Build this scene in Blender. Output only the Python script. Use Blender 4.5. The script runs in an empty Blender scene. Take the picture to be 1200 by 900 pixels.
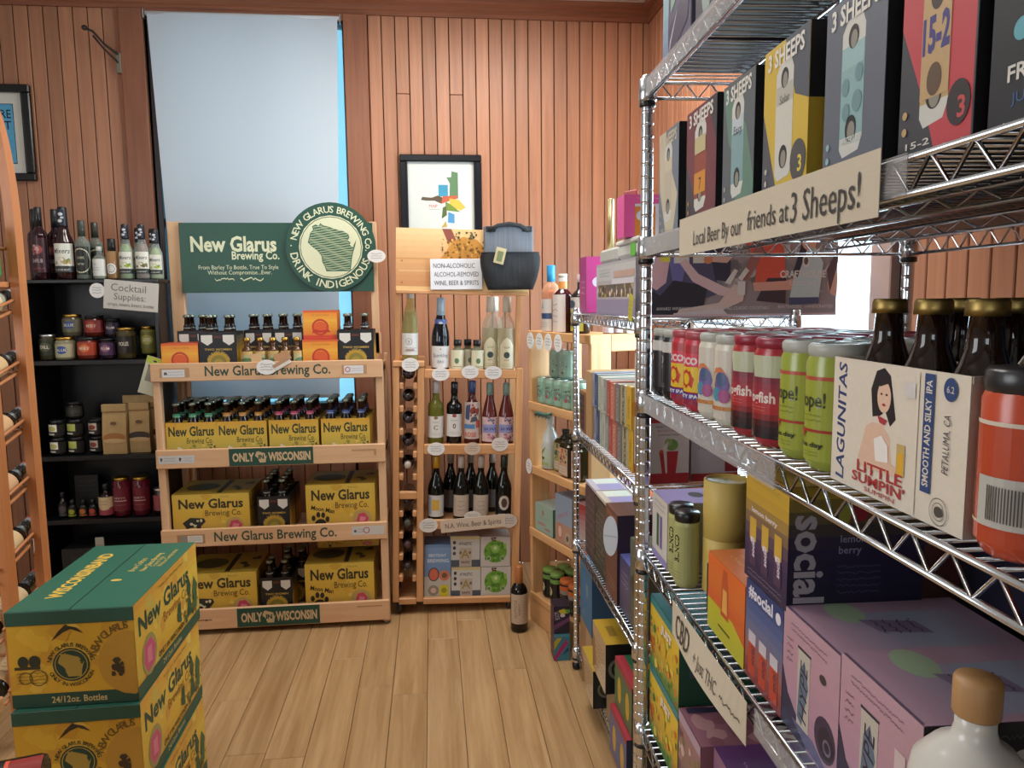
import bpy, math, random
from mathutils import Matrix, Vector
from mathutils.geometry import tessellate_polygon
random.seed(7)
SC = bpy.context.scene
COL = SC.collection
PI = math.pi

# ---------------------------------------------------------------- camera
cam_data = bpy.data.cameras.new('camera')
cam = bpy.data.objects.new('camera', cam_data); COL.objects.link(cam)
cam_data.sensor_width = 36.0; cam_data.lens = 26.1; cam_data.clip_start = 0.05
r_ = Vector((0.994227, -0.10675341, -0.0107882)); u_ = Vector((0.02273084, 0.11129611, 0.99352729)); f_ = Vector((0.10486174, 0.98803688, -0.11308019))
cam.matrix_world = Matrix(((r_.x, u_.x, -f_.x, 0), (r_.y, u_.y, -f_.y, 0), (r_.z, u_.z, -f_.z, 1.5), (0, 0, 0, 1)))
SC.camera = cam

# ---------------------------------------------------------------- world, lights, exposure
world = bpy.data.worlds.new('daylight'); SC.world = world; world.use_nodes = True
bg = world.node_tree.nodes['Background']
bg.inputs[0].default_value = (0.88, 0.94, 1.0, 1); bg.inputs[1].default_value = 5.5
def area(name, loc, rot, sx, sy, power, color=(1, 1, 1), portal=False):
    l = bpy.data.lights.new(name, 'AREA'); l.shape = 'RECTANGLE'; l.size = sx; l.size_y = sy
    l.energy = power; l.color = color
    o = bpy.data.objects.new(name, l); o.location = loc; o.rotation_euler = rot; COL.objects.link(o)
    if portal: l.cycles.is_portal = True
    return o
area('window_portal', (1.30, 2.75, 1.45), (0, PI/2, 0), 1.2, 1.7, 1, portal=True)
area('shopfront_portal', (-0.9, -3.05, 1.6), (PI/2, 0, 0), 4.0, 2.2, 1, portal=True)
area('daylight_window', (1.28, 2.75, 1.5), (0, PI/2 + 0.0, 0), 1.1, 1.6, 70, (0.9, 0.95, 1.0))
area('ceiling_lamp_back', (0.35, 2.95, 3.0), (0, 0, 0), 0.9, 0.5, 31, (1.0, 0.95, 0.88))
area('fill_light_middle', (-0.40, 2.0, 3.0), (0, 0, 0), 1.2, 0.5, 20, (1.0, 0.95, 0.88))  # added overhead fill for the display fronts and right rack, no fixture
area('left_fill_light', (-2.45, 1.0, 1.9), (0, -PI/2, 0), 1.2, 1.3, 30, (0.94, 0.97, 1.0))  # added fill for the right rack's faces; the left wall has no opening
SC.view_settings.view_transform = 'Standard'; SC.view_settings.look = 'None'
SC.view_settings.gamma = 1.0; SC.view_settings.use_curve_mapping = False
SC.view_settings.exposure = 0.1
SC.cycles.max_bounces = 6; SC.cycles.transparent_max_bounces = 12
SC.cycles.caustics_reflective = False; SC.cycles.caustics_refractive = False
SC.cycles.sample_clamp_indirect = 4.0

# ---------------------------------------------------------------- materials
def lin(c):
    if isinstance(c, str):
        c = c.lstrip('#'); c = tuple(int(c[i:i+2], 16) / 255 for i in (0, 2, 4))
        c = tuple(x / 12.92 if x <= 0.04045 else ((x + 0.055) / 1.055) ** 2.4 for x in c)
    return (c[0], c[1], c[2], 1)
MATS = {}
def new_mat(key):
    m = bpy.data.materials.new(key); m.use_nodes = True; MATS[key] = m
    nt = m.node_tree; b = nt.nodes['Principled BSDF']
    return m, nt, b
def paper(c, rough=0.45):
    if not isinstance(c, str): return c
    key = 'print_%s_%.2f' % (c, rough)
    if key in MATS: return MATS[key]
    m, nt, b = new_mat(key)
    b.inputs['Base Color'].default_value = lin(c); b.inputs['Roughness'].default_value = rough
    if c not in NOISELESS:
        n = nt.nodes.new('ShaderNodeTexNoise'); n.inputs['Scale'].default_value = 30
        mx = nt.nodes.new('ShaderNodeMix'); mx.data_type = 'RGBA'
        l = lin(c); mx.inputs[6].default_value = (l[0]*.9, l[1]*.9, l[2]*.9, 1); mx.inputs[7].default_value = l
        nt.links.new(n.outputs['Fac'], mx.inputs[0]); nt.links.new(mx.outputs[2], b.inputs['Base Color'])
    return m
NOISELESS = set()
def metal(c='c8ccd2', rough=0.18):
    key = 'metal_%s_%.2f' % (c, rough)
    if key in MATS: return MATS[key]
    m, nt, b = new_mat(key)
    b.inputs['Base Color'].default_value = lin(c); b.inputs['Metallic'].default_value = 1.0; b.inputs['Roughness'].default_value = rough
    return m
def glossy(c, rough=0.06, coat=0.0):
    key = 'gloss_%s_%.2f' % (c, rough)
    if key in MATS: return MATS[key]
    m, nt, b = new_mat(key)
    b.inputs['Base Color'].default_value = lin(c); b.inputs['Roughness'].default_value = rough
    return m
def glass(c='eef4f0', alpha=0.25, rough=0.03):
    """thin clear or tinted glass / plastic: part see-through, part tinted and glossy"""
    key = 'glass_%s_%.2f' % (c, alpha)
    if key in MATS: return MATS[key]
    m, nt, b = new_mat(key)
    b.inputs['Base Color'].default_value = lin(c); b.inputs['Roughness'].default_value = rough
    t = nt.nodes.new('ShaderNodeBsdfTransparent'); t.inputs[0].default_value = lin(c)
    mx = nt.nodes.new('ShaderNodeMixShader')
    lw = nt.nodes.new('ShaderNodeLayerWeight'); lw.inputs[0].default_value = .25; fr = nt.nodes.new('ShaderNodeMath'); fr.operation = 'MULTIPLY'; fr.inputs[1].default_value = .45; nt.links.new(lw.outputs['Facing'], fr.inputs[0])
    ad = nt.nodes.new('ShaderNodeMath'); ad.operation = 'ADD'; ad.use_clamp = True; ad.inputs[1].default_value = alpha
    nt.links.new(fr.outputs[0], ad.inputs[0]); nt.links.new(ad.outputs[0], mx.inputs[0])
    nt.links.new(t.outputs[0], mx.inputs[1]); nt.links.new(b.outputs[0], mx.inputs[2])
    nt.links.new(mx.outputs[0], nt.nodes['Material Output'].inputs[0])
    return m
def wood(name, dark, light, axis='Z', scale=1.0, rough=0.45, vary=0.25, grain=6.0, bump=0.05, spec=0.5):
    if name in MATS: return MATS[name]
    m, nt, b = new_mat(name); L = nt.links.new; N = nt.nodes.new
    tc = N('ShaderNodeTexCoord'); mp = N('ShaderNodeMapping')
    s = {'X': (0.35, grain, grain), 'Y': (grain, 0.35, grain), 'Z': (grain, grain, 0.35)}[axis]
    mp.inputs['Scale'].default_value = tuple(v * scale for v in s)
    oi = N('ShaderNodeObjectInfo'); ad = N('ShaderNodeVectorMath'); ad.operation = 'ADD'
    ml = N('ShaderNodeMath'); ml.operation = 'MULTIPLY'; ml.inputs[1].default_value = 37.0
    L(oi.outputs['Random'], ml.inputs[0]); L(tc.outputs['Object'], ad.inputs[0]); L(ml.outputs[0], ad.inputs[1]); L(ad.outputs[0], mp.inputs[0])
    n1 = N('ShaderNodeTexNoise'); n1.inputs['Scale'].default_value = 5; n1.inputs['Detail'].default_value = 6; n1.inputs['Roughness'].default_value = .65
    n1.inputs['Distortion'].default_value = .4
    L(mp.outputs[0], n1.inputs['Vector'])
    cr = N('ShaderNodeValToRGB'); cr.color_ramp.elements[0].position = .3; cr.color_ramp.elements[1].position = .7
    cr.color_ramp.elements[0].color = lin(dark); cr.color_ramp.elements[1].color = lin(light)
    L(n1.outputs['Fac'], cr.inputs[0])
    hs = N('ShaderNodeHueSaturation'); mr = N('ShaderNodeMapRange'); mr.inputs['To Min'].default_value = 1 - vary; mr.inputs['To Max'].default_value = 1 + vary
    L(oi.outputs['Random'], mr.inputs[0]); L(mr.outputs[0], hs.inputs['Value']); L(cr.outputs[0], hs.inputs['Color'])
    L(hs.outputs[0], b.inputs['Base Color'])
    b.inputs['Roughness'].default_value = rough; b.inputs['Specular IOR Level'].default_value = spec
    bp = N('ShaderNodeBump'); bp.inputs['Strength'].default_value = bump; bp.inputs['Distance'].default_value = .01
    L(n1.outputs['Fac'], bp.inputs['Height']); L(bp.outputs[0], b.inputs['Normal'])
    return m
PINE = wood('pine_wood_x', 'cda077', 'dcb48c', 'X', 1, .5, .05)
PINEZ = wood('pine_wood_z', 'cfa37c', 'deb892', 'Z', 1, .5, .05)
PINEY = wood('pine_wood_y', 'cda077', 'dcb48c', 'Y', 1, .5, .05)
ORWOOD = wood('honey_pine_z', 'bd8554', 'd3a071', 'Z', 1, .45, .07)
ORWOODX = wood('honey_pine_x', 'bd8554', 'd3a071', 'X', 1, .45, .07)
ORWOODY = wood('honey_pine_y', 'bd8554', 'd3a071', 'Y', 1, .45, .07)
BOARD = wood('red_brown_boards', 'a06c50', 'b88060', 'Z', 1, .42, .14, 8, .06)
TRIM = wood('dark_brown_trim_x', '7c4a33', '9a6044', 'X', 1, .4, .05, 8)
TRIMZ = wood('dark_brown_trim_z', '7e4c35', '9a6044', 'Z', 1, .4, .05, 8)
RACKW = wood('copper_brown_rack_z', 'a8683c', 'c07d4c', 'Z', 1, .4, .04, 7)
RACKWY = wood('copper_brown_rack_y', 'b0734a', 'c68758', 'Y', 1, .4, .04, 7)
PLANK = wood('light_oak_planks', '9c774c', 'c4a176', 'Y', .8, .38, .06, 7, .04)
CHROME = metal('d2d6dc', .16)
BLACKW = glossy('0e0d10', .35)
PLAST = glossy('17171a', .3)
AMBER = glossy('1c0e08', .05)
GREENG = glossy('0b0e0b', .05)
GOLD = metal('c9a24e', .3)
SILVER = metal('c9ccd0', .3)

# ---------------------------------------------------------------- mesh builder
class MB:
    def __init__(s): s.v = []; s.f = []; s.m = []; s.sm = []; s.mats = []; s.T = None
    def mi(s, mat):
        if mat not in s.mats: s.mats.append(mat)
        return s.mats.index(mat)
    def add(s, vs, fs, mat, smooth=False):
        k = len(s.v); i = s.mi(mat)
        if s.T is not None: vs = [tuple(s.T @ Vector(p)) for p in vs]
        s.v += [tuple(p) for p in vs]
        for f in fs: s.f.append(tuple(a + k for a in f)); s.m.append(i); s.sm.append(smooth)
        return s
    def box(s, x0, y0, z0, x1, y1, z1, mat, c=0.0):
        if x0 > x1: x0, x1 = x1, x0
        if y0 > y1: y0, y1 = y1, y0
        if z0 > z1: z0, z1 = z1, z0
        c = min(c, (x1-x0)*.45, (y1-y0)*.45, (z1-z0)*.45)
        if c <= 0:
            vs = [(x, y, z) for z in (z0, z1) for y in (y0, y1) for x in (x0, x1)]
            return s.add(vs, [(0, 2, 3, 1), (4, 5, 7, 6), (0, 1, 5, 4), (2, 6, 7, 3), (0, 4, 6, 2), (1, 3, 7, 5)], mat)
        X = (x0, x1); Y = (y0, y1); Z = (z0, z1); vs = []; idx = {}
        for i in (0, 1):
            for j in (0, 1):
                for k in (0, 1):
                    sx, sy, sz = (1, -1)[i], (1, -1)[j], (1, -1)[k]
                    for a, p in enumerate(((X[i], Y[j]+sy*c, Z[k]+sz*c), (X[i]+sx*c, Y[j], Z[k]+sz*c), (X[i]+sx*c, Y[j]+sy*c, Z[k]))):
                        idx[i, j, k, a] = len(vs); vs.append(p)
        g = lambda *a: idx[a]
        fs = []
        for i in (0, 1):
            q = [g(i, 0, 0, 0), g(i, 1, 0, 0), g(i, 1, 1, 0), g(i, 0, 1, 0)]; fs.append(tuple(q if i else q[::-1]))
            q = [g(0, i, 0, 1), g(0, i, 1, 1), g(1, i, 1, 1), g(1, i, 0, 1)]; fs.append(tuple(q if i else q[::-1]))
            q = [g(0, 0, i, 2), g(1, 0, i, 2), g(1, 1, i, 2), g(0, 1, i, 2)]; fs.append(tuple(q if i else q[::-1]))
        for i in (0, 1):
            for j in (0, 1):
                a = (g(i, j, 0, 0), g(i, j, 1, 0), g(i, j, 1, 1), g(i, j, 0, 1)); fs.append(a if i == j else a[::-1])
                a = (g(i, 0, j, 0), g(i, 0, j, 2), g(i, 1, j, 2), g(i, 1, j, 0)); fs.append(a if i != j else a[::-1])
                a = (g(0, i, j, 1), g(0, i, j, 2), g(1, i, j, 2), g(1, i, j, 1)); fs.append(a if i == j else a[::-1])
        for i in (0, 1):
            for j in (0, 1):
                for k in (0, 1):
                    a = (g(i, j, k, 0), g(i, j, k, 1), g(i, j, k, 2)); fs.append(a if (i+j+k) % 2 else a[::-1])
        return s.add(vs, fs, mat)
    def lathe(s, prof, mat, seg=20, c=(0, 0), smooth=True, arc=None):
        n = len(prof); vs = []; fs = []
        a0, a1 = arc if arc else (0, 2*PI); closed = arc is None
        cols = seg if closed else seg + 1
        for i in range(cols):
            a = a0 + (a1 - a0) * i / seg
            for r, z in prof: vs.append((c[0] + r*math.sin(a), c[1] - r*math.cos(a), z))
        for i in range(seg):
            j = (i + 1) % cols
            for k in range(n - 1):
                fs.append((i*n+k, j*n+k, j*n+k+1, i*n+k+1))
        if closed:
            if prof[0][0] > 1e-4: fs.append(tuple(i*n for i in range(seg))[::-1])
            if prof[-1][0] > 1e-4: fs.append(tuple(i*n+n-1 for i in range(seg)))
        return s.add(vs, fs, mat, smooth)
    def tube(s, pts, r, mat, seg=6, closed=False):
        pts = [Vector(p) for p in pts]; n = len(pts); vs = []; fs = []
        for i, p in enumerate(pts):
            if closed: t = pts[(i+1) % n] - pts[i-1]
            else: t = pts[min(i+1, n-1)] - pts[max(i-1, 0)]
            t.normalize(); a = Vector((0, 0, 1)) if abs(t.z) < .95 else Vector((1, 0, 0))
            x = t.cross(a).normalized(); y = x.cross(t).normalized()
            for k in range(seg):
                q = 2*PI*k/seg; vs.append(p + x*r*math.cos(q) + y*r*math.sin(q))
        m = n if closed else n - 1
        for i in range(m):
            j = (i+1) % n
            for k in range(seg): fs.append((i*seg+k, j*seg+k, j*seg+(k+1) % seg, i*seg+(k+1) % seg))
        if not closed: fs.append(tuple(range(seg))); fs.append(tuple((n-1)*seg+k for k in range(seg))[::-1])
        return s.add(vs, fs, mat, True)
    def prism(s, poly, y0, y1, mat, smooth=False):   # poly in (x,z), extruded along y
        n = len(poly); vs = [(x, y0, z) for x, z in poly] + [(x, y1, z) for x, z in poly]
        fs = [tuple(range(n)), tuple(range(n, 2*n))[::-1]] + [(i, i+n, (i+1) % n + n, (i+1) % n) for i in range(n)]
        return s.add(vs, fs, mat, smooth)
    def obj(s, name, parent=None, kind=None):
        key = tuple(s.v[:1])
        me = bpy.data.meshes.new(name); me.from_pydata(s.v, [], s.f); me.update()
        for m in s.mats: me.materials.append(m)
        me.polygons.foreach_set('material_index', s.m); me.polygons.foreach_set('use_smooth', s.sm)
        o = bpy.data.objects.new(name, me); COL.objects.link(o)
        if parent is not None: o.parent = parent
        if kind: o['kind'] = kind
        return o
def empty(name, loc=(0, 0, 0), rz=0.0):
    o = bpy.data.objects.new(name, None); o.empty_display_size = .05; COL.objects.link(o); o.location = loc; o.rotation_euler = (0, 0, rz); return o
def tag(o, label=None, cat=None, group=None, kind=None):
    if label: o['label'] = label
    if cat: o['category'] = cat
    if group: o['group'] = group
    if kind: o['kind'] = kind
    return o
CH = {}
def children(o): return [c for c in COL.objects if c.parent == o]
def dup(root, loc, rz=None, label=None, group=None, rot=None):
    """a copy of a thing with copies of its parts and their sub-parts"""
    r = root.copy(); COL.objects.link(r); r.location = loc
    if rz is not None: r.rotation_euler = (0, 0, rz)
    if rot is not None: r.rotation_euler = rot
    if label: r['label'] = label
    if group: r['group'] = group
    for ch in list(root.children):
        c = ch.copy(); COL.objects.link(c); c.parent = r
        for g in list(ch.children):
            d = g.copy(); COL.objects.link(d); d.parent = c
    return r
def put(o, loc, rz=0.0, rot=None):
    o.location = (loc[0], loc[1], loc[2] + .0012); o.rotation_euler = rot if rot else (0, 0, rz); return o

# ---------------------------------------------------------------- frames (origin, angle of local +x)
class Frame:
    def __init__(s, o, ang): s.o = o; s.a = ang; s.c = math.cos(ang); s.s = math.sin(ang)
    def p(s, x, y, z): return (s.o[0] + x*s.c - y*s.s, s.o[1] + x*s.s + y*s.c, s.o[2] + z)
    def __call__(s, ob, x, y, z, rz=0.0, tilt=None):
        ob.location = s.p(x, y, z + .0012); ob.rotation_euler = (tilt or 0, 0, s.a + rz); return ob
WORLD = Frame((0, 0, 0), 0)
FA = Frame((0.438, 1.5, 0), -math.atan2(.034, .9994))   # near wire rack: +x into the rack, +y away from the camera
FB = Frame((0.551, 1.93, 0), -math.atan2(.002, .91))    # far wire rack
FC = Frame((0.432, 3.344, 0), math.atan2(.342, .94))    # corner wooden rack: +x into it, -y along its front towards the camera

# ---------------------------------------------------------------- flat print: text, shapes, wrapped or flat
_T = {}
def text_mesh(s, bold=0.0, shear=0.0):
    k = (s, bold, shear)
    if k in _T: return _T[k]
    cu = bpy.data.curves.new('t', 'FONT'); cu.body = s; cu.size = 1; cu.resolution_u = 2; cu.offset = bold; cu.shear = shear; cu.fill_mode = 'FRONT'
    ob = bpy.data.objects.new('t', cu); COL.objects.link(ob)
    dg = bpy.context.evaluated_depsgraph_get(); dg.update()
    me = bpy.data.meshes.new_from_object(ob.evaluated_get(dg))
    vs = [(v.co.x, v.co.y) for v in me.vertices]; fs = [tuple(p.vertices) for p in me.polygons]
    bpy.data.objects.remove(ob); bpy.data.curves.remove(cu); bpy.data.meshes.remove(me)
    if vs:
        x0 = min(v[0] for v in vs); x1 = max(v[0] for v in vs)
    else: x0 = x1 = 0
    vs = [(v[0] - x0, v[1]) for v in vs]
    _T[k] = (vs, fs, x1 - x0); return _T[k]
WISC = [(.06,.80),(.12,.86),(.10,.93),(.17,.97),(.24,.94),(.27,1.0),(.33,.95),(.42,.93),(.50,.90),(.62,.86),(.74,.83),(.84,.77),(.86,.70),(.82,.64),(.88,.60),(.86,.55),(.92,.50),(.97,.60),(1.0,.66),(.97,.52),(.93,.40),(.90,.28),(.88,.14),(.86,.0),(.36,.0),(.33,.10),(.28,.20),(.27,.32),(.20,.42),(.08,.52),(.0,.60),(.03,.70)]
def dens(poly):
    return poly
def art(mb, prims, mapf, W, H, d0=.0005, rough=.45, wrap=False):
    """prims in panel units 0..1; mapf(u metres, v metres, d) -> xyz"""
    d = d0
    def emit(pts, faces, col):
        if not wrap: pts = [(min(max(a, 0), W), min(max(b_, 0), H)) for a, b_ in pts]
        mb.add([mapf(p[0], p[1], d) for p in pts], faces, paper(col, rough) if isinstance(col, str) else col)
    def grid(x0, y0, x1, y1, col, nx=None):
        nx = nx or (max(1, int((x1-x0)/.006)) if wrap else 1)
        pts = []; fs = []
        for i in range(nx+1):
            x = x0 + (x1-x0)*i/nx; pts += [(x, y0), (x, y1)]
        for i in range(nx): fs.append((2*i, 2*i+2, 2*i+3, 2*i+1))
        emit(pts, fs, col)
    for P in prims:
        k = P[0]
        if k == 'r': grid(P[2]*W, P[3]*H, P[4]*W, P[5]*H, P[1])
        elif k == 'g':        # printed blend between two or more colours, bottom to top
            cols = P[1]; n = 10
            for i in range(n):
                t = i/(n-1)*(len(cols)-1); a = min(int(t), len(cols)-2); t -= a
                ca = [int(cols[a][j:j+2], 16) for j in (0, 2, 4)]; cb = [int(cols[a+1][j:j+2], 16) for j in (0, 2, 4)]
                c = '%02x%02x%02x' % tuple(int(x + (y-x)*t) for x, y in zip(ca, cb))
                v0 = P[3] + (P[5]-P[3])*i/n; v1 = P[3] + (P[5]-P[3])*(i+1)/n
                grid(P[2]*W, v0*H, P[4]*W, v1*H, c)
        elif k == 'e':        # ellipse: centre, radius u, radius v (units of H for both)
            n = 20; cx, cy, ru, rv = P[2]*W, P[3]*H, P[4]*H, P[5]*H
            pts = [(cx + ru*math.cos(2*PI*i/n), cy + rv*math.sin(2*PI*i/n)) for i in range(n)]
            if wrap:
                fs = [(i, (i+1) % n, n-1-(i+1) if False else 0) for i in range(0)]
                pts2 = []; f2 = []; m = 10
                for i in range(m+1):
                    x = -1 + 2*i/m; h = math.sqrt(max(0, 1-x*x)); pts2 += [(cx+ru*x, cy-rv*h), (cx+ru*x, cy+rv*h)]
                for i in range(m): f2.append((2*i, 2*i+2, 2*i+3, 2*i+1))
                emit(pts2, f2, P[1])
            else: emit(pts, [tuple(range(n))], P[1])
        elif k == 'ring':     # colour, centre, r0, r1 (units of H)
            n = 24; cx, cy, r0, r1 = P[2]*W, P[3]*H, P[4]*H, P[5]*H
            pts = []; fs = []
            for i in range(n): a = 2*PI*i/n; pts += [(cx+r0*math.cos(a), cy+r0*math.sin(a)), (cx+r1*math.cos(a), cy+r1*math.sin(a))]
            for i in range(n): j = (i+1) % n; fs.append((2*i, 2*i+1, 2*j+1, 2*j))
            emit(pts, fs, P[1])
        elif k == 'p' and wrap:      # on a curved label a polygon is cut into upright strips
            q = [(x*W, y*H) for x, y in P[2]]; xa = min(a for a, _ in q); xb = max(a for a, _ in q); n = max(2, int((xb-xa)/.004)); pp = []; ff = []
            for i in range(n+1):
                x = xa + (xb-xa)*min(max(i/n, .002), .998); ys = []
                for j in range(len(q)):
                    (x1, y1), (x2, y2) = q[j], q[(j+1) % len(q)]
                    if (x1-x)*(x2-x) <= 0 and x1 != x2: ys.append(y1 + (y2-y1)*(x-x1)/(x2-x1))
                pp += [(x, min(ys)), (x, max(ys))]
            for i in range(n): ff.append((2*i, 2*i+2, 2*i+3, 2*i+1))
            emit(pp, ff, P[1])
        elif k == 'p':
            pts = [(x*W, y*H) for x, y in P[2]]
            tr = [tuple(t) for t in tessellate_polygon([[Vector((a, b, 0)) for a, b in pts]])]
            emit(pts, [t if (pts[t[1]][0]-pts[t[0]][0])*(pts[t[2]][1]-pts[t[0]][1])-(pts[t[1]][1]-pts[t[0]][1])*(pts[t[2]][0]-pts[t[0]][0]) > 0 else t[::-1] for t in tr], P[1])
        elif k == 'wi':       # state outline: colour, centre, size (of H), optional fill lines colour
            cx, cy, s_ = P[2]*W, P[3]*H, P[4]*H
            pts = [(cx + (x-.5)*s_, cy + (y-.5)*s_) for x, y in WISC]
            tr = tessellate_polygon([[Vector((a, b, 0)) for a, b in pts]])
            emit(pts, [tuple(t) if (pts[t[1]][0]-pts[t[0]][0])*(pts[t[2]][1]-pts[t[0]][1])-(pts[t[1]][1]-pts[t[0]][1])*(pts[t[2]][0]-pts[t[0]][0]) > 0 else tuple(t)[::-1] for t in tr], P[1])
            if len(P) > 5:
                d += .00006; rnd = random.Random(3); nl = 24
                for q in range(1, nl):
                    y = q/nl; xs = []
                    for i in range(len(WISC)):
                        a, b = WISC[i], WISC[(i+1) % len(WISC)]
                        if (a[1]-y)*(b[1]-y) < 0: xs.append(a[0]+(b[0]-a[0])*(y-a[1])/(b[1]-a[1]))
                    xs.sort()
                    for a, b in zip(xs[::2], xs[1::2]):
                        a += .02; b -= .02
                        if b-a < .03: continue
                        n = 14; pp = []; ff = []
                        for i in range(n+1):
                            x = a+(b-a)*i/n; yy = y + .012*math.sin(x*19+q*1.3); pp += [(cx+(x-.5)*s_, cy+(yy-.5-.006)*s_), (cx+(x-.5)*s_, cy+(yy-.5+.006)*s_)]
                        for i in range(n): ff.append((2*i, 2*i+2, 2*i+3, 2*i+1))
                        emit(pp, ff, P[5])
        elif k == 't':        # colour, text, cu, cv, height(of H), opts
            o = P[6] if len(P) > 6 else {}
            vs, fs, w = text_mesh(P[2], o.get('b', 0.0), o.get('sh', 0.0))
            sz = P[5]*H; sx = o.get('sx', 1.0)
            if 'w' in o and w > 0: sx = o['w']*W/(w*sz)
            a = o.get('rot', 0)*PI/180; ca, sa = math.cos(a), math.sin(a); al = {'c': .5, 'l': 0, 'r': 1}[o.get('al', 'c')]
            wv = o.get('wave', 0)
            pts = []
            for x, y in vs:
                x = (x - w*al)*sz*sx; y = (y - .35)*sz
                if wv: y += wv*sz*math.sin(x/(sz*1.7)*2)
                pts.append((P[3]*W + x*ca - y*sa, P[4]*H + x*sa + y*ca))
            emit(pts, fs, P[1])
        elif k == 'ct':       # circular text: colour, text, cu, cv, radius(of H), height(of H), start deg (from top, clockwise), end deg, inward?
            txt = P[2]; ws = [max(text_mesh(ch)[2], .3) + .12 for ch in txt]; tot = sum(ws); a0, a1 = P[7], P[8]; acc = 0
            for ch, w_ in zip(txt, ws):
                t = (acc + w_/2)/tot; acc += w_
                if ch == ' ': continue
                ang = (a0 + (a1-a0)*t)*PI/180; flip = a1 < a0
                vs, fs, w = text_mesh(ch, .012)
                sz = P[6]*H; R_ = P[5]*H; pts = []
                for x, y in vs:
                    x = (x - w/2)*sz; y = y*sz
                    if flip:  # read from outside at the bottom
                        rr = R_ + sz*.7 - y; th = ang - x/(R_+sz*.35)
                    else:
                        rr = R_ + y; th = ang + x/(R_+sz*.35)
                    pts.append((P[3]*W + rr*math.sin(th), P[4]*H + rr*math.cos(th)))
                emit(pts, fs, P[1])
        elif k == 'scr':      # hand scribble lines: colour, u0,v0,u1,v1, rows
            rnd = random.Random(int(P[2]*997+P[3]*131+P[6]*7)); rows = P[6]
            for q in range(rows):
                y = P[5] - (q+.5)*(P[5]-P[3])/rows; x = P[2]
                hgt = (P[5]-P[3])/rows*.42*H; pp = []; ff = []; X0 = P[2]*W; X1 = P[4]*W; n = max(6, int((X1-X0)/(hgt*.45)))
                for i in range(n+1):
                    xx = X0+(X1-X0)*i/n; yy = y*H + rnd.uniform(-.5, .5)*hgt; tt = hgt*.16
                    pp += [(xx, yy-tt), (xx, yy+tt)]
                for i in range(n): ff.append((2*i, 2*i+2, 2*i+3, 2*i+1))
                emit(pp, ff, P[1])
        elif k == 'blobs':    # scattered spots: colours, u0,v0,u1,v1, count, size(of H)
            rnd = random.Random(P[6]*3+1)
            for q in range(P[6]):
                cx = rnd.uniform(P[2], P[4])*W; cy = rnd.uniform(P[3], P[5])*H; s_ = P[7]*H*rnd.uniform(.5, 1.2); n = 6
                emit([(min(max(cx + s_*math.cos(2*PI*i/n)*rnd.uniform(.5, 1), P[2]*W), P[4]*W), min(max(cy + s_*math.sin(2*PI*i/n)*rnd.uniform(.5, 1), P[3]*H), P[5]*H)) for i in range(n)], [tuple(range(n))], P[1][q % len(P[1])])
                d += .00003 if wrap else .00002
        d += .00025 if wrap else .00006
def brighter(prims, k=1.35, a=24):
    """the same printed shapes in lighter colours, painting in light on a shaded face"""
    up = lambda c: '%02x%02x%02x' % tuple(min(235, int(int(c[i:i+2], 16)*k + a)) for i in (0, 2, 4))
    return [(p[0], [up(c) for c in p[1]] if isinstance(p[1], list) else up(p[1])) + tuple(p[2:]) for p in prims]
def panel(face, w, d, h):
    """mapping and size for the faces of a box whose front is y=0, centred in x"""
    if face == 'F': return (lambda u, v, e: (-w/2 + u, -e, v)), w, h
    if face == 'R': return (lambda u, v, e: (w/2 + e, u, v)), d, h
    if face == 'L': return (lambda u, v, e: (-w/2 - e, d - u, v)), d, h
    if face == 'K': return (lambda u, v, e: (w/2 - u, d + e, v)), w, h
    if face == 'T': return (lambda u, v, e: (-w/2 + u, v, h + e)), w, d
def carton(name, cat, label, w, d, h, col, arts=None, group=None, c=.0015, rough=.45, print_name='printed_artwork', flaps=None):
    mb = MB(); mb.box(-w/2, 0, 0, w/2, d, h, paper(col, rough), c)
    o = mb.obj(name); tag(o, label, cat, group)
    if arts:
        m2 = MB()
        for face, prims in arts.items():
            mp, W, H = panel(face, w, d, h); art(m2, prims, mp, W, H, rough=rough)
        m2.obj(print_name, o)
    if flaps:
        m3 = MB(); m3.box(-w/2*.98, d*.5-.0006, h, w/2*.98, d*.5+.0006, h+.0006, paper(flaps)); m3.obj('flap_seam', o)
    return o
def tray(name, cat, label, w, d, h, col, arts=None, group=None, handle=0.0, print_name='printed_artwork', t=.0015):
    """open topped carrier: floor, four walls and a middle divider with a handle"""
    mb = MB(); p = paper(col)
    mb.box(-w/2, 0, 0, w/2, d, t, p); mb.box(-w/2, 0, t, w/2, t, h, p); mb.box(-w/2, d-t, t, w/2, d, h, p); mb.box(-w/2, t, t, -w/2+t, d-t, h, p); mb.box(w/2-t, t, t, w/2, d-t, h, p)
    o = mb.obj(name); tag(o, label, cat, group)
    m3 = MB(); m3.box(-w/2+t, d/2-t/2, t, w/2-t, d/2+t/2, h + handle, p); m3.obj('divider', o)
    if arts:
        m2 = MB()
        for face, prims in arts.items():
            mp, W, H = panel(face, w, d, h); art(m2, prims, mp, W, H)
        m2.obj(print_name, o)
    return o
def cylart(mb, r, z0, z1, prims, span=2.4, rough=.4, off=.0004):
    """label wrapped round a cylinder, centred on the front; span in radians"""
    W = r*span; H = z1 - z0
    art(mb, prims, lambda u, v, e: ((r+e)*math.sin((u - W/2)/r), -(r+e)*math.cos((u - W/2)/r), z0 + v), W, H, d0=off, rough=rough, wrap=True)
# ================================================================ THE SETTING
D = 4.1; XR = 1.207; XL = -2.6; YF = -3.0; CEIL = 3.06
def struct(o): o['kind'] = 'structure'; return o
white = paper('d9d6d0', .7)
dark_gap = glossy('180b07', .8)
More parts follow.
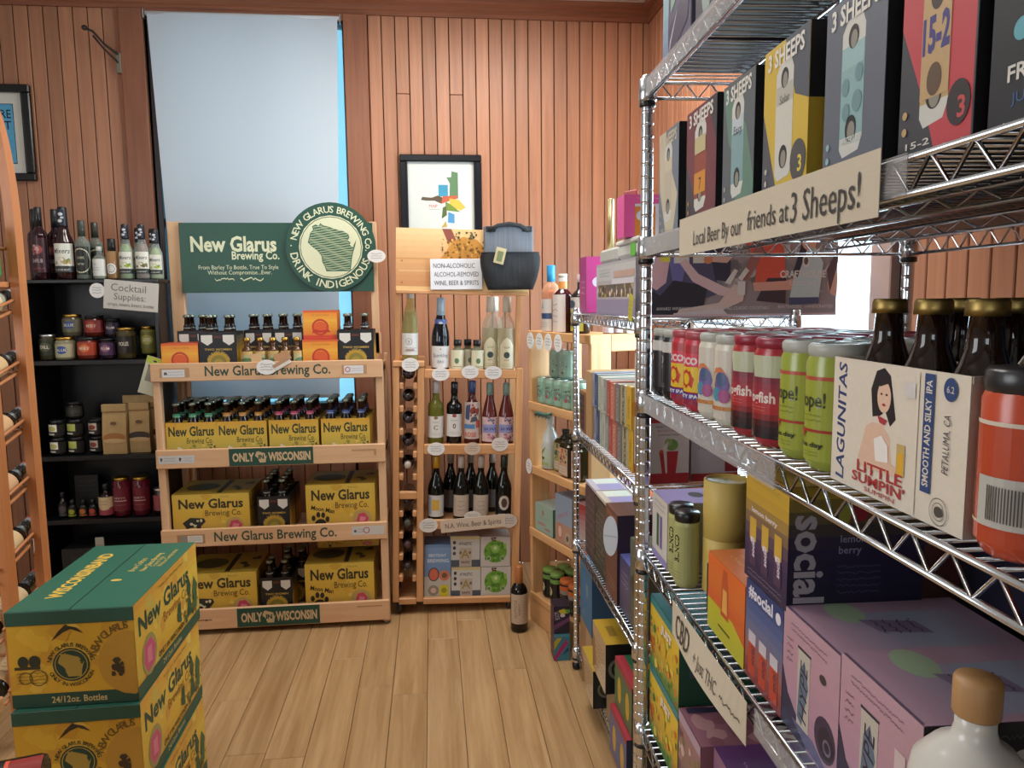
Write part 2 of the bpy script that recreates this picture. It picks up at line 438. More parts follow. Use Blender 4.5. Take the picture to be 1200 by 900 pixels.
# floor: planks laid towards the back wall, joints recessed
mb = MB(); mb.box(XL, YF, -.06, XR, D, -.012, dark_gap)
floor = struct(mb.obj('floor'))
PW = .134; meshes = {}
rnd = random.Random(5)
x = -2.6 + .05
row = 0
px0 = -.318                                                  # one joint line read off the photograph
k0 = int((XL - px0)/PW) - 1
for k in range(k0, 30):
    x0 = px0 + k*PW; x1 = x0 + PW
    if x1 < XL + .02 or x0 > XR: continue
    y = -.6 - rnd.random()*1.2
    x0 = max(x0, XL); x1 = min(x1, XR)
    while y < D:
        y1 = min(y + 1.22, D)
        if D - y1 < .25: y1 = D
        key = (round(x1-x0, 3), round(y1-y, 2))
        if key not in meshes:
            m = MB(); m.box(0, 0, -.012, x1-x0-.0016, y1-y-.0016, 0, PLANK, .0012); meshes[key] = m
            o = m.obj('plank', floor); meshes[key] = o.data
        else:
            o = bpy.data.objects.new('plank', meshes[key]); COL.objects.link(o); o.parent = floor
        o.location = (x0, y, 0); y = y1
mb = MB(); mb.box(XL, YF, -.012, XR, -.5, -.001, PLANK); mb.obj('bare_floorboards', floor)
# ceiling
mb = MB(); mb.box(XL, YF, CEIL, XR, D, CEIL+.06, white); struct(mb.obj('ceiling'))
# back wall: plaster backing round the window opening, boards in front of it
WX0, WX1, WZ0, WZ1 = -1.40, -.425, .9, 2.96
mb = MB()
mb.box(XL, D, 0, WX0, D+.12, CEIL, dark_gap); mb.box(WX1, D, 0, XR+.12, D+.12, CEIL, dark_gap)
mb.box(WX0, D, 0, WX1, D+.12, WZ0, dark_gap); mb.box(WX0, D, WZ1, WX1, D+.12, CEIL, dark_gap)
wall_back = struct(mb.obj('wall_back'))
BP = .0699
bm_cache = {}
def board(parent, loc, h, rz=0.0, w=BP-.0046):
    key = (round(h, 3), round(w, 4))
    if key not in bm_cache:
        m = MB(); m.box(0, -.011, 0, w, 0, h, BOARD, .0022); o = m.obj('board', parent); bm_cache[key] = o.data
    else:
        o = bpy.data.objects.new('board', bm_cache[key]); COL.objects.link(o); o.parent = parent
    o.location = loc; o.rotation_euler = (0, 0, rz); return o
x = -.298
i = 0
while x < XR - .02:
    if i in (2, 6):       # boards pieced together high up, as in the photograph
        board(wall_back, (x, D, 0), 2.58); board(wall_back, (x, D, 2.583), 2.97-2.583)
    else: board(wall_back, (x, D, 0), 2.97, 0, min(BP-.0046, XR - x))
    x += BP; i += 1
x = -1.535 - BP
while x > XL: board(wall_back, (x, D, 0), 2.97); x -= BP
board(wall_back, (-1.41, D, 0), .88)
for q in range(13): board(wall_back, (-1.34+q*BP, D, 0), .88)
# right wall with its window opening
RY0, RY1, RZ0, RZ1 = 1.91, 3.45, .95, 2.02
mb = MB()
mb.box(XR, YF, 0, XR+.12, RY0, CEIL, dark_gap); mb.box(XR, RY1, 0, XR+.12, D, CEIL, dark_gap)
mb.box(XR, RY0, 0, XR+.12, RY1, RZ0, dark_gap); mb.box(XR, RY0, RZ1, XR+.12, RY1, CEIL, dark_gap)
wall_right = struct(mb.obj('wall_right'))
y = D - .02
while y > .2:
    a, b_ = y - BP, y
    if a > RY1 + .08 or b_ < RY0 - .09: board(wall_right, (XR, b_, 0), 2.97, -PI/2)
    else:
        board(wall_right, (XR, b_, RZ1+.085), 2.97-RZ1-.085, -PI/2); board(wall_right, (XR, b_, 0), RZ0-.09, -PI/2)
    y -= BP
mb = MB(); mb.box(XL-.1, YF, 0, XL, D, CEIL, white); struct(mb.obj('wall_left'))
mb = MB(); mb.box(XL, YF-.1, 0, -2.5, YF, CEIL, white); mb.box(.9, YF-.1, 0, XR, YF, CEIL, white); mb.box(-2.5, YF-.1, 0, .9, YF, 1.2, white); mb.box(-2.5, YF-.1, 2.2, .9, YF, CEIL, white); mb.box(-.9, YF-.1, 1.2, .9, YF, 2.2, white)
struct(mb.obj('wall_front'))
# crown moulding
prof = [(0, 0), (.018, 0), (.018, .02), (.028, .026), (.028, .05), (.05, .06), (.05, .09), (0, .09)]   # (out, up)
def crown(name, p0, p1, out):
    m = MB(); n = len(prof); vs = []
    for p in (p0, p1):
        for a, b_ in prof: vs.append((p[0] + out[0]*a, p[1] + out[1]*a, 2.97 + b_))
    fs = [(i, (i+1) % n, (i+1) % n + n, i+n) for i in range(n)]
    m.add(vs, fs + [tuple(range(n)), tuple(range(n, 2*n))[::-1]], TRIM); return struct(m.obj(name))
crown('trim_1', (XL, D, 0), (XR, D, 0), (0, -1)); crown('trim_2', (XR, YF, 0), (XR, D, 0), (-1, 0))
# casings of the back window
mb = MB(); mb.box(-1.525, D-.03, 0, -1.41, D, 2.97, TRIMZ, .003); struct(mb.obj('trim_3'))
mb = MB(); mb.box(-.423, D-.03, 0, -.302, D, 2.97, TRIMZ, .003); struct(mb.obj('trim_4'))
mb = MB(); mb.box(-1.548, D-.018, 0, -1.525, D, 2.97, TRIMZ, .002); struct(mb.obj('trim_5'))
mb = MB(); mb.box(-1.41, D-.028, 2.935, -.423, D, 2.97, TRIM, .003); struct(mb.obj('trim_6'))
# back window: dark frame, panes; a white roller blind hangs over it
W1 = empty('window_1', (0, D, 0)); struct(W1)
fr = glossy('2c1b20', .4)
mb = MB()
for a, b_ in ((-1.41, -1.375), (-.432, -.423)): mb.box(a, .0, WZ0, b_, .1, WZ1, fr, .002)
mb.box(-1.41, .0, WZ1-.03, -.423, .1, WZ1, fr); mb.box(-1.41, .0, WZ0, -.423, .1, WZ0+.05, fr); mb.box(-1.375, .03, 1.9, -.432, .09, 1.94, fr)
mb.obj('window_frame', W1)
PANE = glass('e8f4f8', .08); PANEB = glass('a8cdd8', .45, .3)
mb = MB(); mb.box(-1.375, .06, WZ0+.05, -.432, .066, 1.9, PANEB); mb.obj('pane', W1)
mb = MB(); mb.box(-1.375, .06, 1.94, -.432, .066, WZ1-.03, PANEB); mb.obj('pane', W1)
blm, nt, b = new_mat('blind_fabric')
b.inputs['Base Color'].default_value = lin('dce1e6'); b.inputs['Roughness'].default_value = .8
tl = nt.nodes.new('ShaderNodeBsdfTranslucent'); tl.inputs[0].default_value = lin('c4cdd8'); mx = nt.nodes.new('ShaderNodeMixShader'); mx.inputs[0].default_value = .24
nt.links.new(b.outputs[0], mx.inputs[1]); nt.links.new(tl.outputs[0], mx.inputs[2]); nt.links.new(mx.outputs[0], nt.nodes['Material Output'].inputs[0])
BL = empty('roller_blind', (0, D-.035, 0)); tag(BL, 'white fabric roller blind drawn down over the tall back window', 'blind')
mb = MB(); nx, nz = 24, 30; vs = []; fs = []
x0, x1, z0, z1 = -1.385, -.449, 1.0, 2.945
for j in range(nz+1):
    for i in range(nx+1):
        t = i/nx; q = j/nz
        yy = .004*math.sin(t*5+q*2) + .006*math.exp(-((t-.12)/.09)**2)*math.sin(q*5) + .003*math.sin(t*17)*(q**3)
        vs.append((x0 + .058*(1-q) + (x1 - x0 - .116*(1-q))*t, yy, z0 + (z1-z0)*q))
for j in range(nz):
    for i in range(nx): a = j*(nx+1)+i; fs.append((a, a+1, a+nx+2, a+nx+1))
mb.add(vs, fs, blm, True); mb.obj('blind_fabric', BL)
mb = MB(); mb.tube([(x0-.01, .012, 2.945), (x1+.012, .012, 2.945)], .012, paper('d8dbdd'), 10); mb.obj('roller_tube', BL)
mb = MB(); mb.box(x0+.058, -.006, .985, x1-.058, .006, 1.005, paper('c9cfd6'), .002); mb.obj('bottom_bar', BL)
for xx in (x0-.018, x1+.012):
    mb = MB(); mb.box(xx-.004, 0, 2.92, xx+.004, .03, 2.965, SILVER, .002); mb.obj('bracket', BL)
# window in the right wall, full of daylight
W2 = empty('window_2', (XR, 0, 0)); struct(W2)
wf = paper('c6bcb6', .5)
mb = MB()
for a, b_ in ((RY0, RY0+.05), (RY1-.05, RY1), (2.66, 2.70)): mb.box(.02, a, RZ0, .1, b_, RZ1, wf, .002)
mb.box(.02, RY0, RZ0, .1, RY1, RZ0+.05, wf); mb.box(.02, RY0, RZ1-.05, .1, RY1, RZ1, wf); mb.obj('window_frame', W2)
for a, b_ in ((RY0+.05, 2.66), (2.70, RY1-.05)):
    mb = MB(); mb.box(.055, a, RZ0+.05, .06, b_, RZ1-.05, PANE); mb.obj('pane', W2)
mb = MB(); mb.box(-.03, RY0-.09, RZ0-.09, 0, RY0, RZ1+.08, paper('b59a90', .5), .003); struct(mb.obj('trim_7'))
mb = MB(); mb.box(-.03, RY1, RZ0-.09, 0, RY1+.08, RZ1+.08, TRIMZ, .003); struct(mb.obj('trim_8'))
mb = MB(); mb.box(-.03, RY0, RZ1, 0, RY1, RZ1+.08, TRIMZ, .003); struct(mb.obj('trim_9'))
mb = MB(); mb.box(-.05, RY0-.02, RZ0-.04, .02, RY1+.02, RZ0, TRIMZ, .003); struct(mb.obj('trim_10'))
for o in [o for o in COL.objects if o.name in ('trim_7', 'trim_8', 'trim_9', 'trim_10')]: o.location = (XR, 0, 0)

# ---------------------------------------------------------------- things on the back wall
def framed(name, label, x0, x1, z0, z1, fw, col, prims, depth=.028, mat_w=.0):
    o = empty(name, ((x0+x1)/2, D-.012, z0)); tag(o, label, 'picture'); w = x1-x0; h = z1-z0
    m = MB(); fm = glossy(col, .25)
    m.box(-w/2, -depth, 0, w/2, 0, fw, fm, .005); m.box(-w/2, -depth, h-fw, w/2, 0, h, fm, .005)
    m.box(-w/2, -depth, fw, -w/2+fw, 0, h-fw, fm, .005); m.box(w/2-fw, -depth, fw, w/2, 0, h-fw, fm, .005)
    m.box(-w/2+fw, -depth*.75, fw, -w/2+fw+.006, 0, h-fw, glossy('30343e', .2)); m.box(w/2-fw-.006, -depth*.75, fw, w/2-fw, 0, h-fw, glossy('30343e', .2))
    m.obj('picture_frame', o)
    m = MB(); W = w-2*fw; H = h-2*fw
    art(m, prims, lambda u, v, e: (-W/2+u, -.006-e, fw+v), W, H, rough=.2); m.obj('artwork', o)
    return o
framed('framed_print', 'black framed pale print with small coloured map shapes above the wine rack', -.154, .280, 1.80, 2.268, .036, '14151b', [
    ('r', 'd6d8d0', 0, 0, 1, 1), ('r', 'dcded6', .04, .04, .96, .97), ('p', '6b8a66', [(.62, .52), (.75, .52), (.75, .86), (.66, .88), (.65, .80), (.58, .80), (.63, .72)]),
    ('p', '4f9bb8', [(.46, .55), (.6, .54), (.6, .7), (.46, .7)]), ('p', '6b5a4a', [(.20, .5), (.28, .49), (.4, .49), (.5, .45), (.55, .52), (.45, .56), (.36, .53), (.22, .54)]),
    ('p', 'c9694e', [(.50, .45), (.6, .48), (.74, .52), (.74, .56), (.52, .55)]), ('p', 'd6bd55', [(.62, .42), (.78, .36), (.86, .40), (.76, .5), (.62, .52)]),
    ('p', '7f9448', [(.56, .36), (.78, .34), (.62, .45), (.56, .48)]), ('p', '5f6f48', [(.50, .25), (.58, .3), (.57, .42), (.52, .4)]), ('p', '5a98c4', [(.59, .2), (.69, .19), (.69, .31), (.6, .34)]),
    ('p', 'c9a85c', [(.49, .13), (.58, .14), (.56, .22)]), ('t', 'c9604a', 'MAP', .38, .42, .06), ('scr', '8a7f78', .32, .36, .48, .39, 1)])
framed('framed_poster', 'black framed poster with blue panel and black capitals high on the left', -2.42, -1.968, 2.12, 2.588, .038, '101012', [
    ('r', 'd9d7cf', 0, 0, 1, 1), ('r', '101012', .14, .12, .865, .865), ('r', '58a6cf', .15, .13, .857, .857), ('t', '1a2a38', 'MORE', .66, .74, .15, {'w': .34, 'b': .01}), ('t', '1a2a38', 'EAT', .70, .60, .15, {'w': .25, 'b': .01})])
# iron bracket
o = empty('wall_bracket', (-1.535, D-.03, 2.70)); tag(o, 'dark forged iron bracket sticking out of the window casing', 'bracket')
iron = glossy('2b211c', .5)
m = MB(); m.tube([(0, -.0, .04), (-.05, -.04, .08), (-.09, -.06, .13), (-.12, -.07, .14)], .006, iron, 6); m.tube([(0, 0, .0), (-.05, -.04, .055), (-.09, -.06, .11)], .005, iron, 6); m.obj('arm', o)
m = MB(); m.lathe([(0, -.014), (.012, -.008), (.014, 0), (.012, .008), (0, .014)], iron, 10); c = m.obj('knob', o); c.location = (-.122, -.07, .142)
m = MB(); m.box(-.012, -.004, -.05, .012, .003, .05, metal('8a8478', .4), .002); m.obj('plate', o)
# ================================================================ GENERIC GOODS
def can(name, label, r, h, col, prims=None, lid=None, group=None, cat='can', span=3.0, z0=.012, rough=.25, metalbody=False):
    m = MB(); body = metal(col, .3) if metalbody else glossy(col, rough)
    m.lathe([(r*.78, 0), (r*.86, .003), (r, .012), (r, h-.016), (r*.86, h-.004), (r*.84, h)], body, 22)
    o = m.obj(name); tag(o, label, cat, group)
    m = MB(); m.lathe([(r*.85, h-.003), (r*.87, h+.001), (r*.82, h+.001), (r*.80, h-.003), (0, h-.003)], SILVER, 20); m.box(-.008, -.004, h-.003, .008, .012, h-.0012, SILVER); m.obj('lid', o)
    if prims:
        m = MB(); cylart(m, r, z0, h-.018, prims, span, rough); m.obj('printed_artwork', o)
    if lid:
        m = MB(); m.lathe([(r*.93, h-.014), (r*.97, h-.004), (r*.97, h+.004), (r*.9, h+.007), (0, h+.007)], paper(lid), 20); m.obj('snap_lid', o)
    return o
def jar(name, label, r, h, body, lidc, prims, group=None, cat='jar', lid_h=.014, span=2.6, lz=(.15, .75)):
    m = MB(); m.lathe([(r*.85, 0), (r, .006), (r, h-.022), (r*.86, h-lid_h), (r*.86, h-lid_h+.002)], body, 20); o = m.obj(name); tag(o, label, cat, group)
    m = MB(); m.lathe([(r*.9, h-lid_h), (r*.92, h-.002), (r*.86, h), (0, h)], lidc, 20); m.obj('lid', o)
    if prims: m = MB(); cylart(m, r, h*lz[0], h*lz[1], prims, span); m.obj('label', o)
    return o
def prof_wine(r, h, neck=.0145, sh=.60, kind='bordeaux'):
    if kind == 'bordeaux': return [(r*.5, .012), (r*.9, 0), (r, .006), (r, h*.60), (r*.93, h*.655), (r*.55, h*.70), (neck+.001, h*.75), (neck, h*.93), (neck+.0015, h*.935), (neck+.0015, h*.965), (neck, h*.97), (neck, h)]
    if kind == 'burgundy': return [(r*.5, .012), (r*.9, 0), (r, .006), (r, h*.48), (r*.90, h*.56), (r*.62, h*.65), (r*.40, h*.74), (neck, h*.82), (neck, h*.95), (neck+.0015, h*.955), (neck+.0015, h*.98), (neck, h)]
    if kind == 'flute': return [(r*.5, .012), (r*.9, 0), (r, .006), (r, h*.42), (r*.92, h*.52), (r*.72, h*.64), (r*.50, h*.74), (neck, h*.84), (neck, h)]
    if kind == 'champ': return [(r*.5, .016), (r*.9, 0), (r, .006), (r, h*.46), (r*.92, h*.54), (r*.66, h*.66), (r*.44, h*.78), (neck+.001, h*.86), (neck+.001, h)]
    if kind == 'spirit': return [(r*.5, .01), (r*.92, 0), (r, .008), (r, h*.58), (r*.95, h*.64), (r*.74, h*.70), (r*.45, h*.745), (neck, h*.78), (neck, h)]
    if kind == 'beer': return [(r*.6, .006), (r*.92, 0), (r, .006), (r, h*.52), (r*.93, h*.60), (r*.62, h*.72), (neck+.001, h*.80), (neck-.001, h*.95), (neck+.001, h*.955), (neck+.001, h)]
    if kind == 'mixer': return [(r*.5, .006), (r*.92, 0), (r, .006), (r, h*.46), (r*.94, h*.53), (r*.62, h*.64), (neck+.002, h*.74), (neck, h*.97), (neck, h)]
def bottle(name, label, r, h, gm, kind='bordeaux', neck=.0145, cap=None, cap_h=.05, lab=None, lab_z=(.12, .42), lab2=None, lab2_z=None, span=2.6, fill=None, fill_h=.8, group=None, cat='bottle', cap_r=None, seg=22, cap_top=None):
    P = prof_wine(r, h, neck, kind=kind)
    m = MB(); m.lathe(P, gm, seg); o = m.obj(name); tag(o, label, cat, group)
    if fill:
        Q = [(max(a-.003, .002), b) for a, b in P if b < h*fill_h]; Q[0] = (0.002, .014)
        m = MB(); m.lathe(Q + [(0, Q[-1][1])], fill, 18); m.obj('liquid', o)
    if cap:
        cr = cap_r or neck + .0022
        m = MB(); m.lathe([(cr+.0005, h-cap_h), (cr, h-cap_h*.5), (cr, h-.001), (cr-.002, h+.0025), (0, h+.0025)], cap, 16); m.obj('cap', o)
        if cap_top: m = MB(); m.lathe([(cr+.0008, h-.012), (cr+.0008, h+.003), (0, h+.0032)], cap_top, 16); m.obj('cap_disc', o)
    if lab: m = MB(); cylart(m, r, h*lab_z[0], h*lab_z[1], lab, span); m.obj('label', o)
    if lab2: m = MB(); cylart(m, lab2[0], h*lab2_z[0], h*lab2_z[1], lab2[1], lab2[2]); m.obj('neck_label', o)
    return o
def oval_tag(label, fr, x, y, z, w=.075, h=.055, rz=0, roll=0, col='e9e8e6', group=None):
    m = MB(); n = 24; cx = [(w/2*math.cos(2*PI*i/n), h/2*math.sin(2*PI*i/n)) for i in range(n)]
    m.prism(cx, -.002, 0, paper(col)); o = m.obj('price_tag'); tag(o, label, 'tag', group)
    m = MB(); art(m, [('scr', '4a4a52', .2, .25, .8, .78, 3)], lambda u, v, e: (-w/2+u, -.002-e, -h/2+v), w, h); m.obj('handwriting', o)
    fr(o, x, y, z, rz); o.rotation_euler[1] = roll; return o

# ================================================================ BLACK SHELF (mixers)
BX0, BX1, BY, BYB = -1.86, -1.257, 3.6, 3.9
o = empty('black_shelf', (0, BY, 0)); tag(o, 'tall black painted wooden shelf unit holding mixers, jars and sauces', 'shelf')
m = MB(); m.box(BX1-.02, 0, 0, BX1, .30, 1.61, BLACKW, .003); m.obj('side_panel', o)
m = MB(); m.box(BX0, 0, 0, BX0+.02, .30, 1.61, BLACKW, .003); m.obj('side_panel', o)
m = MB(); m.box(BX0+.02, .285, 0, BX1-.02, .298, 1.6, BLACKW); m.obj('back_panel', o)
m = MB(); m.box(BX0-.01, -.012, 1.595, BX1+.01, .30, 1.612, BLACKW, .003); m.obj('top_board', o)
for z in (1.243, .795, .49, .14):
    m = MB(); m.box(BX0+.02, .002, z-.022, BX1-.02, .285, z, BLACKW, .002); m.obj('shelf_board', o)
m = MB(); m.box(BX0+.02, .0, .02, BX1-.02, .012, .12, BLACKW, .002); m.obj('plinth', o)
def bput(ob, x, y, z, rz=0): return put(ob, (x, y, z), rz)
CLEARB = glass('dfe9e6', .16); CLEARD = glass('c9d3cc', .22)
wine_red = glossy('2a0a14', .05)
r1 = bottle('mixer_bottle', 'tall dark red bottle with black cap, front left on the black shelf', .034, .325, wine_red, 'bordeaux', .013, cap=PLAST, cap_h=.085, lab=[('r', '3a0d18', 0, 0, 1, 1), ('e', '9c4a4a', .5, .66, .16, .13), ('e', 'c98f80', .5, .66, .07, .06), ('blobs', ['b5a5a5', '7e3440'], .3, .5, .7, .8, 10, .06), ('t', 'c9b8b8', 'SHRUB', .5, .34, .16, {'w': .5}), ('t', 'b05a60', 'cranberry', .5, .12, .09, {'w': .6})], lab_z=(.1, .58))
bput(r1, -1.778, 3.66, 1.612)
bput(dup(r1, (0, 0, 0), label='dark red bottle with black cap, half hidden at the far left of the black shelf'), -1.825, 3.725, 1.612, .5)
bput(dup(r1, (0, 0, 0), label='dark red bottle with black cap in the second row'), -1.745, 3.74, 1.612, -.5)
def zil(lbl, x, y, r, h, tint, lime, dark=False):
    b_ = bottle('mixer_bottle', lbl, r, h, glossy('2c0e10', .05) if dark else CLEARB, 'mixer', r*.42, cap=PLAST, cap_h=h*.27,
        lab=[('r', 'e3e2d6', 0, .22, 1, 1), ('t', '3c4440', 'Mixers', .5, .74, .24, {'sh': .35, 'w': .72, 'b': .01}), ('blobs', [lime, lime, 'f0efe6', '6c8a3c'], .2, .28, .85, .52, 9, .12), ('r', '2e3230', 0, 0, 1, .22), ('t', 'd5d5cf', 'mixer', .5, .1, .13, {'w': .6})], lab_z=(.10, .50),
        lab2=(r*.42+.0024, [('r', '1b2130', 0, 0, 1, 1), ('e', 'd9dde4', .5, .72, .16, .10), ('e', 'd9dde4', .42, .3, .16, .10), ('e', 'c0c6d2', .62, .5, .1, .07)], 2.6), lab2_z=(.75, .97), fill=None if dark else glossy(tint, .2), fill_h=.66)
    return bput(b_, x, y, 1.612)
zil('large brown mixer bottle with cream label and black and white capsule', -1.672, 3.66, .042, .325, '5c2a1a', 'b59a50', True)
zil('clear mixer bottle with pale green lime label, nearest the handwritten cocktail sign', -1.402, 3.655, .031, .248, 'b9c48a', 'a9bf3c')
zil('clear mixer bottle with pinkish drink and cream label on the black shelf top', -1.330, 3.655, .031, .248, 'b08a80', '7c5a3c')
zil('clear mixer bottle half hidden behind the lime one on the black shelf top', -1.378, 3.745, .03, .24, 'cfd2c0', 'a9bf3c')
zil('clear mixer bottle second from the right end of the black shelf top', -1.300, 3.74, .03, .235, 'd5d8d0', 'a9bf3c')
zil('clear mixer bottle at the left of the small mixer group, second row', -1.438, 3.735, .028, .235, 'cfd2c0', 'a9bf3c')
zil('clear mixer bottle at the back of the small mixer group', -1.335, 3.805, .028, .24, 'cfd2c0', 'a9bf3c')
zil('clear mixer bottle in the back right corner of the black shelf top', -1.285, 3.815, .028, .225, 'cfd2c0', 'a9bf3c') if False else None
zil('clear mixer bottle at the right end of the black shelf top', -1.275, 3.665, .028, .222, 'c9cc98', 'b8c850')
sq = bottle('syrup_bottle', 'slender clear bottle with black oval label and dark cap on the black shelf top', .031, .265, CLEARD, 'bordeaux', .013, cap=glossy('3a4038', .3), cap_h=.07, lab=[('r', '26281f', 0, 0, 1, 1), ('e', 'd9d4b8', .5, .5, .62*.6, .44), ('e', '20221c', .5, .5, .33, .4), ('t', 'cfc9a8', 'GOMME', .5, .6, .13, {'w': .4}), ('t', 'cfc9a8', 'syrup', .5, .4, .13, {'w': .35})], lab_z=(.08, .56), fill=glossy('6c6a4a', .2), fill_h=.68)
bput(sq, -1.592, 3.655, 1.612)
bput(dup(sq, (0, 0, 0), label='slender bottle with dark cap standing behind the black oval label bottle'), -1.568, 3.735, 1.612, .4)
bput(bottle('syrup_bottle', 'short clear bottle with plain white label between taller bottles', .03, .147, CLEARB, 'spirit', .011, cap=glossy('cfd3cc', .2), cap_h=.018, lab=[('r', 'dfdfd8', 0, 0, 1, 1), ('t', '77776f', 'simple', .3, .7, .1), ('scr', '8a8a84', .15, .3, .6, .55, 2)], lab_z=(.1, .62), fill=glossy('b8b694', .2), fill_h=.66), -1.519, 3.65, 1.612)
bput(bottle('bitters_bottle', 'small bottle of tan liquid with tall black cap and round white label', .024, .182, glass('e0c090', .3), 'spirit', .015, cap=PLAST, cap_h=.055, lab=[('e', 'e8e8e4', .5, .5, .42, .42), ('e', '55554f', .5, .5, .3, .3), ('e', 'd8d8d0', .5, .5, .26, .26)], lab_z=(.1, .42), fill=glossy('b98a50', .2), fill_h=.7, span=2.0), -1.463, 3.65, 1.612)
# handwritten sign and oval tag on the apron
o = empty('paper_sign', (-1.367, 3.588, 1.535), 0); tag(o, 'white handwritten paper sign for cocktail supplies taped to the black shelf', 'sign'); o.rotation_euler = (0, .10, 0)
m = MB(); m.box(-.119, -.003, -.066, .119, 0, .066, paper('cfcbc4', .7), .001); m.obj('paper', o)
m = MB(); art(m, [('t', '6d6a66', 'Cocktail', .45, .76, .36, {'w': .64}), ('t', '6d6a66', 'Supplies:', .48, .45, .32, {'w': .58}), ('t', '55524e', 'syrups, mixers, bitters, bottles', .5, .18, .17, {'w': .85})], lambda u, v, e: (-.119+u, -.003-e, -.066+v), .238, .132); m.obj('handwriting', o)
oval_tag('white oval price tag hung left of the cocktail supplies sign', WORLD, -1.513, 3.587, 1.56, .066, .068)
# jars, second shelf
DJ = glossy('241f18', .1)
def jr(lbl, x, z, r, h, body, lidc, bg_, fg, txt, y=3.66, cat='jar', lz=(.2, .78)):
    return bput(jar('jar', lbl, r, h, body, lidc, [('r', bg_, 0, 0, 1, 1), ('e', fg, .5, .55, .4, .3), ('t', 'e8e0d0', txt, .5, .55, .3, {'w': .4, 'b': .01})], lz=lz), x, y, z)
jr('jar with round blue label, lower of the two blue labelled jars', -1.702, 1.243, .043, .105, glossy('8a8468', .1), GOLD, 'b4ad8c', '2f4c94', 'BLUE', lz=(.12, .7))
jr('jar with round blue label stacked on top of another blue labelled jar', -1.681, 1.350, .043, .102, glossy('5a5444', .1), GOLD, '6e684e', '35508c', 'BLUE', y=3.70)
jr('lower jar with orange red label on the second black shelf', -1.603, 1.243, .044, .102, glossy('6a2418', .1), PLAST, 'b04430', 'd9783c', 'BEET')
jr('jar with red label stacked above the orange red labelled jar', -1.583, 1.347, .044, .098, glossy('5a1c14', .1), PLAST, '93302a', 'b5543a', 'BEET', y=3.70)
jr('lower jar with purple label on the second black shelf', -1.514, 1.243, .037, .096, glossy('2c1a2a', .1), PLAST, '4a3050', '8a5a78', 'PLUM')
jr('dim jar with purple label in the stack above the lower purple one', -1.501, 1.341, .036, .09, glossy('201824', .1), PLAST, '2e2338', '4a3a58', 'PLUM', y=3.70)
jr('dark glass jar with pale lid at the left end of the second black shelf', -1.778, 1.243, .036, .118, glossy('3a3a26', .1), SILVER, '2b2d1e', '50543a', 'DILL')
jr('tall pickle jar with gold lid and dark white lettered label', -1.429, 1.243, .041, .145, glossy('4a4226', .1), GOLD, '241f1a', '2e2822', 'PICKLES', lz=(.18, .74))
jr('jar of yellow green pickles with gold lid beside the dark label one', -1.342, 1.262, .037, .13, glossy('7c7a3a', .1), GOLD, '6a6a34', 'a09c50', 'OLIVES', y=3.70)
# third shelf: two tiers of dark jars, kraft bags
for i, (x, lb, fg, c1) in enumerate(((-1.765, 'left', 'c2c070', 'ece8d8'), (-1.688, 'middle', 'b4bc50', 'b9c070'), (-1.597, 'right', '8c4038', 'c9b8a8'))):
    for k, (z, w_) in enumerate(((.795, 'bottom'), (.878, 'upper'))):
        bput(jar('jar', 'dark lidded cherry jar, %s column, %s layer' % (lb, w_), .036, .081, glossy('14100e', .1), PLAST,
            [('r', '1a1a18', 0, 0, 1, 1), ('r', c1, 0, .35, .62, 1), ('e', fg, .38, .62, .35, .22), ('r', 'd0ccc0', .1, .06, .5, .2)], lz=(.14, .78), lid_h=.02), x, 3.66 + .01*i, z)
bput(jar('jar', 'single dark jar standing on top of the cherry jars', .038, .078, glossy('1c1a16', .1), PLAST, [('r', '2a2822', 0, 0, 1, 1), ('r', '3c3a32', .1, .3, .9, .7)]), -1.70, 3.70, .961)
kraft = wood('kraft_paper', 'a88a5c', 'b99a6a', 'Z', 1, .8, .08, 3)
def kbag(lbl, x, y, z, w, h, win):
    m = MB(); d = .05
    vs = []
    for zz, dd, ww in ((0, d, w), (h*.35, d*1.05, w), (h*.75, d*.6, w*.98), (h*.93, .012, w*1.0), (h, .008, w)):
        vs += [(-ww/2, -dd/2, zz), (ww/2, -dd/2, zz), (ww/2, dd/2, zz), (-ww/2, dd/2, zz)]
    fs = [(3, 2, 1, 0), (16, 17, 18, 19)]
    for k in range(4):
        for j in range(4): fs.append((k*4+j, k*4+(j+1) % 4, k*4+4+(j+1) % 4, k*4+4+j))
    m.add(vs, fs, kraft); b_ = m.obj('kraft_bag'); tag(b_, lbl, 'bag')
    m = MB(); m.box(-w/2, -.018, h*.86, w/2, .006, h*1.01, kraft, .002); m.obj('folded_top', b_)
    m = MB(); art(m, [('e', win, .5, .38, .24, .10), ('e', 'c9a878', .5, .30, .24, .05), ('e', '6a4e34', .5, .7, .07, .04)], lambda u, v, e: (-w/2+u, -d/2*1.06-e-.001, v), w, h*.9); m.obj('clear_window', b_)
    return bput(b_, x, y, z)
kbag('kraft paper bag standing nearest the cherry jars', -1.500, 3.65, .795, .108, .232, 'a8703c')
kbag('kraft paper bag with dark window between two other kraft bags', -1.394, 3.67, .795, .092, .235, '3c2c28')
kbag('kraft paper bag at the right end of the third black shelf', -1.322, 3.72, .795, .09, .24, '5a3428')
kbag('kraft paper bag in the back row behind the other kraft bags', -1.42, 3.76, .795, .16, .26, '5a3428')
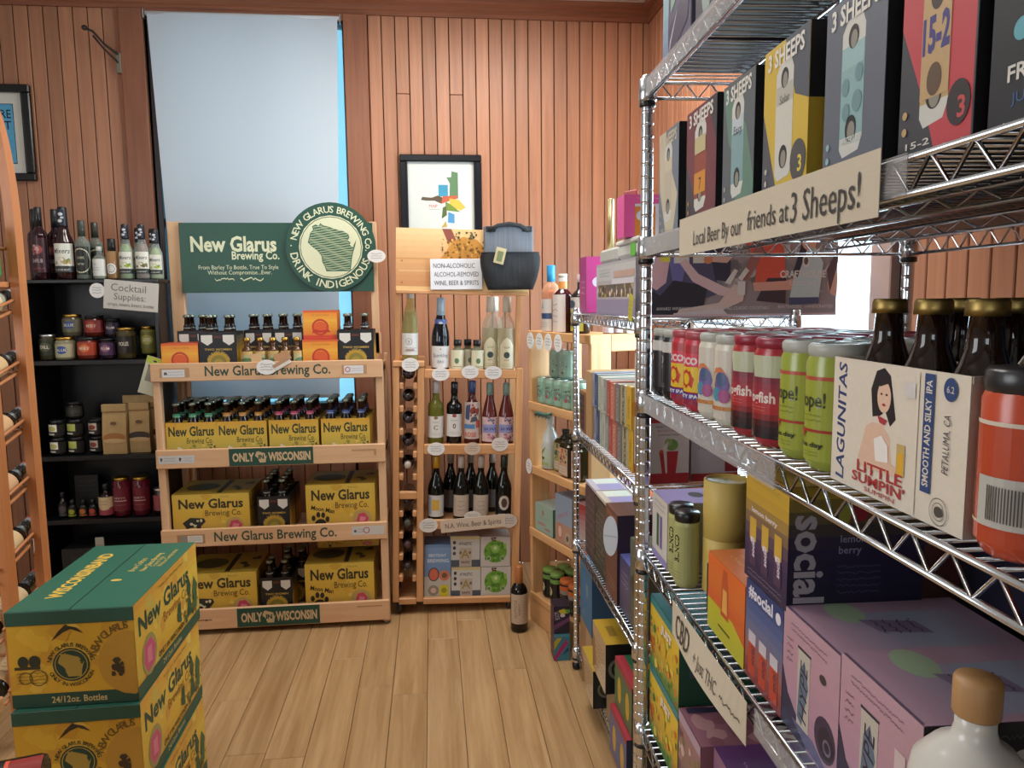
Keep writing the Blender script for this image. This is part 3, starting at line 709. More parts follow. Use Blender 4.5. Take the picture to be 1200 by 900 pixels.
# fourth shelf
for x, lb, c1, hh in ((-1.769, 'smallest dark dropper bottle at the left of the fourth black shelf', '50484c', .12), (-1.727, 'little bottle with yellow green band on the fourth black shelf', 'a0a838', .082), (-1.677, 'little bottle with orange band on the fourth black shelf', 'b86a34', .082), (-1.634, 'little bottle with red band beside the orange banded one', 'b04438', .082)):
    bput(bottle('bitters_bottle', lb, .02, hh, glossy('141010', .1), 'spirit', .009, cap=PLAST, cap_h=.02, lab=[('r', '1d1a18', 0, 0, 1, 1), ('e', c1, .5, .5, .36, .3), ('r', c1, .1, 0, .9, .14)], lab_z=(.08, .6)), x, 3.66, .49)
bput(bottle('sauce_bottle', 'squat dark sauce bottle with cream and red label', .034, .155, glossy('1c0c0a', .08), 'spirit', .013, cap=PLAST, cap_h=.03, lab=[('r', 'a04450', 0, 0, 1, .5), ('r', 'd8c098', 0, .42, 1, 1), ('e', 'd8c098', .5, .42, .3, .14), ('scr', '7a5a40', .3, .55, .7, .85, 2)], lab_z=(.06, .62)), -1.571, 3.66, .49)
for x, lb in ((-1.497, 'tall jar of red beets with gold lid beside the sauce bottle'), (-1.408, 'tall jar of red beets with gold lid, right one of the pair')):
    bput(jar('jar', lb, .040, .187, glossy('5c1424', .08), GOLD, [('r', '6c1a2c', 0, 0, 1, 1), ('r', 'c8a8a0', .2, .42, .8, .46), ('t', 'd9c0b8', 'BEETS', .5, .56, .1, {'w': .5}), ('r', '9c5058', .25, .25, .75, .28)]), x, 3.66, .49)
bput(jar('jar', 'short jar with pink label at the right end of the fourth black shelf', .034, .125, glossy('200c10', .1), SILVER, [('r', 'a05058', 0, 0, 1, 1)]), -1.325, 3.67, .49)
o = carton('sign_card', 'sign', 'dark standing card at the back of the fourth black shelf', .112, .004, .17, '2a2826', {'F': [('scr', '48443f', .1, .2, .9, .9, 5)]}); bput(o, -1.72, 3.80, .49)
bput(carton('price_card', 'card', 'small pale card standing on the lowest black shelf', .04, .004, .05, 'a8a89c', {'F': [('r', '8a8a80', .1, .2, .9, .3)]}), -1.60, 3.62, .345)
bput(carton('cardboard_box', 'box', 'dark cardboard box on the lowest black shelf behind the green cases', .40, .2, .20, '1e1c1c', {'F': [('r', '2c2a2a', .1, .2, .9, .8)]}), -1.58, 3.63, .14)

# ================================================================ ARCHED WOODEN WINE RACK, far left
GX = -1.335
o = empty('arched_wine_rack', (GX, 2.6, 0)); tag(o, 'copper brown wooden wine rack with arched side frame at the left edge', 'rack')
def arch(x0, x1, name):
    m = MB(); yo, yn = 0.0, -.245; w_ = .045; H0 = 1.72; pts_o = []; pts_i = []
    n = 16; cy = (yo+yn)/2; ry = (yo-yn)/2; rz = .42
    pts_o += [(yo, 0)]; pts_i += [(yo-w_, 0)]
    for i in range(n+1):
        a = PI*i/n; pts_o.append((cy + ry*math.cos(a), H0 + rz*math.sin(a))); pts_i.append((cy + (ry-w_)*math.cos(a), H0 + (rz-w_)*math.sin(a)))
    pts_o.append((yn, 0)); pts_i.append((yn+w_, 0))
    k = len(pts_o); vs = []
    for x in (x0, x1):
        for a, b_ in pts_o: vs.append((x, a, b_))
        for a, b_ in pts_i: vs.append((x, a, b_))
    fs = []
    for i in range(k-1):
        fs.append((i, i+1, k+i+1, k+i)); fs.append((2*k+i, 3*k+i, 3*k+i+1, 2*k+i+1)); fs.append((i, 2*k+i, 2*k+i+1, i+1)); fs.append((k+i, k+i+1, 3*k+i+1, 3*k+i))
    m.add(vs, fs, RACKW); m.obj(name, o)
arch(-.006, .022, 'side_frame'); arch(-.62, -.592, 'side_frame')
def P3(px, py, Yv):   # fixed world points on this rack's front, read once from the photograph
    return None
rows_z = [.30, .50, .69, .88, 1.07, 1.26, 1.46]
TI = math.radians(13.7)
for z in rows_z:
    for dz, yy in ((0, 0), ):
        for xx in (-.012, -.075, -.3, -.36):
            m = MB(); m.tube([(xx, -.26, z-.035), (xx, .0, z-.035+.26*math.tan(TI))], .0055, RACKWY, 8); m.obj('dowel', o)
    m = MB(); m.tube([(-.0015, -.255, z+.004), (-.0015, -.01, z+.004+.245*math.tan(TI))], .0048, RACKWY, 8); m.obj('dowel', o)
for z in rows_z:
    m = MB(); m.tube([(-.6, -.03, z+.02), (.0, -.03, z+.02)], .006, RACKWY, 8); m.obj('cross_dowel', o)
foil = [('r', 'c8503c', 0, 0, 1, 1)]
gl = [('dark wine bottle with tan label, lowest visible in the arched rack', GREENG, 'c9a87c', '5a3c2c'), ('wine bottle with big cream label lying second from the bottom of the arched rack', GREENG, 'cdb58c', '7c2a30'),
      ('wine bottle with cream script label and round dark seal in the arched rack', GREENG, 'd2b78a', '3a2420'), ('wine bottle with orange cap lying at the height of the kraft bags', GREENG, 'cda57c', '5c3420'),
      ('wine bottle with speckled tan label lying midway up the arched rack', GREENG, 'd0a87c', '40342c'), ('wine bottle with plaid neck and tan label lying below the green ones', GREENG, 'cfae80', '2c3430'),
      ('clear wine bottle lying near the upper tier of the arched rack', glass('c8d0c0', .35), 'd8c49a', '6c7c5c')]
for i, (lb, gm, c1, c2) in enumerate(gl):
    z = rows_z[i]
    b_ = bottle('wine_bottle', lb, .036, .30, gm, 'bordeaux', .0145, cap=glossy(('8c9498', '50585c', '8c9498', '8c9498', '8c9498', '8c9498', 'c8c8c0')[i], .3), cap_h=.085, cap_top=glossy('a8432f', .3), lab=[('r', c1, 0, 0, 1, 1), ('e', c2, .35, .7, .12, .12), ('scr', c2, .2, .15, .8, .5, 3)], lab_z=(.06, .58), span=3.6,
        lab2=(.0175, [('r', '2a2e30', 0, 0, 1, 1), ('blobs', ['8c9498', '50585c', 'b5bcc0'], .05, .05, .95, .95, 16, .1)], 3.0), lab2_z=(.78, .90))
    b_.location = (GX-.045, 2.342, z+.008); b_.rotation_euler = (-(PI/2 - TI), 0, .0)
    # lying on its side: axis along +y, tilted up
    b_.rotation_euler = (Matrix.Rotation(-(PI/2 - TI), 4, 'X') @ Matrix.Rotation(.95, 4, 'Z')).to_euler()
    b2 = dup(b_, (GX-.33, 2.342, z+.008), label=lb.replace('wine bottle', 'neighbouring wine bottle', 1)); b2.rotation_euler = b_.rotation_euler
for i, (x, yy, lb) in enumerate(((GX-.035, 2.50, 'bright green bottle standing nearest the rack arch'), (GX-.085, 2.44, 'bright green bottle at the very left edge of the photo'))):
    g = bottle('mixer_bottle', lb, .032, .16, glossy('3c8a4a', .12), 'spirit', .013, cap=glossy('1f6a30', .2), cap_h=.03, lab=[('r', '5c9a50', 0, 0, 1, 1), ('e', 'b5c860', .5, .4, .3, .25)], lab_z=(.1, .55)); put(g, (x, yy, 1.585))
m = MB(); m.box(-.60, -.20, 1.555, -.01, -.01, 1.573, RACKWY, .002); m.obj('top_shelf', o)
m = MB(); m.tube([(-.6, -.02, 1.60+.08), (-.006, -.02, 1.68)], .006, RACKWY, 8); m.obj('cross_dowel', o)
oval_tag('small round cream tag clipped low on the arched wine rack', WORLD, GX-.005, 2.56, .70, .03, .06, -1.0)
g = carton('gift_tag', 'tag', 'lime green and white hanging gift packet left of the display shelf', .075, .006, .17, 'c9cbb4', {'F': [('r', 'b5c24a', 0, .82, 1, 1), ('e', '2c3028', .5, .9, .05, .025), ('r', '8e8a80', .2, .35, .7, .7), ('e', '6c5c50', .45, .75, .12, .07)]}); put(g, (-1.262, 3.40, 1.10)); g.rotation_euler = (0, .32, 0)

# ================================================================ STACK OF BEER CASES
def case_art(dark=1):
    F = [('r', 'd0a02c', 0, 0, 1, .86), ('blobs', ['d8aa34', 'c8942c', 'dab040'], 0, .15, 1, .86, 26, .12), ('r', '1f4436', 0, .86, 1, 1), ('r', '1f4436', 0, 0, 1, .14), ('t', 'c9b070', '24/12oz. Bottles', .53, .07, .095, {'w': .44, 'b': .015}),
         ('e', 'b98a30', .98, .42, .34, .34), ('r', '1f4436', .999, 0, 1, .01), ('p', '2e2a1c', [(.34, .68), (.40, .78), (.46, .85), (.53, .83), (.60, .75), (.5, .80), (.44, .77)]), ('p', 'e0b850', [(.47, .84), (.53, .86), (.62, .77), (.56, .81)]),
         ('e', '1d3c30', .485, .43, .175, .175), ('ring', 'b99a3c', .485, .43, .150, .158), ('wi', 'a88c3c', .485, .43, .25), ('ct', '2c3a24', 'NEW GLARUS BREWING', .485, .43, .19, .058, -80, 80), ('ct', '2c3a24', 'ONLY IN WISCONSIN', .485, .43, .19, .055, 250, 110),
         ('ct', '6f5420', 'NEW GLARUS', .98, .42, .36, .11, -75, -5), ('e', '2a2e1c', .11, .48, .05, .06), ('e', '2a2e1c', .20, .48, .055, .065), ('r', '3a321c', .04, .40, .24, .43), ('ring', '6f5a24', .12, .31, .055, .065), ('ring', '6f5a24', .22, .31, .075, .085), ('scr', '54441c', .05, .24, .28, .38, 4),
         ('blobs', ['3a2e1c'], .80, .28, .90, .48, 9, .05)]
    R = [('g', ['e0b03a', 'e8c24a', 'ecc850', 'e5b048'], 0, .14, 1, 1), ('blobs', ['ecd060', 'e0a848', 'd8c058'], 0, .15, 1, 1, 24, .12), ('r', '265a48', 0, 0, 1, .14), ('t', 'd9c98a', '24/12oz. Bottles', .5, .07, .08, {'w': .3}),
         ('t', '245044', 'New Glarus', .44, .73, .28, {'w': .78, 'b': .03}), ('t', 'a8702c', 'Brewing Co.', .60, .54, .16, {'w': .42, 'b': .015}), ('t', '9c7c34', 'From the Bottling Dept', .55, .92, .05, {'w': .4}),
         ('e', 'a8a060', .17, .34, .20, .22), ('p', 'd05a80', [(.11, .48), (.2, .5), (.25, .38), (.23, .2), (.13, .17), (.09, .3)]), ('p', 'e58aa0', [(.14, .42), (.2, .42), (.2, .24), (.14, .26)]),
         ('t', '4c4420', 'ONLY IN WISCONSIN', .5, .2, .09, {'w': .42, 'b': .02}), ('p', '2c5c44', [(.76, .2), (.80, .44), (.78, .56), (.82, .7), (.86, .55), (.84, .42), (.86, .2)]), ('p', '3a6c4c', [(.90, .2), (.88, .45), (.92, .62), (.97, .5), (.95, .2)]), ('p', '2c5c44', [(.60, .3), (.62, .48), (.67, .5), (.66, .25)]), ('blobs', ['2c5038', '8a6c2c', '55683a'], .6, .16, .98, .5, 22, .05)]
    T = [('r', '2c6350', 0, 0, 1, 1), ('t', 'e0b648', 'WISCONSINBAND', .24, .50, .105, {'rot': 90, 'b': .03, 'sx': .78}), ('t', 'd0b458', 'Brew Crafters', .66, .62, .055, {'rot': 90, 'sx': .7, 'sh': .3}),
         ('t', 'd0b458', 'New Glarus Brewing', .76, .66, .045, {'rot': 90, 'b': .01, 'sx': .8}), ('t', 'd0b458', 'True to Style', .82, .66, .04, {'rot': 90, 'sx': .8}), ('t', 'd0b458', 'Without Compromise', .88, .72, .04, {'rot': 90, 'sx': .8}),
         ('r', '1c3c30', .499, 0, .503, 1), ('e', 'd0b458', .62, .38, .03, .015)]
    return {'F': F, 'R': R, 'T': T}
w_, d_, h_ = .298, .495, .248
c1 = carton('beer_case', 'case', 'top green and yellow beer case of the stack at bottom left', w_, d_, h_, 'd0a23a', case_art(), 'stacked beer cases', .003)
m = MB(); m.box(-.004, -.002, 0, .004, 0.0, 0, paper('1f4436'))
m = MB(); m.box(-w_/2-.002, -.003, h_-.034, w_/2+.002, .0, h_+.0015, paper('24503f'), .001); m.box(-.002, 0, h_, .002, d_, h_+.0025, paper('1c4034')); m.box(-w_/2, 0, h_-.001, -.003, d_, h_+.0012, paper('2c6350'), .0006); m.box(.003, 0, h_-.001, w_/2, d_, h_+.0012, paper('2c6350'), .0006)
m2 = m.obj('top_flaps', c1)
for ch in list(c1.children):
    if ch.name.startswith('printed'): ch.location.z = .0016
put(c1, (-.906, 1.862, .502), .0)
dup(c1, (-.902, 1.850, .252), 0.015, 'second green and yellow beer case, directly under the top one'); dup(c1, (-.896, 1.842, .002), 0.02, 'lowest green and yellow beer case of the stack')
# bottle on a little rack corner, bottom left
o = empty('low_bottle_rack', (-.86, 1.30, 0), .0); tag(o, 'corner of a small pine rack holding a red and black bottle', 'rack')
m = MB(); m.box(.115, -.06, 0, .155, -.02, .665, ORWOOD, .003); m.obj('post', o)
m = MB(); m.box(-.45, -.06, .575, .115, -.03, .60, ORWOODX, .003); m.box(-.45, .08, .575, .115, .11, .60, ORWOODX, .003); m.obj('rail', o)
m = MB(); m.box(-.49, -.06, 0, -.45, -.02, .665, ORWOOD, .003); m.box(-.49, .08, 0, -.45, .12, .665, ORWOOD, .003); m.box(.115, .08, 0, .155, .12, .60, ORWOOD, .003); m.obj('post', o)
b_ = bottle('wine_bottle', 'red and black bottle lying at the bottom left corner of the photo', .040, .28, glossy('1a1012', .08), 'spirit', .016, cap=PLAST, cap_h=.04,
    lab=[('r', '1a1a1e', 0, 0, 1, 1), ('r', '8c2a24', 0, 0, 1, .30), ('r', 'd8563c', 0, .30, 1, .34), ('t', 'd8d4cc', 'NAUGHTY', .5, .66, .14, {'w': .62, 'b': .02}), ('t', 'c8a090', 'GRAPE', .5, .46, .07, {'w': .2}), ('blobs', ['b5503c', '8c2a24'], .2, .76, .8, .98, 8, .07)], lab_z=(.0, .62), span=5.0)
b_.location = (-.712, 1.335, .655); b_.rotation_euler = Matrix.Rotation(-PI/2, 4, 'Y').to_euler()
b_.rotation_euler = (Matrix.Rotation(.25, 4, 'Z') @ Matrix.Rotation(-PI/2, 4, 'Y') @ Matrix.Rotation(-.9, 4, 'Z')).to_euler()
cc = carton('wine_carton', 'box', 'cream carton with dark scrollwork at the left edge beside the beer cases', .16, .10, .135, 'cdb89c', {'F': [('p', '2c2426', [(.8, .3), (.95, .42), (.9, .5), (.99, .62), (.97, .66), (.85, .5), (.88, .42)]), ('ring', '2c2426', .86, .2, .09, .11), ('ring', '2c2426', .90, .8, .08, .1)], 'R': [('scr', '4c3c38', .1, .1, .9, .9, 5)]})
put(cc, (-.965, 1.42, .716))
m = MB(); m.box(-.19, .105, .685, -.02, .225, .714, ORWOODX, .002); m.obj('shelf_board', o)
m = MB(); m.box(-.18, .17, 0, -.15, .20, .69, ORWOOD, .002); m.box(-.06, .17, 0, -.03, .20, .69, ORWOOD, .002); m.obj('post', o)

# ================================================================ BREWERY DISPLAY SHELF
EY = 3.37; EX0, EX1 = -1.222, -.226
o = empty('display_shelf', (0, EY, 0)); tag(o, 'light pine brewery display shelf with green sign board above it', 'shelf')
for x0, x1 in ((EX0, EX0+.032), (EX1-.034, EX1)):
    m = MB(); m.box(x0, 0, .012, x1, .035, 1.225, PINEZ, .003); m.obj('front_post', o)
    m = MB(); m.lathe([(.016, 0), (.018, .004), (.018, .012), (.012, .014)], metal('77756f', .4), 12, ((x0+x1)/2, .018)); m.obj('foot', o)
# narrow side boards show as frame sides
for x in (EX0+.002, EX1-.018):
    m = MB(); m.box(x, .345, .0, x+.016, .38, 1.245, PINEZ, .003); m.obj('rear_post', o)
rails = [(1.160, 1.240, 'top'), (.774, .858, 'a'), (.414, .495, 'b'), (.026, .121, 'c')]
green = '1f4a3c'
for i, (z0, z1, _) in enumerate(rails):
    m = MB(); m.box(EX0, -.018, z0, EX1, .0, z1, PINE, .003); r = m.obj('front_rail', o)
    m = MB(); W = EX1-EX0; H = z1-z0
    if i in (0, 2): pr = [('t', '2f4a3c', 'New Glarus Brewing Co.', .50, .55, .76, {'w': .54, 'b': .018})]
    else: pr = [('r', green, .313 if i == 1 else .31, .04, .68, .97), ('t', 'd0b48c', 'ONLY', .375, .5, .62, {'w': .095, 'b': .04}), ('wi', 'c9b088', .452, .5, .62), ('t', '1f4a3c', 'IN', .452, .5, .3, {'b': .05}), ('t', 'd0b48c', 'WISCONSIN', .575, .5, .62, {'w': .185, 'b': .04})]
    if i == 0: pr += [('r', 'b58d68', .04, .22, .165, .74), ('r', 'd9d8d8', .05, .24, .145, .66), ('blobs', ['55585c'], .052, .35, .072, .6, 3, .12), ('scr', '8a8c90', .075, .3, .14, .6, 2), ('r', 'b58d68', .82, .22, .93, .74), ('r', 'dcdadb', .83, .25, .915, .7), ('ring', 'b0505a', .846, .48, .1, .15), ('scr', '8a8ca8', .86, .35, .91, .6, 2)]
    if i == 1: pr += [('r', 'c8c8c6', .012, .28, .165, .70), ('blobs', ['3c4044'], .02, .4, .03, .6, 2, .1), ('scr', '707478', .035, .36, .085, .62, 2), ('blobs', ['2c2c2c'], .10, .4, .11, .6, 2, .1), ('scr', '8a8e90', .12, .36, .155, .62, 2), ('r', 'b58d68', .85, .66, .96, .74), ('r', 'b58d68', .95, .36, .96, .7), ('r', 'dab58e', .85, .36, .955, .40)]
    if i == 2: pr += [('r', 'a87f58', .07, .2, .19, .72), ('r', '8a887c', .085, .26, .11, .66), ('r', 'd0ccc6', .115, .26, .18, .66), ('scr', '88847c', .12, .34, .175, .6, 2), ('r', 'c6c2be', .838, .3, .985, .80), ('blobs', ['3c4044'], .845, .45, .86, .65, 3, .1), ('ring', 'b0505a', .905, .56, .13, .18), ('scr', '707478', .865, .4, .895, .7, 2)]
    if i == 3: pr += [('r', '9c7450', .13, .44, .2, .52), ('e', '7a5234', .175, .47, .06, .05), ('r', 'a88058', .85, .72, .965, .77)]
    art(m, pr, lambda u, v, e: (EX0+u, -.018-e, z0+v), W, H, rough=.6); m.obj('lettering', r)
    m = MB(); m.box(EX0+.01, 0, z0+.012, EX1-.01, .372, z0+.03, PINE, .001); m.obj('shelf_board', o)
for x in (EX0+.006, EX1-.03):
    for z0 in (.40, .76, 1.15):
        m = MB(); m.box(x, .03, z0+.02, x+.02, .35, z0+.06, PINEY, .002); m.obj('side_rail', o)
# back boards behind the upper goods and the sign
m = MB(); m.box(-1.19, .372, 1.24, -.255, .385, 1.345, PINE, .002); m.obj('back_board', o)
for x0, x1 in ((-1.245, -1.182), (-.298, -.262)):
    m = MB(); m.box(x0, .372, .6, x1, .400, 1.885, PINEZ, .003); m.obj('sign_post', o)
sg = None
m = MB(); m.box(-1.185, .355, 1.548, -.280, .371, 1.878, paper('1f4e3f', .4), .001)
n = 40; cx, cz, R_ = -.478, 1.760, .213
m.prism([(cx + R_*math.cos(2*PI*i/n), cz + R_*math.sin(2*PI*i/n)) for i in range(n)], .338, .356, paper('1f4e3f', .4))
sg = m.obj('sign_board', o)
m = MB(); W, H = .905, .33
art(m, [('t', 'dfe3c0', 'New Glarus', .275, .70, .30, {'w': .44, 'b': .03}), ('t', 'dfe3c0', 'Brewing Co.', .385, .535, .165, {'w': .245, 'b': .02}), ('t', 'dfe3c0', 'From Barley To Bottle, True To Style', .295, .365, .085, {'w': .41}), ('t', 'dfe3c0', 'Without Compromise...Ever.', .30, .29, .085, {'w': .33}),
        ('scr', 'dfe3c0', .17, .14, .27, .24, 1), ('scr', 'dfe3c0', .30, .13, .42, .25, 1)], lambda u, v, e: (-1.185+u, .355-e, 1.548+v), W, H); m.obj('lettering', sg)
m = MB(); S = 2*R_
art(m, [('e', 'dfe3c0', .5, .5, .355, .355), ('ring', '1f4e3f', .5, .5, .335, .343), ('wi', '5c7c60', .515, .5, .54, 'dfe3c0') if False else ('wi', '3f6b52', .515, .5, .54, 'cfd6b0'),
        ('ct', 'dfe3c0', 'NEW GLARUS BREWING Co.', .5, .5, .385, .105, -78, 98), ('ct', 'dfe3c0', 'DRINK INDIGENOUS', .5, .5, .375, .12, 262, 108), ('e', 'dfe3c0', .06, .52, .008, .008)], lambda u, v, e: (cx-R_+u, .338-e, cz-R_+v), S, S); m.obj('round_emblem', sg)
oval_tag('white oval tag pinned on the right post of the green sign', WORLD, -.262, 3.700, 1.715, .088, .062)
oval_tag('white oval tag over the lettering of the display top rail', WORLD, -.728, 3.348, 1.215, .088, .066)
t_ = carton('blank_label', 'tag', 'small white and brown slanted label beside the oval tag on the top rail', .08, .002, .03, 'dcd6cc', {'F': [('r', 'b08c6c', 0, .5, 1, 1)]}); put(t_, (-.655, 3.345, 1.215)); t_.rotation_euler = (0, -.5, 0)

# ---- goods on it
yel = 'd6b44a'
def sixpack(label, x, y, z, w, d, h, collar, group, nb=(3, 2), front=True):
    F = [('g', ['a8a058', 'c8b04c', 'd8b848', 'd9a83c'], 0, 0, 1, 1), ('t', '2c3a24', 'New Glarus', .5, .76, .36, {'w': .9, 'b': .03}), ('t', '4c5024', 'Brewing Co.', .66, .50, .22, {'w': .52, 'b': .01}), ('blobs', ['b8842c', '8a8a3a', 'dcc468'], .45, .05, .98, .40, 14, .07), ('blobs', ['dcd8c4'], .2, .2, .36, .34, 4, .07), ('blobs', ['3a3a1c'], .86, .1, .96, .4, 7, .06)]
    c_ = tray('bottle_carrier', 'carrier', label, w, d, h, 'd0ac42', {'F': F, 'R': [('r', 'c8a038', 0, 0, 1, 1)]}, 'yellow six pack carriers')
    put(c_, (x, y, z)); return c_
beer0 = {}
def beer(collar):
    if collar in beer0: return beer0[collar]
    o_ = bottle('beer_bottle', 'x', .030, .245, AMBER, 'beer', .0125, cap=glossy('5c6c60', .3) if False else metal('8f9a8c', .35), cap_h=.010, cap_r=.0165, seg=16,
        lab2=(.0165, [('r', collar, 0, 0, 1, 1), ('r', 'd8dcd0', .2, .45, .8, .55)], 4.0), lab2_z=(.72, .815))
    beer0[collar] = o_; return o_
used = set()
def place_beer(collar, x, y, z, label, group):
    b0 = beer(collar)
    if collar not in used:
        used.add(collar); b0['label'] = label; b0['group'] = group; b0.location = (x, y, z); return b0
    return dup(b0, (x, y, z), label=label, group=group)
packs = [(-1.078, '3f9c74', 'green'), (-.861, 'd0903c', 'orange'), (-.633, 'c04870', 'pink'), (-.403, '4a62a8', 'blue')]
for px, col_, nm in packs:
    for k, (yy, rr) in enumerate(((3.395, 'front'), (3.535, 'rear'))):
        sixpack('yellow beer six pack carrier of bottles with %s neck labels, %s row' % (nm, rr), px, yy, .806, .218, .132, .165, col_, None)
        for i in (-1, 0, 1):
            for j in (0, 1):
                place_beer(col_, px + i*.069, yy + .034 + j*.064, .809, 'beer bottle with %s neck label, %s %s in the %s carrier' % (nm, ('left', 'middle', 'right')[i+1], ('front', 'back')[j], rr), 'beer bottles with %s neck labels, %s carrier' % (nm, rr))
def twelve(label, x, y, z, w, d, h, kind):
    F = [('g', ['c8a048', 'd8b040', 'dcbc50'], 0, 0, 1, 1), ('blobs', ['dcc058', 'cfa63c'], 0, 0, 1, 1, 12, .12), ('t', '33301c', 'New Glarus', .50, .78, .30, {'w': .84, 'b': .03}), ('t', '5c4a20', 'Brewing Co.', .66, .56, .19, {'w': .48, 'b': .01}), ('e', 'b89c58', .80, .25, .2, .2), ('p', 'c84860', [(.72, .2), (.78, .12), (.86, .14), (.90, .26), (.84, .38), (.75, .36)]), ('p', 'e08890', [(.76, .2), (.84, .2), (.86, .28), (.78, .3)]), ('t', '7c6c38', 'Wisconsin', .68, .93, .05)]
    if kind == 'cow': F += [('p', '2a2a22', [(.12, .34), (.22, .46), (.40, .44), (.42, .36), (.36, .26), (.34, .08), (.31, .08), (.30, .24), (.2, .22), (.19, .05), (.16, .05), (.16, .24)]), ('blobs', ['d8d0a8'], .18, .24, .38, .42, 6, .05)]
    else: F += [('t', '33301c', 'Moon Man', .24, .48, .13, {'w': .34, 'rot': -12, 'b': .02}), ('e', '2a2418', .20, .16, .12, .12), ('e', '2a2418', .10, .30, .04, .06), ('e', '2a2418', .17, .37, .04, .06), ('e', '2a2418', .24, .36, .04, .06), ('e', '2a2418', .30, .27, .04, .06)]
    T = [('r', 'b09438', 0, 0, 1, 1), ('r', '2c2a18', .56, .05, .63, .95), ('e', '4c4a28', .3, .5, .28, .25), ('blobs', ['3c3820'], .68, .2, .95, .8, 6, .1)]
    c_ = carton('beer_box', 'box', label, w, d, h, 'c9a23c', {'F': F, 'T': T, 'R': [('r', 'c09838', 0, 0, 1, 1), ('t', '3c4024', 'New Glarus', .5, .6, .2, {'w': .8})]}, None, .004)
    put(c_, (x, y, z)); return c_
twelve('yellow twelve pack with cow picture on the third tier', -1.012, 3.395, .445, .335, .27, .198, 'cow')
twelve('yellow twelve pack with black paw print on the third tier', -.437, 3.395, .445, .312, .27, .222, 'paw')
twelve('yellow twelve pack with cow picture on the bottom tier', -.995, 3.395, .058, .33, .27, .215, 'cow')
twelve('yellow twelve pack with black paw print on the bottom tier', -.455, 3.395, .058, .315, .27, .235, 'paw')
twelve('yellow twelve pack edge seen behind the paw print one, bottom tier', -.425, 3.53, .325, .29, .16, .055, 'paw')
def blackpack(label, x, y, z, w=.15, h=.215, moon=True, cap=True):
    d_ = .13
    F = [('r', '16161a', 0, 0, 1, 1), ('t', 'c8a850', 'TWO WOMEN', .5, .56, .07, {'w': .72, 'b': .02}), ('e', 'b8922c', .5, .24, .27, .25) if moon else ('r', '16161a', 0, 0, .1, .1), ('ct', 'c8b060', 'NEW GLARUS BREWING', .5, .24, .25, .055, -80, 80), ('e', '8a7c34', .5, .24, .19, .18), ('e', 'a8923c', .5, .22, .12, .1), ('p', 'd9d6cf', [(.06, .92), (.36, .92), (.36, .74), (.22, .66), (.06, .76)]), ('p', 'd9d6cf', [(.64, .92), (.94, .92), (.94, .74), (.80, .66), (.64, .76)]), ('r', '5a2c20', .40, .84, .60, .90)]
    c_ = tray('bottle_carrier', 'carrier', label, w, d_, h*.82, '141416', {'F': F, 'R': [('g', ['c89838', 'd8ac40', '3c3420'], 0, 0, 1, .9)]}); put(c_, (x, y, z))
    return c_
def placeblack(label, x, y, z, w=.15):
    blackpack('black four pack carrier with round gold emblem, ' + label, x, y, z, w)
    for i in (-1, 1):
        for j in (0, 1):
            place_beer('15151a', x + i*w*.24, y+.033+j*.064, z+.003, 'dark beer bottle, %s %s, in the black carrier, %s' % (('left', '', 'right')[i+1], ('front', 'back')[j], label), 'bottles in the black carrier, ' + label)
placeblack('third tier', -.738, 3.395, .445, .142); placeblack('bottom tier', -.742, 3.395, .062, .142)
placeblack('top shelf left of middle', -.943, 3.395, 1.195, .16); placeblack('top shelf right end', -.345, 3.395, 1.195, .16)
placeblack('top shelf at the back left', -1.09, 3.54, 1.195, .14); placeblack('top shelf back middle', -.665, 3.54, 1.195, .135)
placeblack('third tier, second row', -.738, 3.54, .445, .142)
placeblack('bottom tier, second row', -.69, 3.54, .062, .142); placeblack('top shelf, behind the left middle one', -.80, 3.54, 1.195, .13)
def orangebox(label, x, y, z, w=.155, h=.125):
    F = [('g', ['d8702c', 'e0902c', 'e8a838', 'e88a30'], 0, 0, 1, 1), ('r', 'c8442c', 0, 0, 1, .14), ('r', 'd86030', 0, .93, 1, 1), ('t', 'b8741c', 'STAGHORN', .5, .84, .11, {'w': .5}), ('ring', 'c03c24', .5, .42, .22, .29), ('e', 'd85c2c', .5, .42, .22, .2), ('p', 'b83420', [(.25, .22), (.8, .24), (.74, .34), (.5, .3), (.32, .36)])]
    c_ = carton('beer_box', 'box', label, w, .12, h, 'd8702c', {'F': F, 'T': [('r', 'c8502c', 0, 0, 1, 1)]}); put(c_, (x, y, z)); return c_
orangebox('orange box with red swirl, alone at the left end of the display top shelf', -1.106, 3.392, 1.195, .155, .128)
orangebox('orange box with red swirl, lower of the stacked pair', -.500, 3.395, 1.195, .158, .135); orangebox('orange box with red swirl, upper of the stacked pair', -.500, 3.41, 1.331, .15, .128)
yb = carton('beer_box', 'box', 'plain yellow box standing behind the black carriers on the display top shelf', .11, .10, .165, 'cfae2c', {'F': [('g', ['d0982c', 'd8b834'], 0, 0, 1, 1)]}); put(yb, (-.93, 3.60, 1.195))
sm0 = bottle('small_bottle', 'small amber bottle with pale green label behind the display top rail', .0255, .15, glossy('4c2c14', .08), 'spirit', .012, cap=GOLD, cap_h=.014, lab=[('r', 'b8b488', 0, 0, 1, 1), ('e', '5c8058', .5, .35, .4, .28), ('r', 'c8a868', 0, .8, 1, 1)], lab_z=(.1, .62))
for i, x in enumerate((-.822, -.766, -.710, -.658, -.606)):
    a = sm0 if i == 0 else dup(sm0, (0, 0, 0))
    put(a, (x, 3.41 + .005*(i % 2), 1.19), .2*i); a['group'] = 'small bottles behind the display top rail'; a['label'] = 'small amber bottle with pale green label behind the top rail, %s from left' % ('first', 'second', 'third', 'fourth', 'fifth')[i]
    if i == 4: a['label'] = 'dark amber bottle at the right end of the small bottle row'
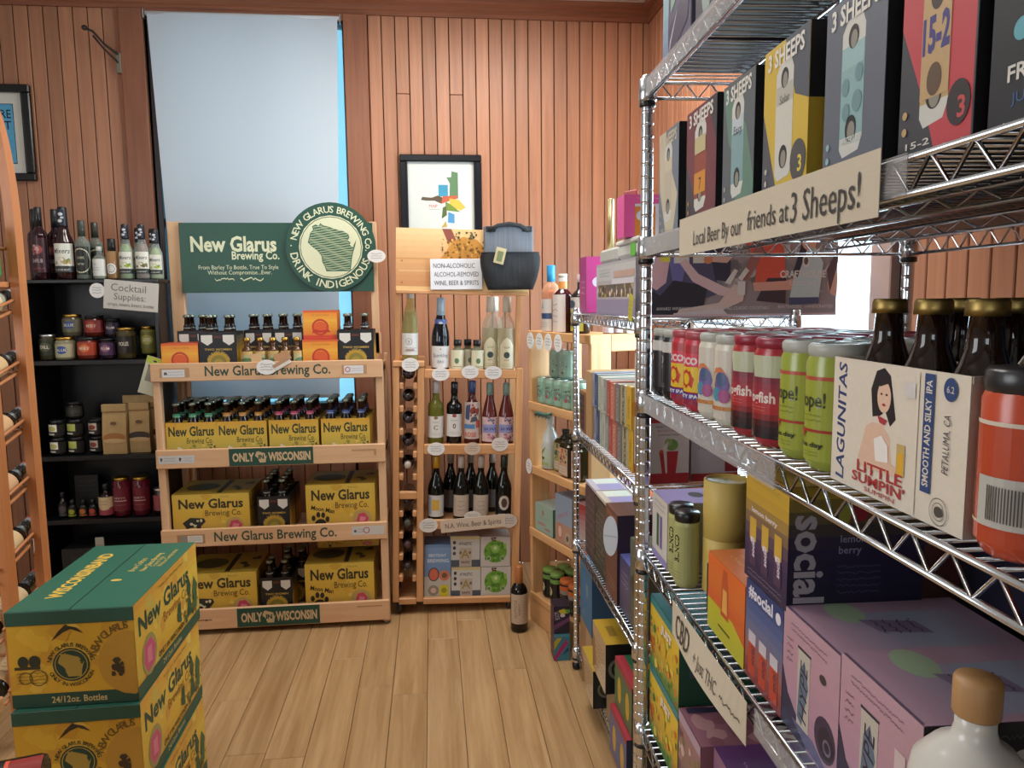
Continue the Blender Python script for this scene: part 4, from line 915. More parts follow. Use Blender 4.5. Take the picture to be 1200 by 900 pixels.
hang = carton('neck_tag', 'tag', 'tan paper tag leaning on the small bottles', .045, .002, .07, 'd0ac80', {'F': [('r', 'c09a70', .1, .1, .9, .3)]}); put(hang, (-.765, 3.372, 1.205)); hang.rotation_euler = (0, -.25, 0)
hang = carton('neck_tag', 'tag', 'brown slanted paper tag leaning on the small bottles', .07, .002, .045, 'b98c64', None); put(hang, (-.655, 3.372, 1.235)); hang.rotation_euler = (0, -.45, 0)
# ================================================================ WINE RACK on wheels (leans a little to the right)
DY = 3.45; LEAN = math.radians(1.7)
o = empty('wine_rack', (0, DY, 0)); tag(o, 'honey pine wine rack on castors with bottle slots down its left side', 'rack'); o.rotation_euler = (0, LEAN, 0)
def dx(z): return z*math.tan(LEAN)
L0, L1, M0, M1, R0, R1 = -.222, -.192, -.108, -.076, .352, .385
def st(x0, x1, y0, y1, z0, z1, name, mat=ORWOOD): m = MB(); m.box(x0, y0, z0, x1, y1, z1, mat, .003); return m.obj(name, o)
for yy, nm in ((0, 'front_post'), (.32, 'rear_post')):
    st(L0, L1, yy, yy+.032, .06, 1.19, nm); st(M0, M1, yy, yy+.032, .06, 1.19, nm); st(R0, R1, yy, yy+.032, .06, 1.19, nm)
st(L0, M1, -.004, .352, 1.192, 1.218, 'top_board', ORWOODY)
for z0, z1 in ((.048, .078), (.565, .600)): st(L0+.03, M0, 0, .03, z0, z1, 'cross_rail', ORWOODX)
for z0, z1, nm in ((1.140, 1.182, 'a'), (.780, .828, 'b'), (.418, .462, 'c'), (.048, .078, 'd')):
    st(M1, R0, -.002, .022, z0, z1, 'front_rail', ORWOODX); st(M1, R0, .022, .345, z1-.030, z1-.014, 'shelf_board', ORWOODX)
st(L1, M0, .03, .32, .048, .066, 'shelf_board', ORWOODX)
# notched cleats that carry the lying bottles, and the upper frame with its header board
zs = [.16 + i*.106 for i in range(4)] + [.655 + i*.108 for i in range(5)]
for z in zs:
    for x0, x1 in ((L1, L1+.020), (M0-.020, M0)): st(x0, x1, .004, .30, z, z+.030, 'cleat', ORWOODY)
for x0 in (L1-.02, R1-.035):
    m = MB(); sx = 0
    m.add([(x0, .06, 1.19), (x0+.022, .06, 1.19), (x0+.022, .09, 1.19), (x0, .09, 1.19), (x0, .0, 1.56), (x0+.022, .0, 1.56), (x0+.022, .03, 1.56), (x0, .03, 1.56)], [(3, 2, 1, 0), (4, 5, 6, 7), (0, 1, 5, 4), (1, 2, 6, 5), (2, 3, 7, 6), (3, 0, 4, 7)], ORWOOD); m.obj('header_support', o)
hb = st(-.207, .400, -.02, .0, 1.528, 1.822, 'header_board', ORWOODX)
st(-.207, .400, -.03, .012, 1.528, 1.545, 'header_ledge', ORWOODX)
m = MB(); W, H = .607, .277
art(m, [('r', 'e0b880', .0, 0, 1, 1), ('g', ['c88c5c', 'd8a470', 'e6c08c'], .0, .06, .40, 1), ('r', 'd9a878', .02, .30, .42, .33), ('r', 'c8905c', .0, .50, .45, .52), ('p', '8c4a3c', [(.34, 1), (.41, 1), (.46, .76), (.40, .70)]),
        ('p', 'c08438', [(.28, .40), (.36, .60), (.42, .80), (.50, .88), (.60, .84), (.68, .66), (.70, .40)]), ('blobs', ['8a5c24', 'd8a850', 'b88434', '6c4a1c'], .34, .42, .66, .84, 110, .030), ('blobs', ['4c4424', '5c5430'], .44, .84, .60, .96, 14, .03), ('e', '8a5a34', .045, .12, .012, .012), ('e', '8a5a34', .045, .47, .012, .012)],
    lambda u, v, e: (-.207+u, -.0205-e, 1.545+v), W, H); m.obj('printed_artwork', hb)
for x, y in ((-.19, .03), (.34, .03), (-.19, .31), (.34, .31)):
    m = MB(); m.T = Matrix.Translation((x, y, .031)) @ Matrix.Rotation(PI/2, 4, 'Y'); m.lathe([(.008, -.014), (.028, -.012), (.030, 0), (.028, .012), (.008, .014)], PLAST, 14); m.T = None
    m.box(x-.02, y-.02, .046, x+.02, y+.02, .056, PLAST); m.obj('castor', o)
def dput(ob, x, y, z, rz=0):        # stand a thing on the leaning rack
    ob.location = (x + dx(z), DY + y, z + .0022 - x*math.sin(LEAN)); ob.rotation_euler = (0, LEAN, rz); return ob
def dxy(cx, z): return cx - dx(z)
# lying bottles
for i, z in enumerate(zs):
    b_ = bottle('wine_bottle', 'dark wine bottle lying in the slot column, %s' % ('bottom', 'second from the bottom', 'third from the bottom', 'just under the cross rail', 'just above the cross rail', 'fourth from the top', 'third from the top', 'second from the top', 'topmost')[i], .031, .29, glossy('0c0a0c', .08), 'bordeaux', .0145, cap=glossy(('3a3034', '4c3a3c', '50544c', '2c2428', 'b8b0a8', '241c20', '2a2428', '241c20', '3a2c30')[i], .25), cap_h=.05, group='bottles lying in the slot column')
    b_.location = (-.150 + dx(z), DY + .31, z + .030 + .032); b_.rotation_euler = (PI/2 - .04, 0, 0)
# top tier
tint = glass('d6d0a0', .25)
wh = glossy('d4d4d2', .3)
ZT = 1.170
dput(bottle('wine_bottle', 'tall pale riesling style bottle with white cap on the left end of the wine rack', .0385, .348, glass('e0dcae', .16), 'flute', .0135, cap=wh, cap_h=.062, lab=[('r', 'dcdcda', 0, 0, 1, 1), ('ring', '6c6660', .45, .62, .13, .15), ('t', '6c6660', '9', .45, .60, .22), ('scr', '8a8680', .2, .12, .8, .38, 2), ('r', '9c6c50', .3, .22, .7, .26)], lab_z=(.07, .36), fill=glass('d0c478', .35), fill_h=.66, cap_r=.0165), dxy(-.107, 1.24), .06, 1.218)
dput(bottle('sparkling_bottle', 'dark sparkling wine bottle with pale blue foil neck', .042, .338, glossy('0c0e18', .05), 'champ', .015, cap=glossy('9fb4c4', .25), cap_h=.10, cap_r=.0195, lab=[('r', 'd9d7d6', 0, 0, 1, 1), ('t', '3a4258', 'Sparkling', .5, .58, .24, {'w': .72, 'sh': .3}), ('t', '4c5468', 'ZERO', .5, .28, .16, {'w': .3}), ('e', '8c8c90', .5, .86, .04, .03)], lab_z=(.04, .34),
     lab2=(.0285, [('p', '4c62a4', [(.0, .3), (.0, .9), (1, .9), (1, .3), (.5, 0)]), ('e', 'c0ccdc', .5, .5, .25, .16)], 2.6), lab2_z=(.60, .72)), dxy(.033, 1.19), .068, ZT)
mini = bottle('mini_bottle', 'short clear bottle with black cap and cream label, leftmost of three', .031, .143, glass('9c9c80', .4), 'spirit', .016, cap=PLAST, cap_h=.026, lab=[('r', 'd8d2b4', 0, 0, 1, 1), ('e', '5c7858', .45, .45, .12, .14), ('r', '8a8460', .2, .14, .8, .17)], lab_z=(.04, .68), fill=glossy('4c4030', .2), fill_h=.66)
dput(mini, dxy(.113, 1.19), .058, ZT); dput(dup(mini, (0, 0, 0), label='short clear bottle with black cap and cream label, middle of three'), dxy(.164, 1.19), .108, ZT, .5); dput(dup(mini, (0, 0, 0), label='short clear bottle with black cap and cream label, rightmost of three'), dxy(.205, 1.19), .054, ZT, .3)
clr = bottle('spirit_bottle', 'tall clear spirit bottle with pointed cream label, left of the pair', .0395, .348, glass('f0f0ea', .08), 'spirit', .0165, cap=glossy('d9d6c8', .3), cap_h=.07, cap_r=.0195, lab=[('p', 'd9cfae', [(.05, 0), (.95, 0), (.95, .74), (.72, .92), (.5, 1.0), (.28, .92), (.05, .74)]), ('t', '6c6a54', 'NOLOW', .5, .68, .09, {'w': .4}), ('e', '3c4a48', .5, .44, .10, .10), ('t', '4c4c40', 'SPIRIT', .5, .28, .06, {'w': .34}), ('scr', '8a845c', .2, .06, .8, .18, 2)], lab_z=(.03, .46), fill=glass('e6dcb8', .35), fill_h=.60, span=1.9)
dput(clr, dxy(.268, 1.19), .088, ZT); dput(dup(clr, (0, 0, 0), label='tall clear spirit bottle with pointed cream label, right of the pair'), dxy(.352, 1.19) - .008, .066, ZT)
dput(dup(clr, (0, 0, 0), label='clear spirit bottle standing in the back row behind the cream labelled pair'), .262, .20, ZT)
# second tier
Z2 = .816
gw = lambda c1, c2, t1: [('r', 'dad8d4', 0, 0, 1, 1), ('e', c1, .5, .93, .10, .07), ('t', c2, t1, .5, .48, .30, {'b': .02}), ('t', '8a8684', 'Giesen', .5, .74, .10, {'w': .34}), ('scr', '8c8684', .25, .10, .75, .24, 2)]
dput(bottle('wine_bottle', 'green white wine bottle with white label and silver cap, second tier left', .037, .300, glass('8c8c3c', .45), 'bordeaux', .0145, cap=glossy('c9c6c8', .3), cap_h=.055, cap_r=.0165, lab=gw('8a6c50', '6c6458', 'C'), lab_z=(.12, .46), fill=glossy('6c6a24', .15), fill_h=.66), dxy(.003, .83), .06, Z2)
dput(bottle('wine_bottle', 'black wine bottle with white label marked with a big zero', .037, .297, glossy('0c0a0e', .05), 'bordeaux', .0145, cap=glossy('1a1c24', .2), cap_h=.055, lab=gw('9c3c50', '4c3c4c', '0'), lab_z=(.14, .50)), dxy(.090, .83), .06, Z2)
dput(bottle('wine_bottle', 'pink wine bottle with collage label and blue cap, second tier middle', .037, .303, glossy('4c1c1a', .08), 'bordeaux', .0145, cap=glossy('40548c', .25), cap_h=.055, cap_r=.0165, lab=[('r', 'c8b8b0', 0, 0, 1, 1), ('p', '3c4c6c', [(.1, .55), (.35, .5), (.4, .95), (.15, .9)]), ('e', '8c3c34', .62, .76, .14, .12), ('p', '50505c', [(.4, .45), (.8, .5), (.7, .62), (.45, .6)]), ('r', '4c7cb0', .05, .28, .62, .40), ('t', 'c85040', 'ROSE', .4, .12, .17, {'w': .6, 'b': .02}), ('r', 'b85048', .68, .3, .95, .5), ('blobs', ['3a3038', 'a8504c', 'd8ccc0'], .4, .6, .95, .95, 10, .05)], lab_z=(.10, .68)), dxy(.175, .83), .06, Z2)
pk = bottle('wine_bottle', 'slender pink wine bottle with blue banded label, left of the pair', .0375, .293, glossy('5a2422', .07), 'flute', .0135, cap=glossy('7c9c94', .3), cap_h=.055, cap_r=.0165, lab=[('r', 'cfb4b4', 0, 0, 1, 1), ('blobs', ['3c3040', '7c5068', 'b86070', '5c6c94'], .0, .72, 1, 1, 12, .06), ('r', '8c90bc', .06, .36, .94, .70), ('t', '34407c', 'SOVI', .5, .52, .17, {'w': .66, 'b': .03}), ('blobs', ['3c3040', 'a05068', 'c89098'], .0, .0, 1, .32, 12, .07)], lab_z=(.06, .46), span=2.4)
dput(pk, dxy(.259, .83), .06, Z2); dput(dup(pk, (0, 0, 0), label='slender pink wine bottle with blue banded label, right of the pair'), dxy(.340, .83)-.002, .06, Z2)
# third tier
Z3 = .450
for i, (x, lb, cc_, lab) in enumerate(((-.004, 'dark wine bottle with yellow cap and yellow square on its label', 'd8a828', [('r', 'c2c0be', 0, 0, 1, 1), ('r', 'c8a040', .28, .3, .66, .8), ('r', 'a0a8b0', .05, .1, .25, .9)]), (.116, 'dark wine bottle with white cap and plain tan label, middle left', 'cfc4bc', [('r', 'b8a898', 0, 0, 1, 1), ('scr', '8c7c70', .3, .2, .7, .8, 3)]),
        (.211, 'dark wine bottle with white cap and plain tan label, middle right', 'c8bcb4', [('r', 'b8a898', 0, 0, 1, 1), ('scr', '8c7c70', .3, .2, .7, .8, 3)]), (.322, 'dark wine bottle with small oval label at the right end of the third tier', '24342c', [('r', '0c0f0e', 0, 0, 1, 1), ('e', 'c0b8ac', .5, .62, .26, .34), ('e', '4c3c34', .5, .62, .14, .22), ('r', '6c6a60', .2, .06, .8, .12)]))):
    dput(bottle('wine_bottle', lb, .0395, .305, GREENG, 'burgundy', .0145, cap=glossy(cc_, .3), cap_h=.055, cap_r=.0168, lab=lab, lab_z=(.06, .40), span=2.3), dxy(x, .45), .066, Z3)
for i, (x, lb) in enumerate(((.075, 'left'), (.175, 'middle'), (.283, 'right'))):
    dput(bottle('wine_bottle', 'dark wine bottle in the back row of the third tier, %s one' % lb, .037, .30, GREENG, 'burgundy', .0145, cap=glossy('a89c94', .3), cap_h=.055, cap_r=.0165, lab=[('r', '6c6460', 0, 0, 1, 1)], lab_z=(.08, .38)), x-.02, .20, Z3)
# bottom tier
Z4 = .066
F = [('r', 'b8b4ac', 0, 0, 1, 1), ('r', '6c8cb8', 0, .40, 1, 1), ('g', ['6c8cb8', '7c9cc4'], 0, .44, 1, .94), ('t', 'd0dae4', 'BESTDAY', .5, .80, .07, {'w': .66, 'b': .02}), ('t', 'd0dae4', 'BREWING', .52, .70, .09, {'w': .8, 'b': .02}), ('e', '4c3c40', .36, .44, .10, .13), ('e', 'c86450', .36, .44, .08, .11), ('e', 'c87858', .76, .42, .10, .10), ('e', '6c5040', .76, .42, .05, .05), ('e', '8c8474', .35, .14, .10, .10), ('e', 'ccb0a0', .35, .14, .05, .05), ('r', 'c8bc30', .58, .02, .92, .24), ('e', '8a8c28', .75, .14, .05, .05)]
dput(carton('beer_box', 'box', 'blue and cream box with four round pictures on the wine rack bottom tier', .128, .13, .265, 'a8a8a4', {'F': F, 'R': [('r', '6c88b0', 0, .3, 1, 1)], 'T': [('r', '6c88b0', 0, 0, 1, 1)]}), dxy(-.006, .07), .028, Z4)
F = [('r', 'c6c4c0', 0, 0, 1, 1), ('r', '4c5460', 0, 0, 1, .22), ('r', 'b8aca0', .30, .0, .72, .62), ('r', 'c9b888', 0, .9, 1, 1), ('t', '34343c', 'ATHLETIC', .5, .76, .13, {'w': .44, 'b': .02}), ('t', '9c8444', 'A', .5, .42, .40, {'b': .01}), ('t', '34343c', 'WHITE', .5, .14, .12, {'w': .3, 'b': .02}), ('e', '3c3c44', .13, .80, .05, .06), ('e', '3c3c44', .13, .62, .05, .06), ('e', '3c3c44', .13, .44, .05, .06), ('e', '6c6454', .34, .46, .04, .05), ('e', '6c6454', .66, .46, .04, .05)]
a = dput(carton('beer_box', 'box', 'white and slate box with gold letter, lower of two', .142, .13, .15, 'c0beba', {'F': F}), dxy(.131, .07)+.001, .030, Z4)
dput(dup(a, (0, 0, 0), label='white and slate box with gold letter, upper of two'), dxy(.130, .22)+.001, .030, Z4+.153)
F = [('r', 'c6c0ba', 0, 0, 1, 1), ('e', '6ca038', .5, .50, .38, .38), ('blobs', ['4c7c2c', '80b848', '5c9034'], .14, .14, .86, .86, 30, .09), ('e', '8cbc5c', .5, .6, .14, .14), ('e', 'c8d8a0', .5, .62, .06, .06), ('t', '2c5c24', 'HAZY', .5, .38, .14, {'w': .3, 'b': .03}), ('blobs', ['5c3c38'], .35, .86, .62, .98, 8, .05), ('e', 'c6c0ba', .27, .27, .08, .08), ('e', '5c9034', .27, .27, .06, .06), ('e', 'c6c0ba', .74, .27, .08, .08), ('e', '5c9034', .74, .27, .06, .06)]
a = dput(carton('beer_box', 'box', 'cream box with big green hop emblem, lower of two', .144, .13, .148, 'b8b2ac', {'F': F}), dxy(.280, .07)-.003, .030, Z4)
dput(dup(a, (0, 0, 0), label='cream box with big green hop emblem, upper of two'), dxy(.280, .22)-.003, .030, Z4+.151)
# signs and tags of the wine rack
FD = Frame((0, DY, 0), 0)
def dtag(lb, cx, z, w=.082, h=.062, col='e4e2e0', y=-.004): return oval_tag(lb, FD, cx, y, z, w, h, 0, 0, col)
dtag('white oval tag below the riesling bottle', -.105, 1.205, .08, .064, y=-.008); dtag('white oval tag below the sparkling wine bottle', .033, 1.158); dtag('white oval tag below the three short bottles', .170, 1.165, .080, .062); dtag('white oval tag below the clear spirit bottles', .278, 1.160)
dtag('white oval tag on the second tier rail, left', .004, .806); dtag('tan oval tag on the second tier rail, middle', .175, .802, .078, .06, 'cfb8a4'); dtag('white oval tag on the second tier rail, right', .305, .818, .080, .066, 'd8cfc8')
dtag('white oval tag at the left end of the third tier rail', -.040, .440, .088, .068, 'd8d2cc', -.008); dtag('pale oval tag at the right end of the third tier rail', .340, .446, .086, .068, 'c8bcb2', -.008); dtag('pale oval tag peeking over the NA wine sign', .170, .475, .08, .05, 'cfc8c2', -.006)
m = MB(); m.box(-.155, -.003, -.035, .155, 0, .028, paper('cbb8a4', .7), .001); s_ = m.obj('paper_sign'); tag(s_, 'handwritten paper strip sign for NA wine, beer and spirits', 'sign'); s_.location = (.172, DY-.010, .446); s_.rotation_euler = (0, -.06, 0)
m = MB(); art(m, [('t', '4c3834', 'N.A. Wine, Beer & Spirits', .5, .5, .56, {'w': .86})], lambda u, v, e: (-.155+u, -.003-e, -.035+v), .31, .063); m.obj('handwriting', s_)
m = MB(); m.box(0, -.004, 0, .235, 0, .138, paper('dcdce0', .6), .001); s_ = m.obj('printed_sign'); tag(s_, 'white printed non-alcoholic drinks sign on the header board', 'sign'); s_.location = (-.004, DY-.034, 1.548)
m = MB(); art(m, [('t', '3a3a42', 'NON-ALCOHOLIC', .46, .78, .22, {'w': .80}), ('t', '3a3a42', 'ALCOHOL-REMOVED', .5, .50, .22, {'w': .86}), ('t', '3a3a42', 'WINE, BEER & SPIRITS', .5, .22, .22, {'w': .86})], lambda u, v, e: (u, -.004-e, v), .235, .138); m.obj('lettering', s_)
# bottle bag hanging from the right end of the header board
bagm = wood('charcoal_cloth', '18191c', '232428', 'Z', 1, .8, .0, 12, .3); bagl = wood('slate_cloth', '5c6068', '6c7078', 'Z', 1, .8, .0, 12, .3)
o = empty('bottle_bag', (.355, DY-.045, 1.54)); tag(o, 'charcoal fabric bottle tote bag hanging off the header board', 'bag')
m = MB(); m.box(-.115, -.0, .15, .112, .018, .292, bagl, .006); m.obj('back_panel', o)
m = MB(); m.tube([(-.09, -.004, .270), (-.05, -.006, .292), (0, -.007, .300), (.05, -.006, .292), (.09, -.004, .270)], .010, bagm, 8); m.box(-.105, -.005, .265, -.06, .0, .290, bagm, .002); m.box(.06, -.005, .265, .105, .0, .290, bagm, .002); m.obj('handle', o)
m = MB(); n = 28; vs = []; fs = []; K = 8
for k in range(K+1):
    z = k/K; sx = .128*(.80 + .26*math.sin(min(1, z*1.25)*PI/2)) if z < .95 else .130; sy = .042*(.65 + .4*math.sin(min(1, z*1.3)*PI*.6))
    for i in range(n):
        a = 2*PI*i/n; f_ = 1 + .13*math.cos(3*a+1.0) + .03*math.sin(7*a+z*9)
        vs.append((sx*math.copysign(abs(math.cos(a))**.7, math.cos(a)), -.040 + sy*math.copysign(abs(math.sin(a))**.7, math.sin(a))*f_, .004 + .165*z))
for k in range(K):
    for i in range(n): fs.append((k*n+i, k*n+(i+1) % n, (k+1)*n+(i+1) % n, (k+1)*n+i))
fs.append(tuple(range(n))[::-1]); m.add(vs, fs, bagm, True); m.obj('bottle_pockets', o)
m = MB(); vs = [(x*.13, -.040 + y*.043, .170) for x, y in ((-1, -.9), (0, -1.05), (1, -.9), (1, .8), (-1, .8))]; m.add(vs, [(0, 1, 2, 3, 4)], bagl); m.obj('top_lining', o)
m = MB(); m.box(-.11, -.10, .10, -.065, -.098, .17, paper('b8a880'), .0005); m.box(-.10, -.1015, .11, -.075, -.1005, .155, paper('6c7450')); c = m.obj('hang_tag', o); c.rotation_euler = (0, .25, 0)
# bottle standing on the floor
put(bottle('wine_bottle', 'dark bottle with orange brown cap and tan label standing on the floor', .040, .300, glossy('100808', .05), 'spirit', .0155, cap=glossy('a86838', .35), cap_h=.105, cap_r=.0185, lab=[('r', 'c0aa94', 0, 0, 1, 1), ('t', '7c4434', 'HAPPENS', .26, .5, .14, {'rot': 90, 'sx': 1.1}), ('t', '7c4434', 'WHEN IT', .42, .5, .09, {'rot': 90, 'sx': 1.1}), ('scr', '9c8470', .55, .2, .9, .8, 6)], lab_z=(.14, .60), span=2.6), (.364, 3.225, 0), .1)
# ================================================================ CHROME WIRE RACKS
def ring_post(parent, x, y, h, frame_rot=None):
    m = MB(); prof = [(.0125, 0), (.0125, .03)]; z = .04
    while z < h - .01:
        prof += [(.0125, z-.0045), (.0125, z-.0015), (.0116, z-.0008), (.0116, z+.0008), (.0125, z+.0015), (.0125, z+.0045)]; z += .0254
    prof += [(.0125, h-.002), (.010, h)]
    m.lathe(prof, CHROME, 16, (x, y)); p = m.obj('post', parent); return p
def wire_rack(label, F, W, L, H, decks, strips=(), dirn=-1, feet=True, strip_len=None):
    """posts at the corners; decks of wires running front to back; the long side runs from y=0 to y=dirn*L"""
    o = empty('wire_rack', F.p(0, 0, 0), F.a); tag(o, label, 'rack')
    y0, y1 = sorted((0, dirn*L))
    for x in (.0, W):
        for y in (y0, y1):
            p = ring_post(o, x, y, H)
            m = MB(); m.lathe([(.011, .0), (.016, .004), (.018, .02), (.012, .03)], PLAST, 12, (x, y)); m.obj('foot_cap', o)
    for k, z in enumerate(decks):
        s = empty('wire_shelf', (0, 0, 0)); s.parent = o
        m = MB()
        for (xa, ya, xb, yb) in ((0, y0, 0, y1), (W, y0, W, y1), (0, y0, W, y0), (0, y1, W, y1)):
            zt, zb = z - .004, z - .034
            m.tube([(xa, ya, zt), (xb, yb, zt)], .0035, CHROME, 8); m.tube([(xa, ya, zb), (xb, yb, zb)], .0035, CHROME, 8)
            ln = math.hypot(xb-xa, yb-ya); n = max(4, int(ln/.026)); n += n % 2; pts = []
            for i in range(n+1):
                t = i/n; pts.append((xa+(xb-xa)*t, ya+(yb-ya)*t, zt if i % 2 else zb))
            m.tube(pts, .0024, CHROME, 6)
        for f_ in (.30, .66):
            x = W*f_; zt, zb = z - .008, z - .026
            m.tube([(x, y0, zt), (x, y1, zt)], .003, CHROME, 6); m.tube([(x, y0, zb), (x, y1, zb)], .003, CHROME, 6)
            n = int((y1-y0)/.04); n += n % 2; m.tube([(x, y0+(y1-y0)*i/n, zt if i % 2 else zb) for i in range(n+1)], .002, CHROME, 5)
        c = m.obj('shelf_frame', s) if False else m.obj('rim_and_trusses', s)
        m = MB(); n = int((y1-y0)/.0215)
        for i in range(1, n): y = y0 + (y1-y0)*i/n; m.tube([(0, y, z-.0018), (W, y, z-.0018)], .0018, CHROME, 5)
        c = m.obj('deck_wires', s, 'stuff')
        m = MB()
        for x in (0, W):
            for y in (y0, y1): m.lathe([(.0155, z-.042), (.0185, z-.038), (.0175, z+.002), (.0140, z+.004)], CHROME, 14, (x, y)); m.lathe([(.0130, z-.052), (.0165, z-.050), (.0165, z-.042), (.0130, z-.041)], PLAST, 14, (x, y))
        m.obj('corner_collars', s, 'stuff')
        if k in strips:
            m = MB(); a, b_ = (strip_len or {}).get(k, (y0+.02, y1-.02)); m.box(-.0085, a, z-.036, -.0070, b_, z-.001, STRIP); m.obj('label_strip', s)
    return o
STRIP = glass('e8e6e6', .04, .3)
wire_rack('large chrome wire rack at the right edge, loaded with canned and boxed drinks', FA, .56, 1.26, 1.94, [1.930, 1.620, 1.303, .965, .570, .18], (0, 1, 2, 3), strip_len={1: (-.9, -.02), 2: (-.66, -.02), 3: (-1.2, -.62)})
wire_rack('second chrome wire rack beyond the large one, with books and boxed drinks', FB, .43, .91, 1.465, [1.447, .990, .540, .09], (), 1)

RZ = -PI/2
def A_(ob, s, z, off=.012, rz=0): return FA(ob, off, s, z, RZ + rz)
def B_(ob, s, z, off=.012, rz=0): return FB(ob, off, s, z, RZ + rz)
def C_(ob, s, z, off=.012, rz=0): return FC(ob, off, -s, z, RZ + rz)
DA = (1.930, 1.620, 1.303, .965, .570, .18)

# ---- shelf one: tall cartons of local beer
def sheep(name, s0, s1, h, base, c1, c2, canc, cantop, txt, poly, extra=(), rz=0.0, tops='d6d2c8'):
    w = abs(s0 - s1)
    F = [('r', base, 0, 0, 1, 1)] + [('p', c, pl) for c, pl in poly]
    F += [('p', 'c6c4bc', [(.30, .16), (.36, .11), (.62, .13), (.68, .20), (.68, .80), (.62, .87), (.38, .86), (.30, .80)]), ('r', canc, .30, .22, .68, .72), ('r', cantop, .31, .60, .67, .72)]
    F += [('e', '1c1c20', .49, .76, .055, .065), ('e', '8a8478', .50, .745, .035, .05), ('e', '1c1c20', .49, .26, .06, .075), ('e', '8a8478', .50, .245, .04, .055)]
    F += list(extra)
    F += [('t', tops, '3 SHEEPS', .5, .915, .15, {'w': .80, 'b': .03}), ('t', tops, txt, .30, .045, .045, {'w': .34, 'b': .01}), ('e', c2, .10, .20, .02, .02), ('e', c2, .10, .12, .02, .02)]
    R = [('r', '121216', 0, 0, 1, 1), ('e', 'b89c28', .3, .45, .10, .14)] if base != 'c8a838' else [('r', 'b0922c', 0, 0, 1, .55), ('r', '16161a', 0, .55, 1, 1)]
    c_ = carton('beer_carton', 'carton', name, w - .022, .21, h, base, {'F': F, 'R': R, 'L': [('r', '1a1a1e', 0, 0, 1, 1)]}, 'beer cartons on the upper shelf', .002, .5)
    return A_(c_, (s0+s1)/2, DA[1], .012, rz)
GRY = '4c5058'
sheep('leftmost grey and cream beer carton at the far end of the upper shelf', -.040, -.190, .190, '6c7480', 'b8ac98', 'a89c88', 'b8ac98', 'c4b8a0', 'PALE ALE', [('c0b49c', [(0, 1), (.35, 1), (.62, .62), (.95, .35), (.75, 0), (.38, 0), (.05, .45)])], tops='c0b49c')
sheep('dark red beer carton with an orange and amber can on the upper shelf', -.215, -.385, .188, '3a343c', 'c0a030', 'b07830', '8c4030', 'c8b890', 'NICE NAIL', [('6c3038', [(0, 1), (.7, 1), (1, .62), (1, .12), (.70, 0), (.52, 0), (0, .55)]), ('8a4034', [(.32, .2), (.7, .22), (.7, .6), (.32, .6)])], [('r', 'c8842c', .30, .26, .68, .44), ('t', '2c1c18', '7', .5, .34, .15), ('r', 'b8ac80', .31, .60, .67, .74)])
sheep('green and grey beer carton with pale blue can on the upper shelf', -.392, -.532, .183, '565c60', 'b8b050', 'a0a098', '7c9ca0', 'b4bcc0', 'LIGHT', [('5f8070', [(.0, 1), (.35, .85), (.75, .62), (1, .20), (.98, 0), (.4, 0), (.55, .32), (.2, .55)])], [('t', '3c5058', 'Easy', .5, .62, .09, {'w': .26})])
sheep('yellow and grey beer carton with white can on the upper shelf', -.540, -.686, .185, 'c8a838', 'd8c040', 'b8b4a8', 'c8c4b8', 'b0aca0', 'HAZY IPA', [('4c4c54', [(0, .6), (.38, 0), (0, 0)]), ('4c5058', [(.48, 1), (1, 1), (1, .55), (.72, .62)])], [('e', '4c4848', .82, .20, .11, .13), ('t', 'd8c040', '3', .86, .18, .14, {'b': .02}), ('t', '6c6860', 'Solar', .5, .63, .08, {'w': .22})])
sheep('slate grey beer carton with pale teal can on the upper shelf', -.702, -.838, .178, '565b66', '6ca0a0', '8ab0b0', '86a8a8', '94b4b4', 'WATER', [('5e636e', [(0, 0), (1, 0), (1, 1), (0, 1)])], [('e', '6c8c90', .38, .5, .04, .05), ('e', '6c8c90', .60, .55, .04, .05), ('e', '6c8c90', .58, .40, .05, .06), ('e', '6c8c90', .40, .36, .04, .05), ('t', 'ccd4d0', 'WATERSLIDE', .5, .20, .05, {'w': .34, 'b': .02})])
sheep('red and charcoal beer carton with tan can on the upper shelf', -.842, -.962, .178, '3a3a40', 'c04848', 'b89868', 'b89c6c', 'c0a878', '15-2', [('b84048', [(0, 1), (.78, 1), (.98, .82), (.98, .0), (.52, 0), (.38, .20), (0, .62)])], [('r', 'b8986c', .30, .24, .68, .80), ('e', '3a2c24', .49, .70, .05, .07), ('t', '3c3878', '15-2', .49, .53, .22, {'w': .36, 'b': .04}), ('e', '5c4430', .49, .32, .055, .075), ('e', '2c2428', .82, .17, .08, .10), ('t', 'c04848', '3', .86, .15, .13, {'b': .02})])
c_ = carton('beer_carton', 'carton', 'black and teal beer carton, nearest on the upper shelf', .135, .21, .178, '1c1c20', {'F': [('r', '222428', 0, 0, 1, 1), ('p', '5c98a8', [(.28, 1), (.62, 1), (.52, .78)]), ('p', '2c3848', [(.6, .6), (1, .7), (1, 1), (.62, 1)]), ('p', 'a09c94', [(.55, .60), (1, .62), (1, .70), (.70, .66)]), ('e', '5ca0ac', .22, .52, .045, .045), ('e', '5ca0ac', .22, .36, .045, .045), ('t', 'd0ccc4', 'FRESH COAST', .56, .20, .09, {'w': .85, 'b': .02}), ('t', '3c5c8c', 'JUICY PALE ALE', .52, .10, .06, {'w': .7})], 'R': [('r', '16161a', 0, 0, 1, 1)]}, 'beer cartons on the upper shelf', .002)
A_(c_, -1.035, DA[1], .012)
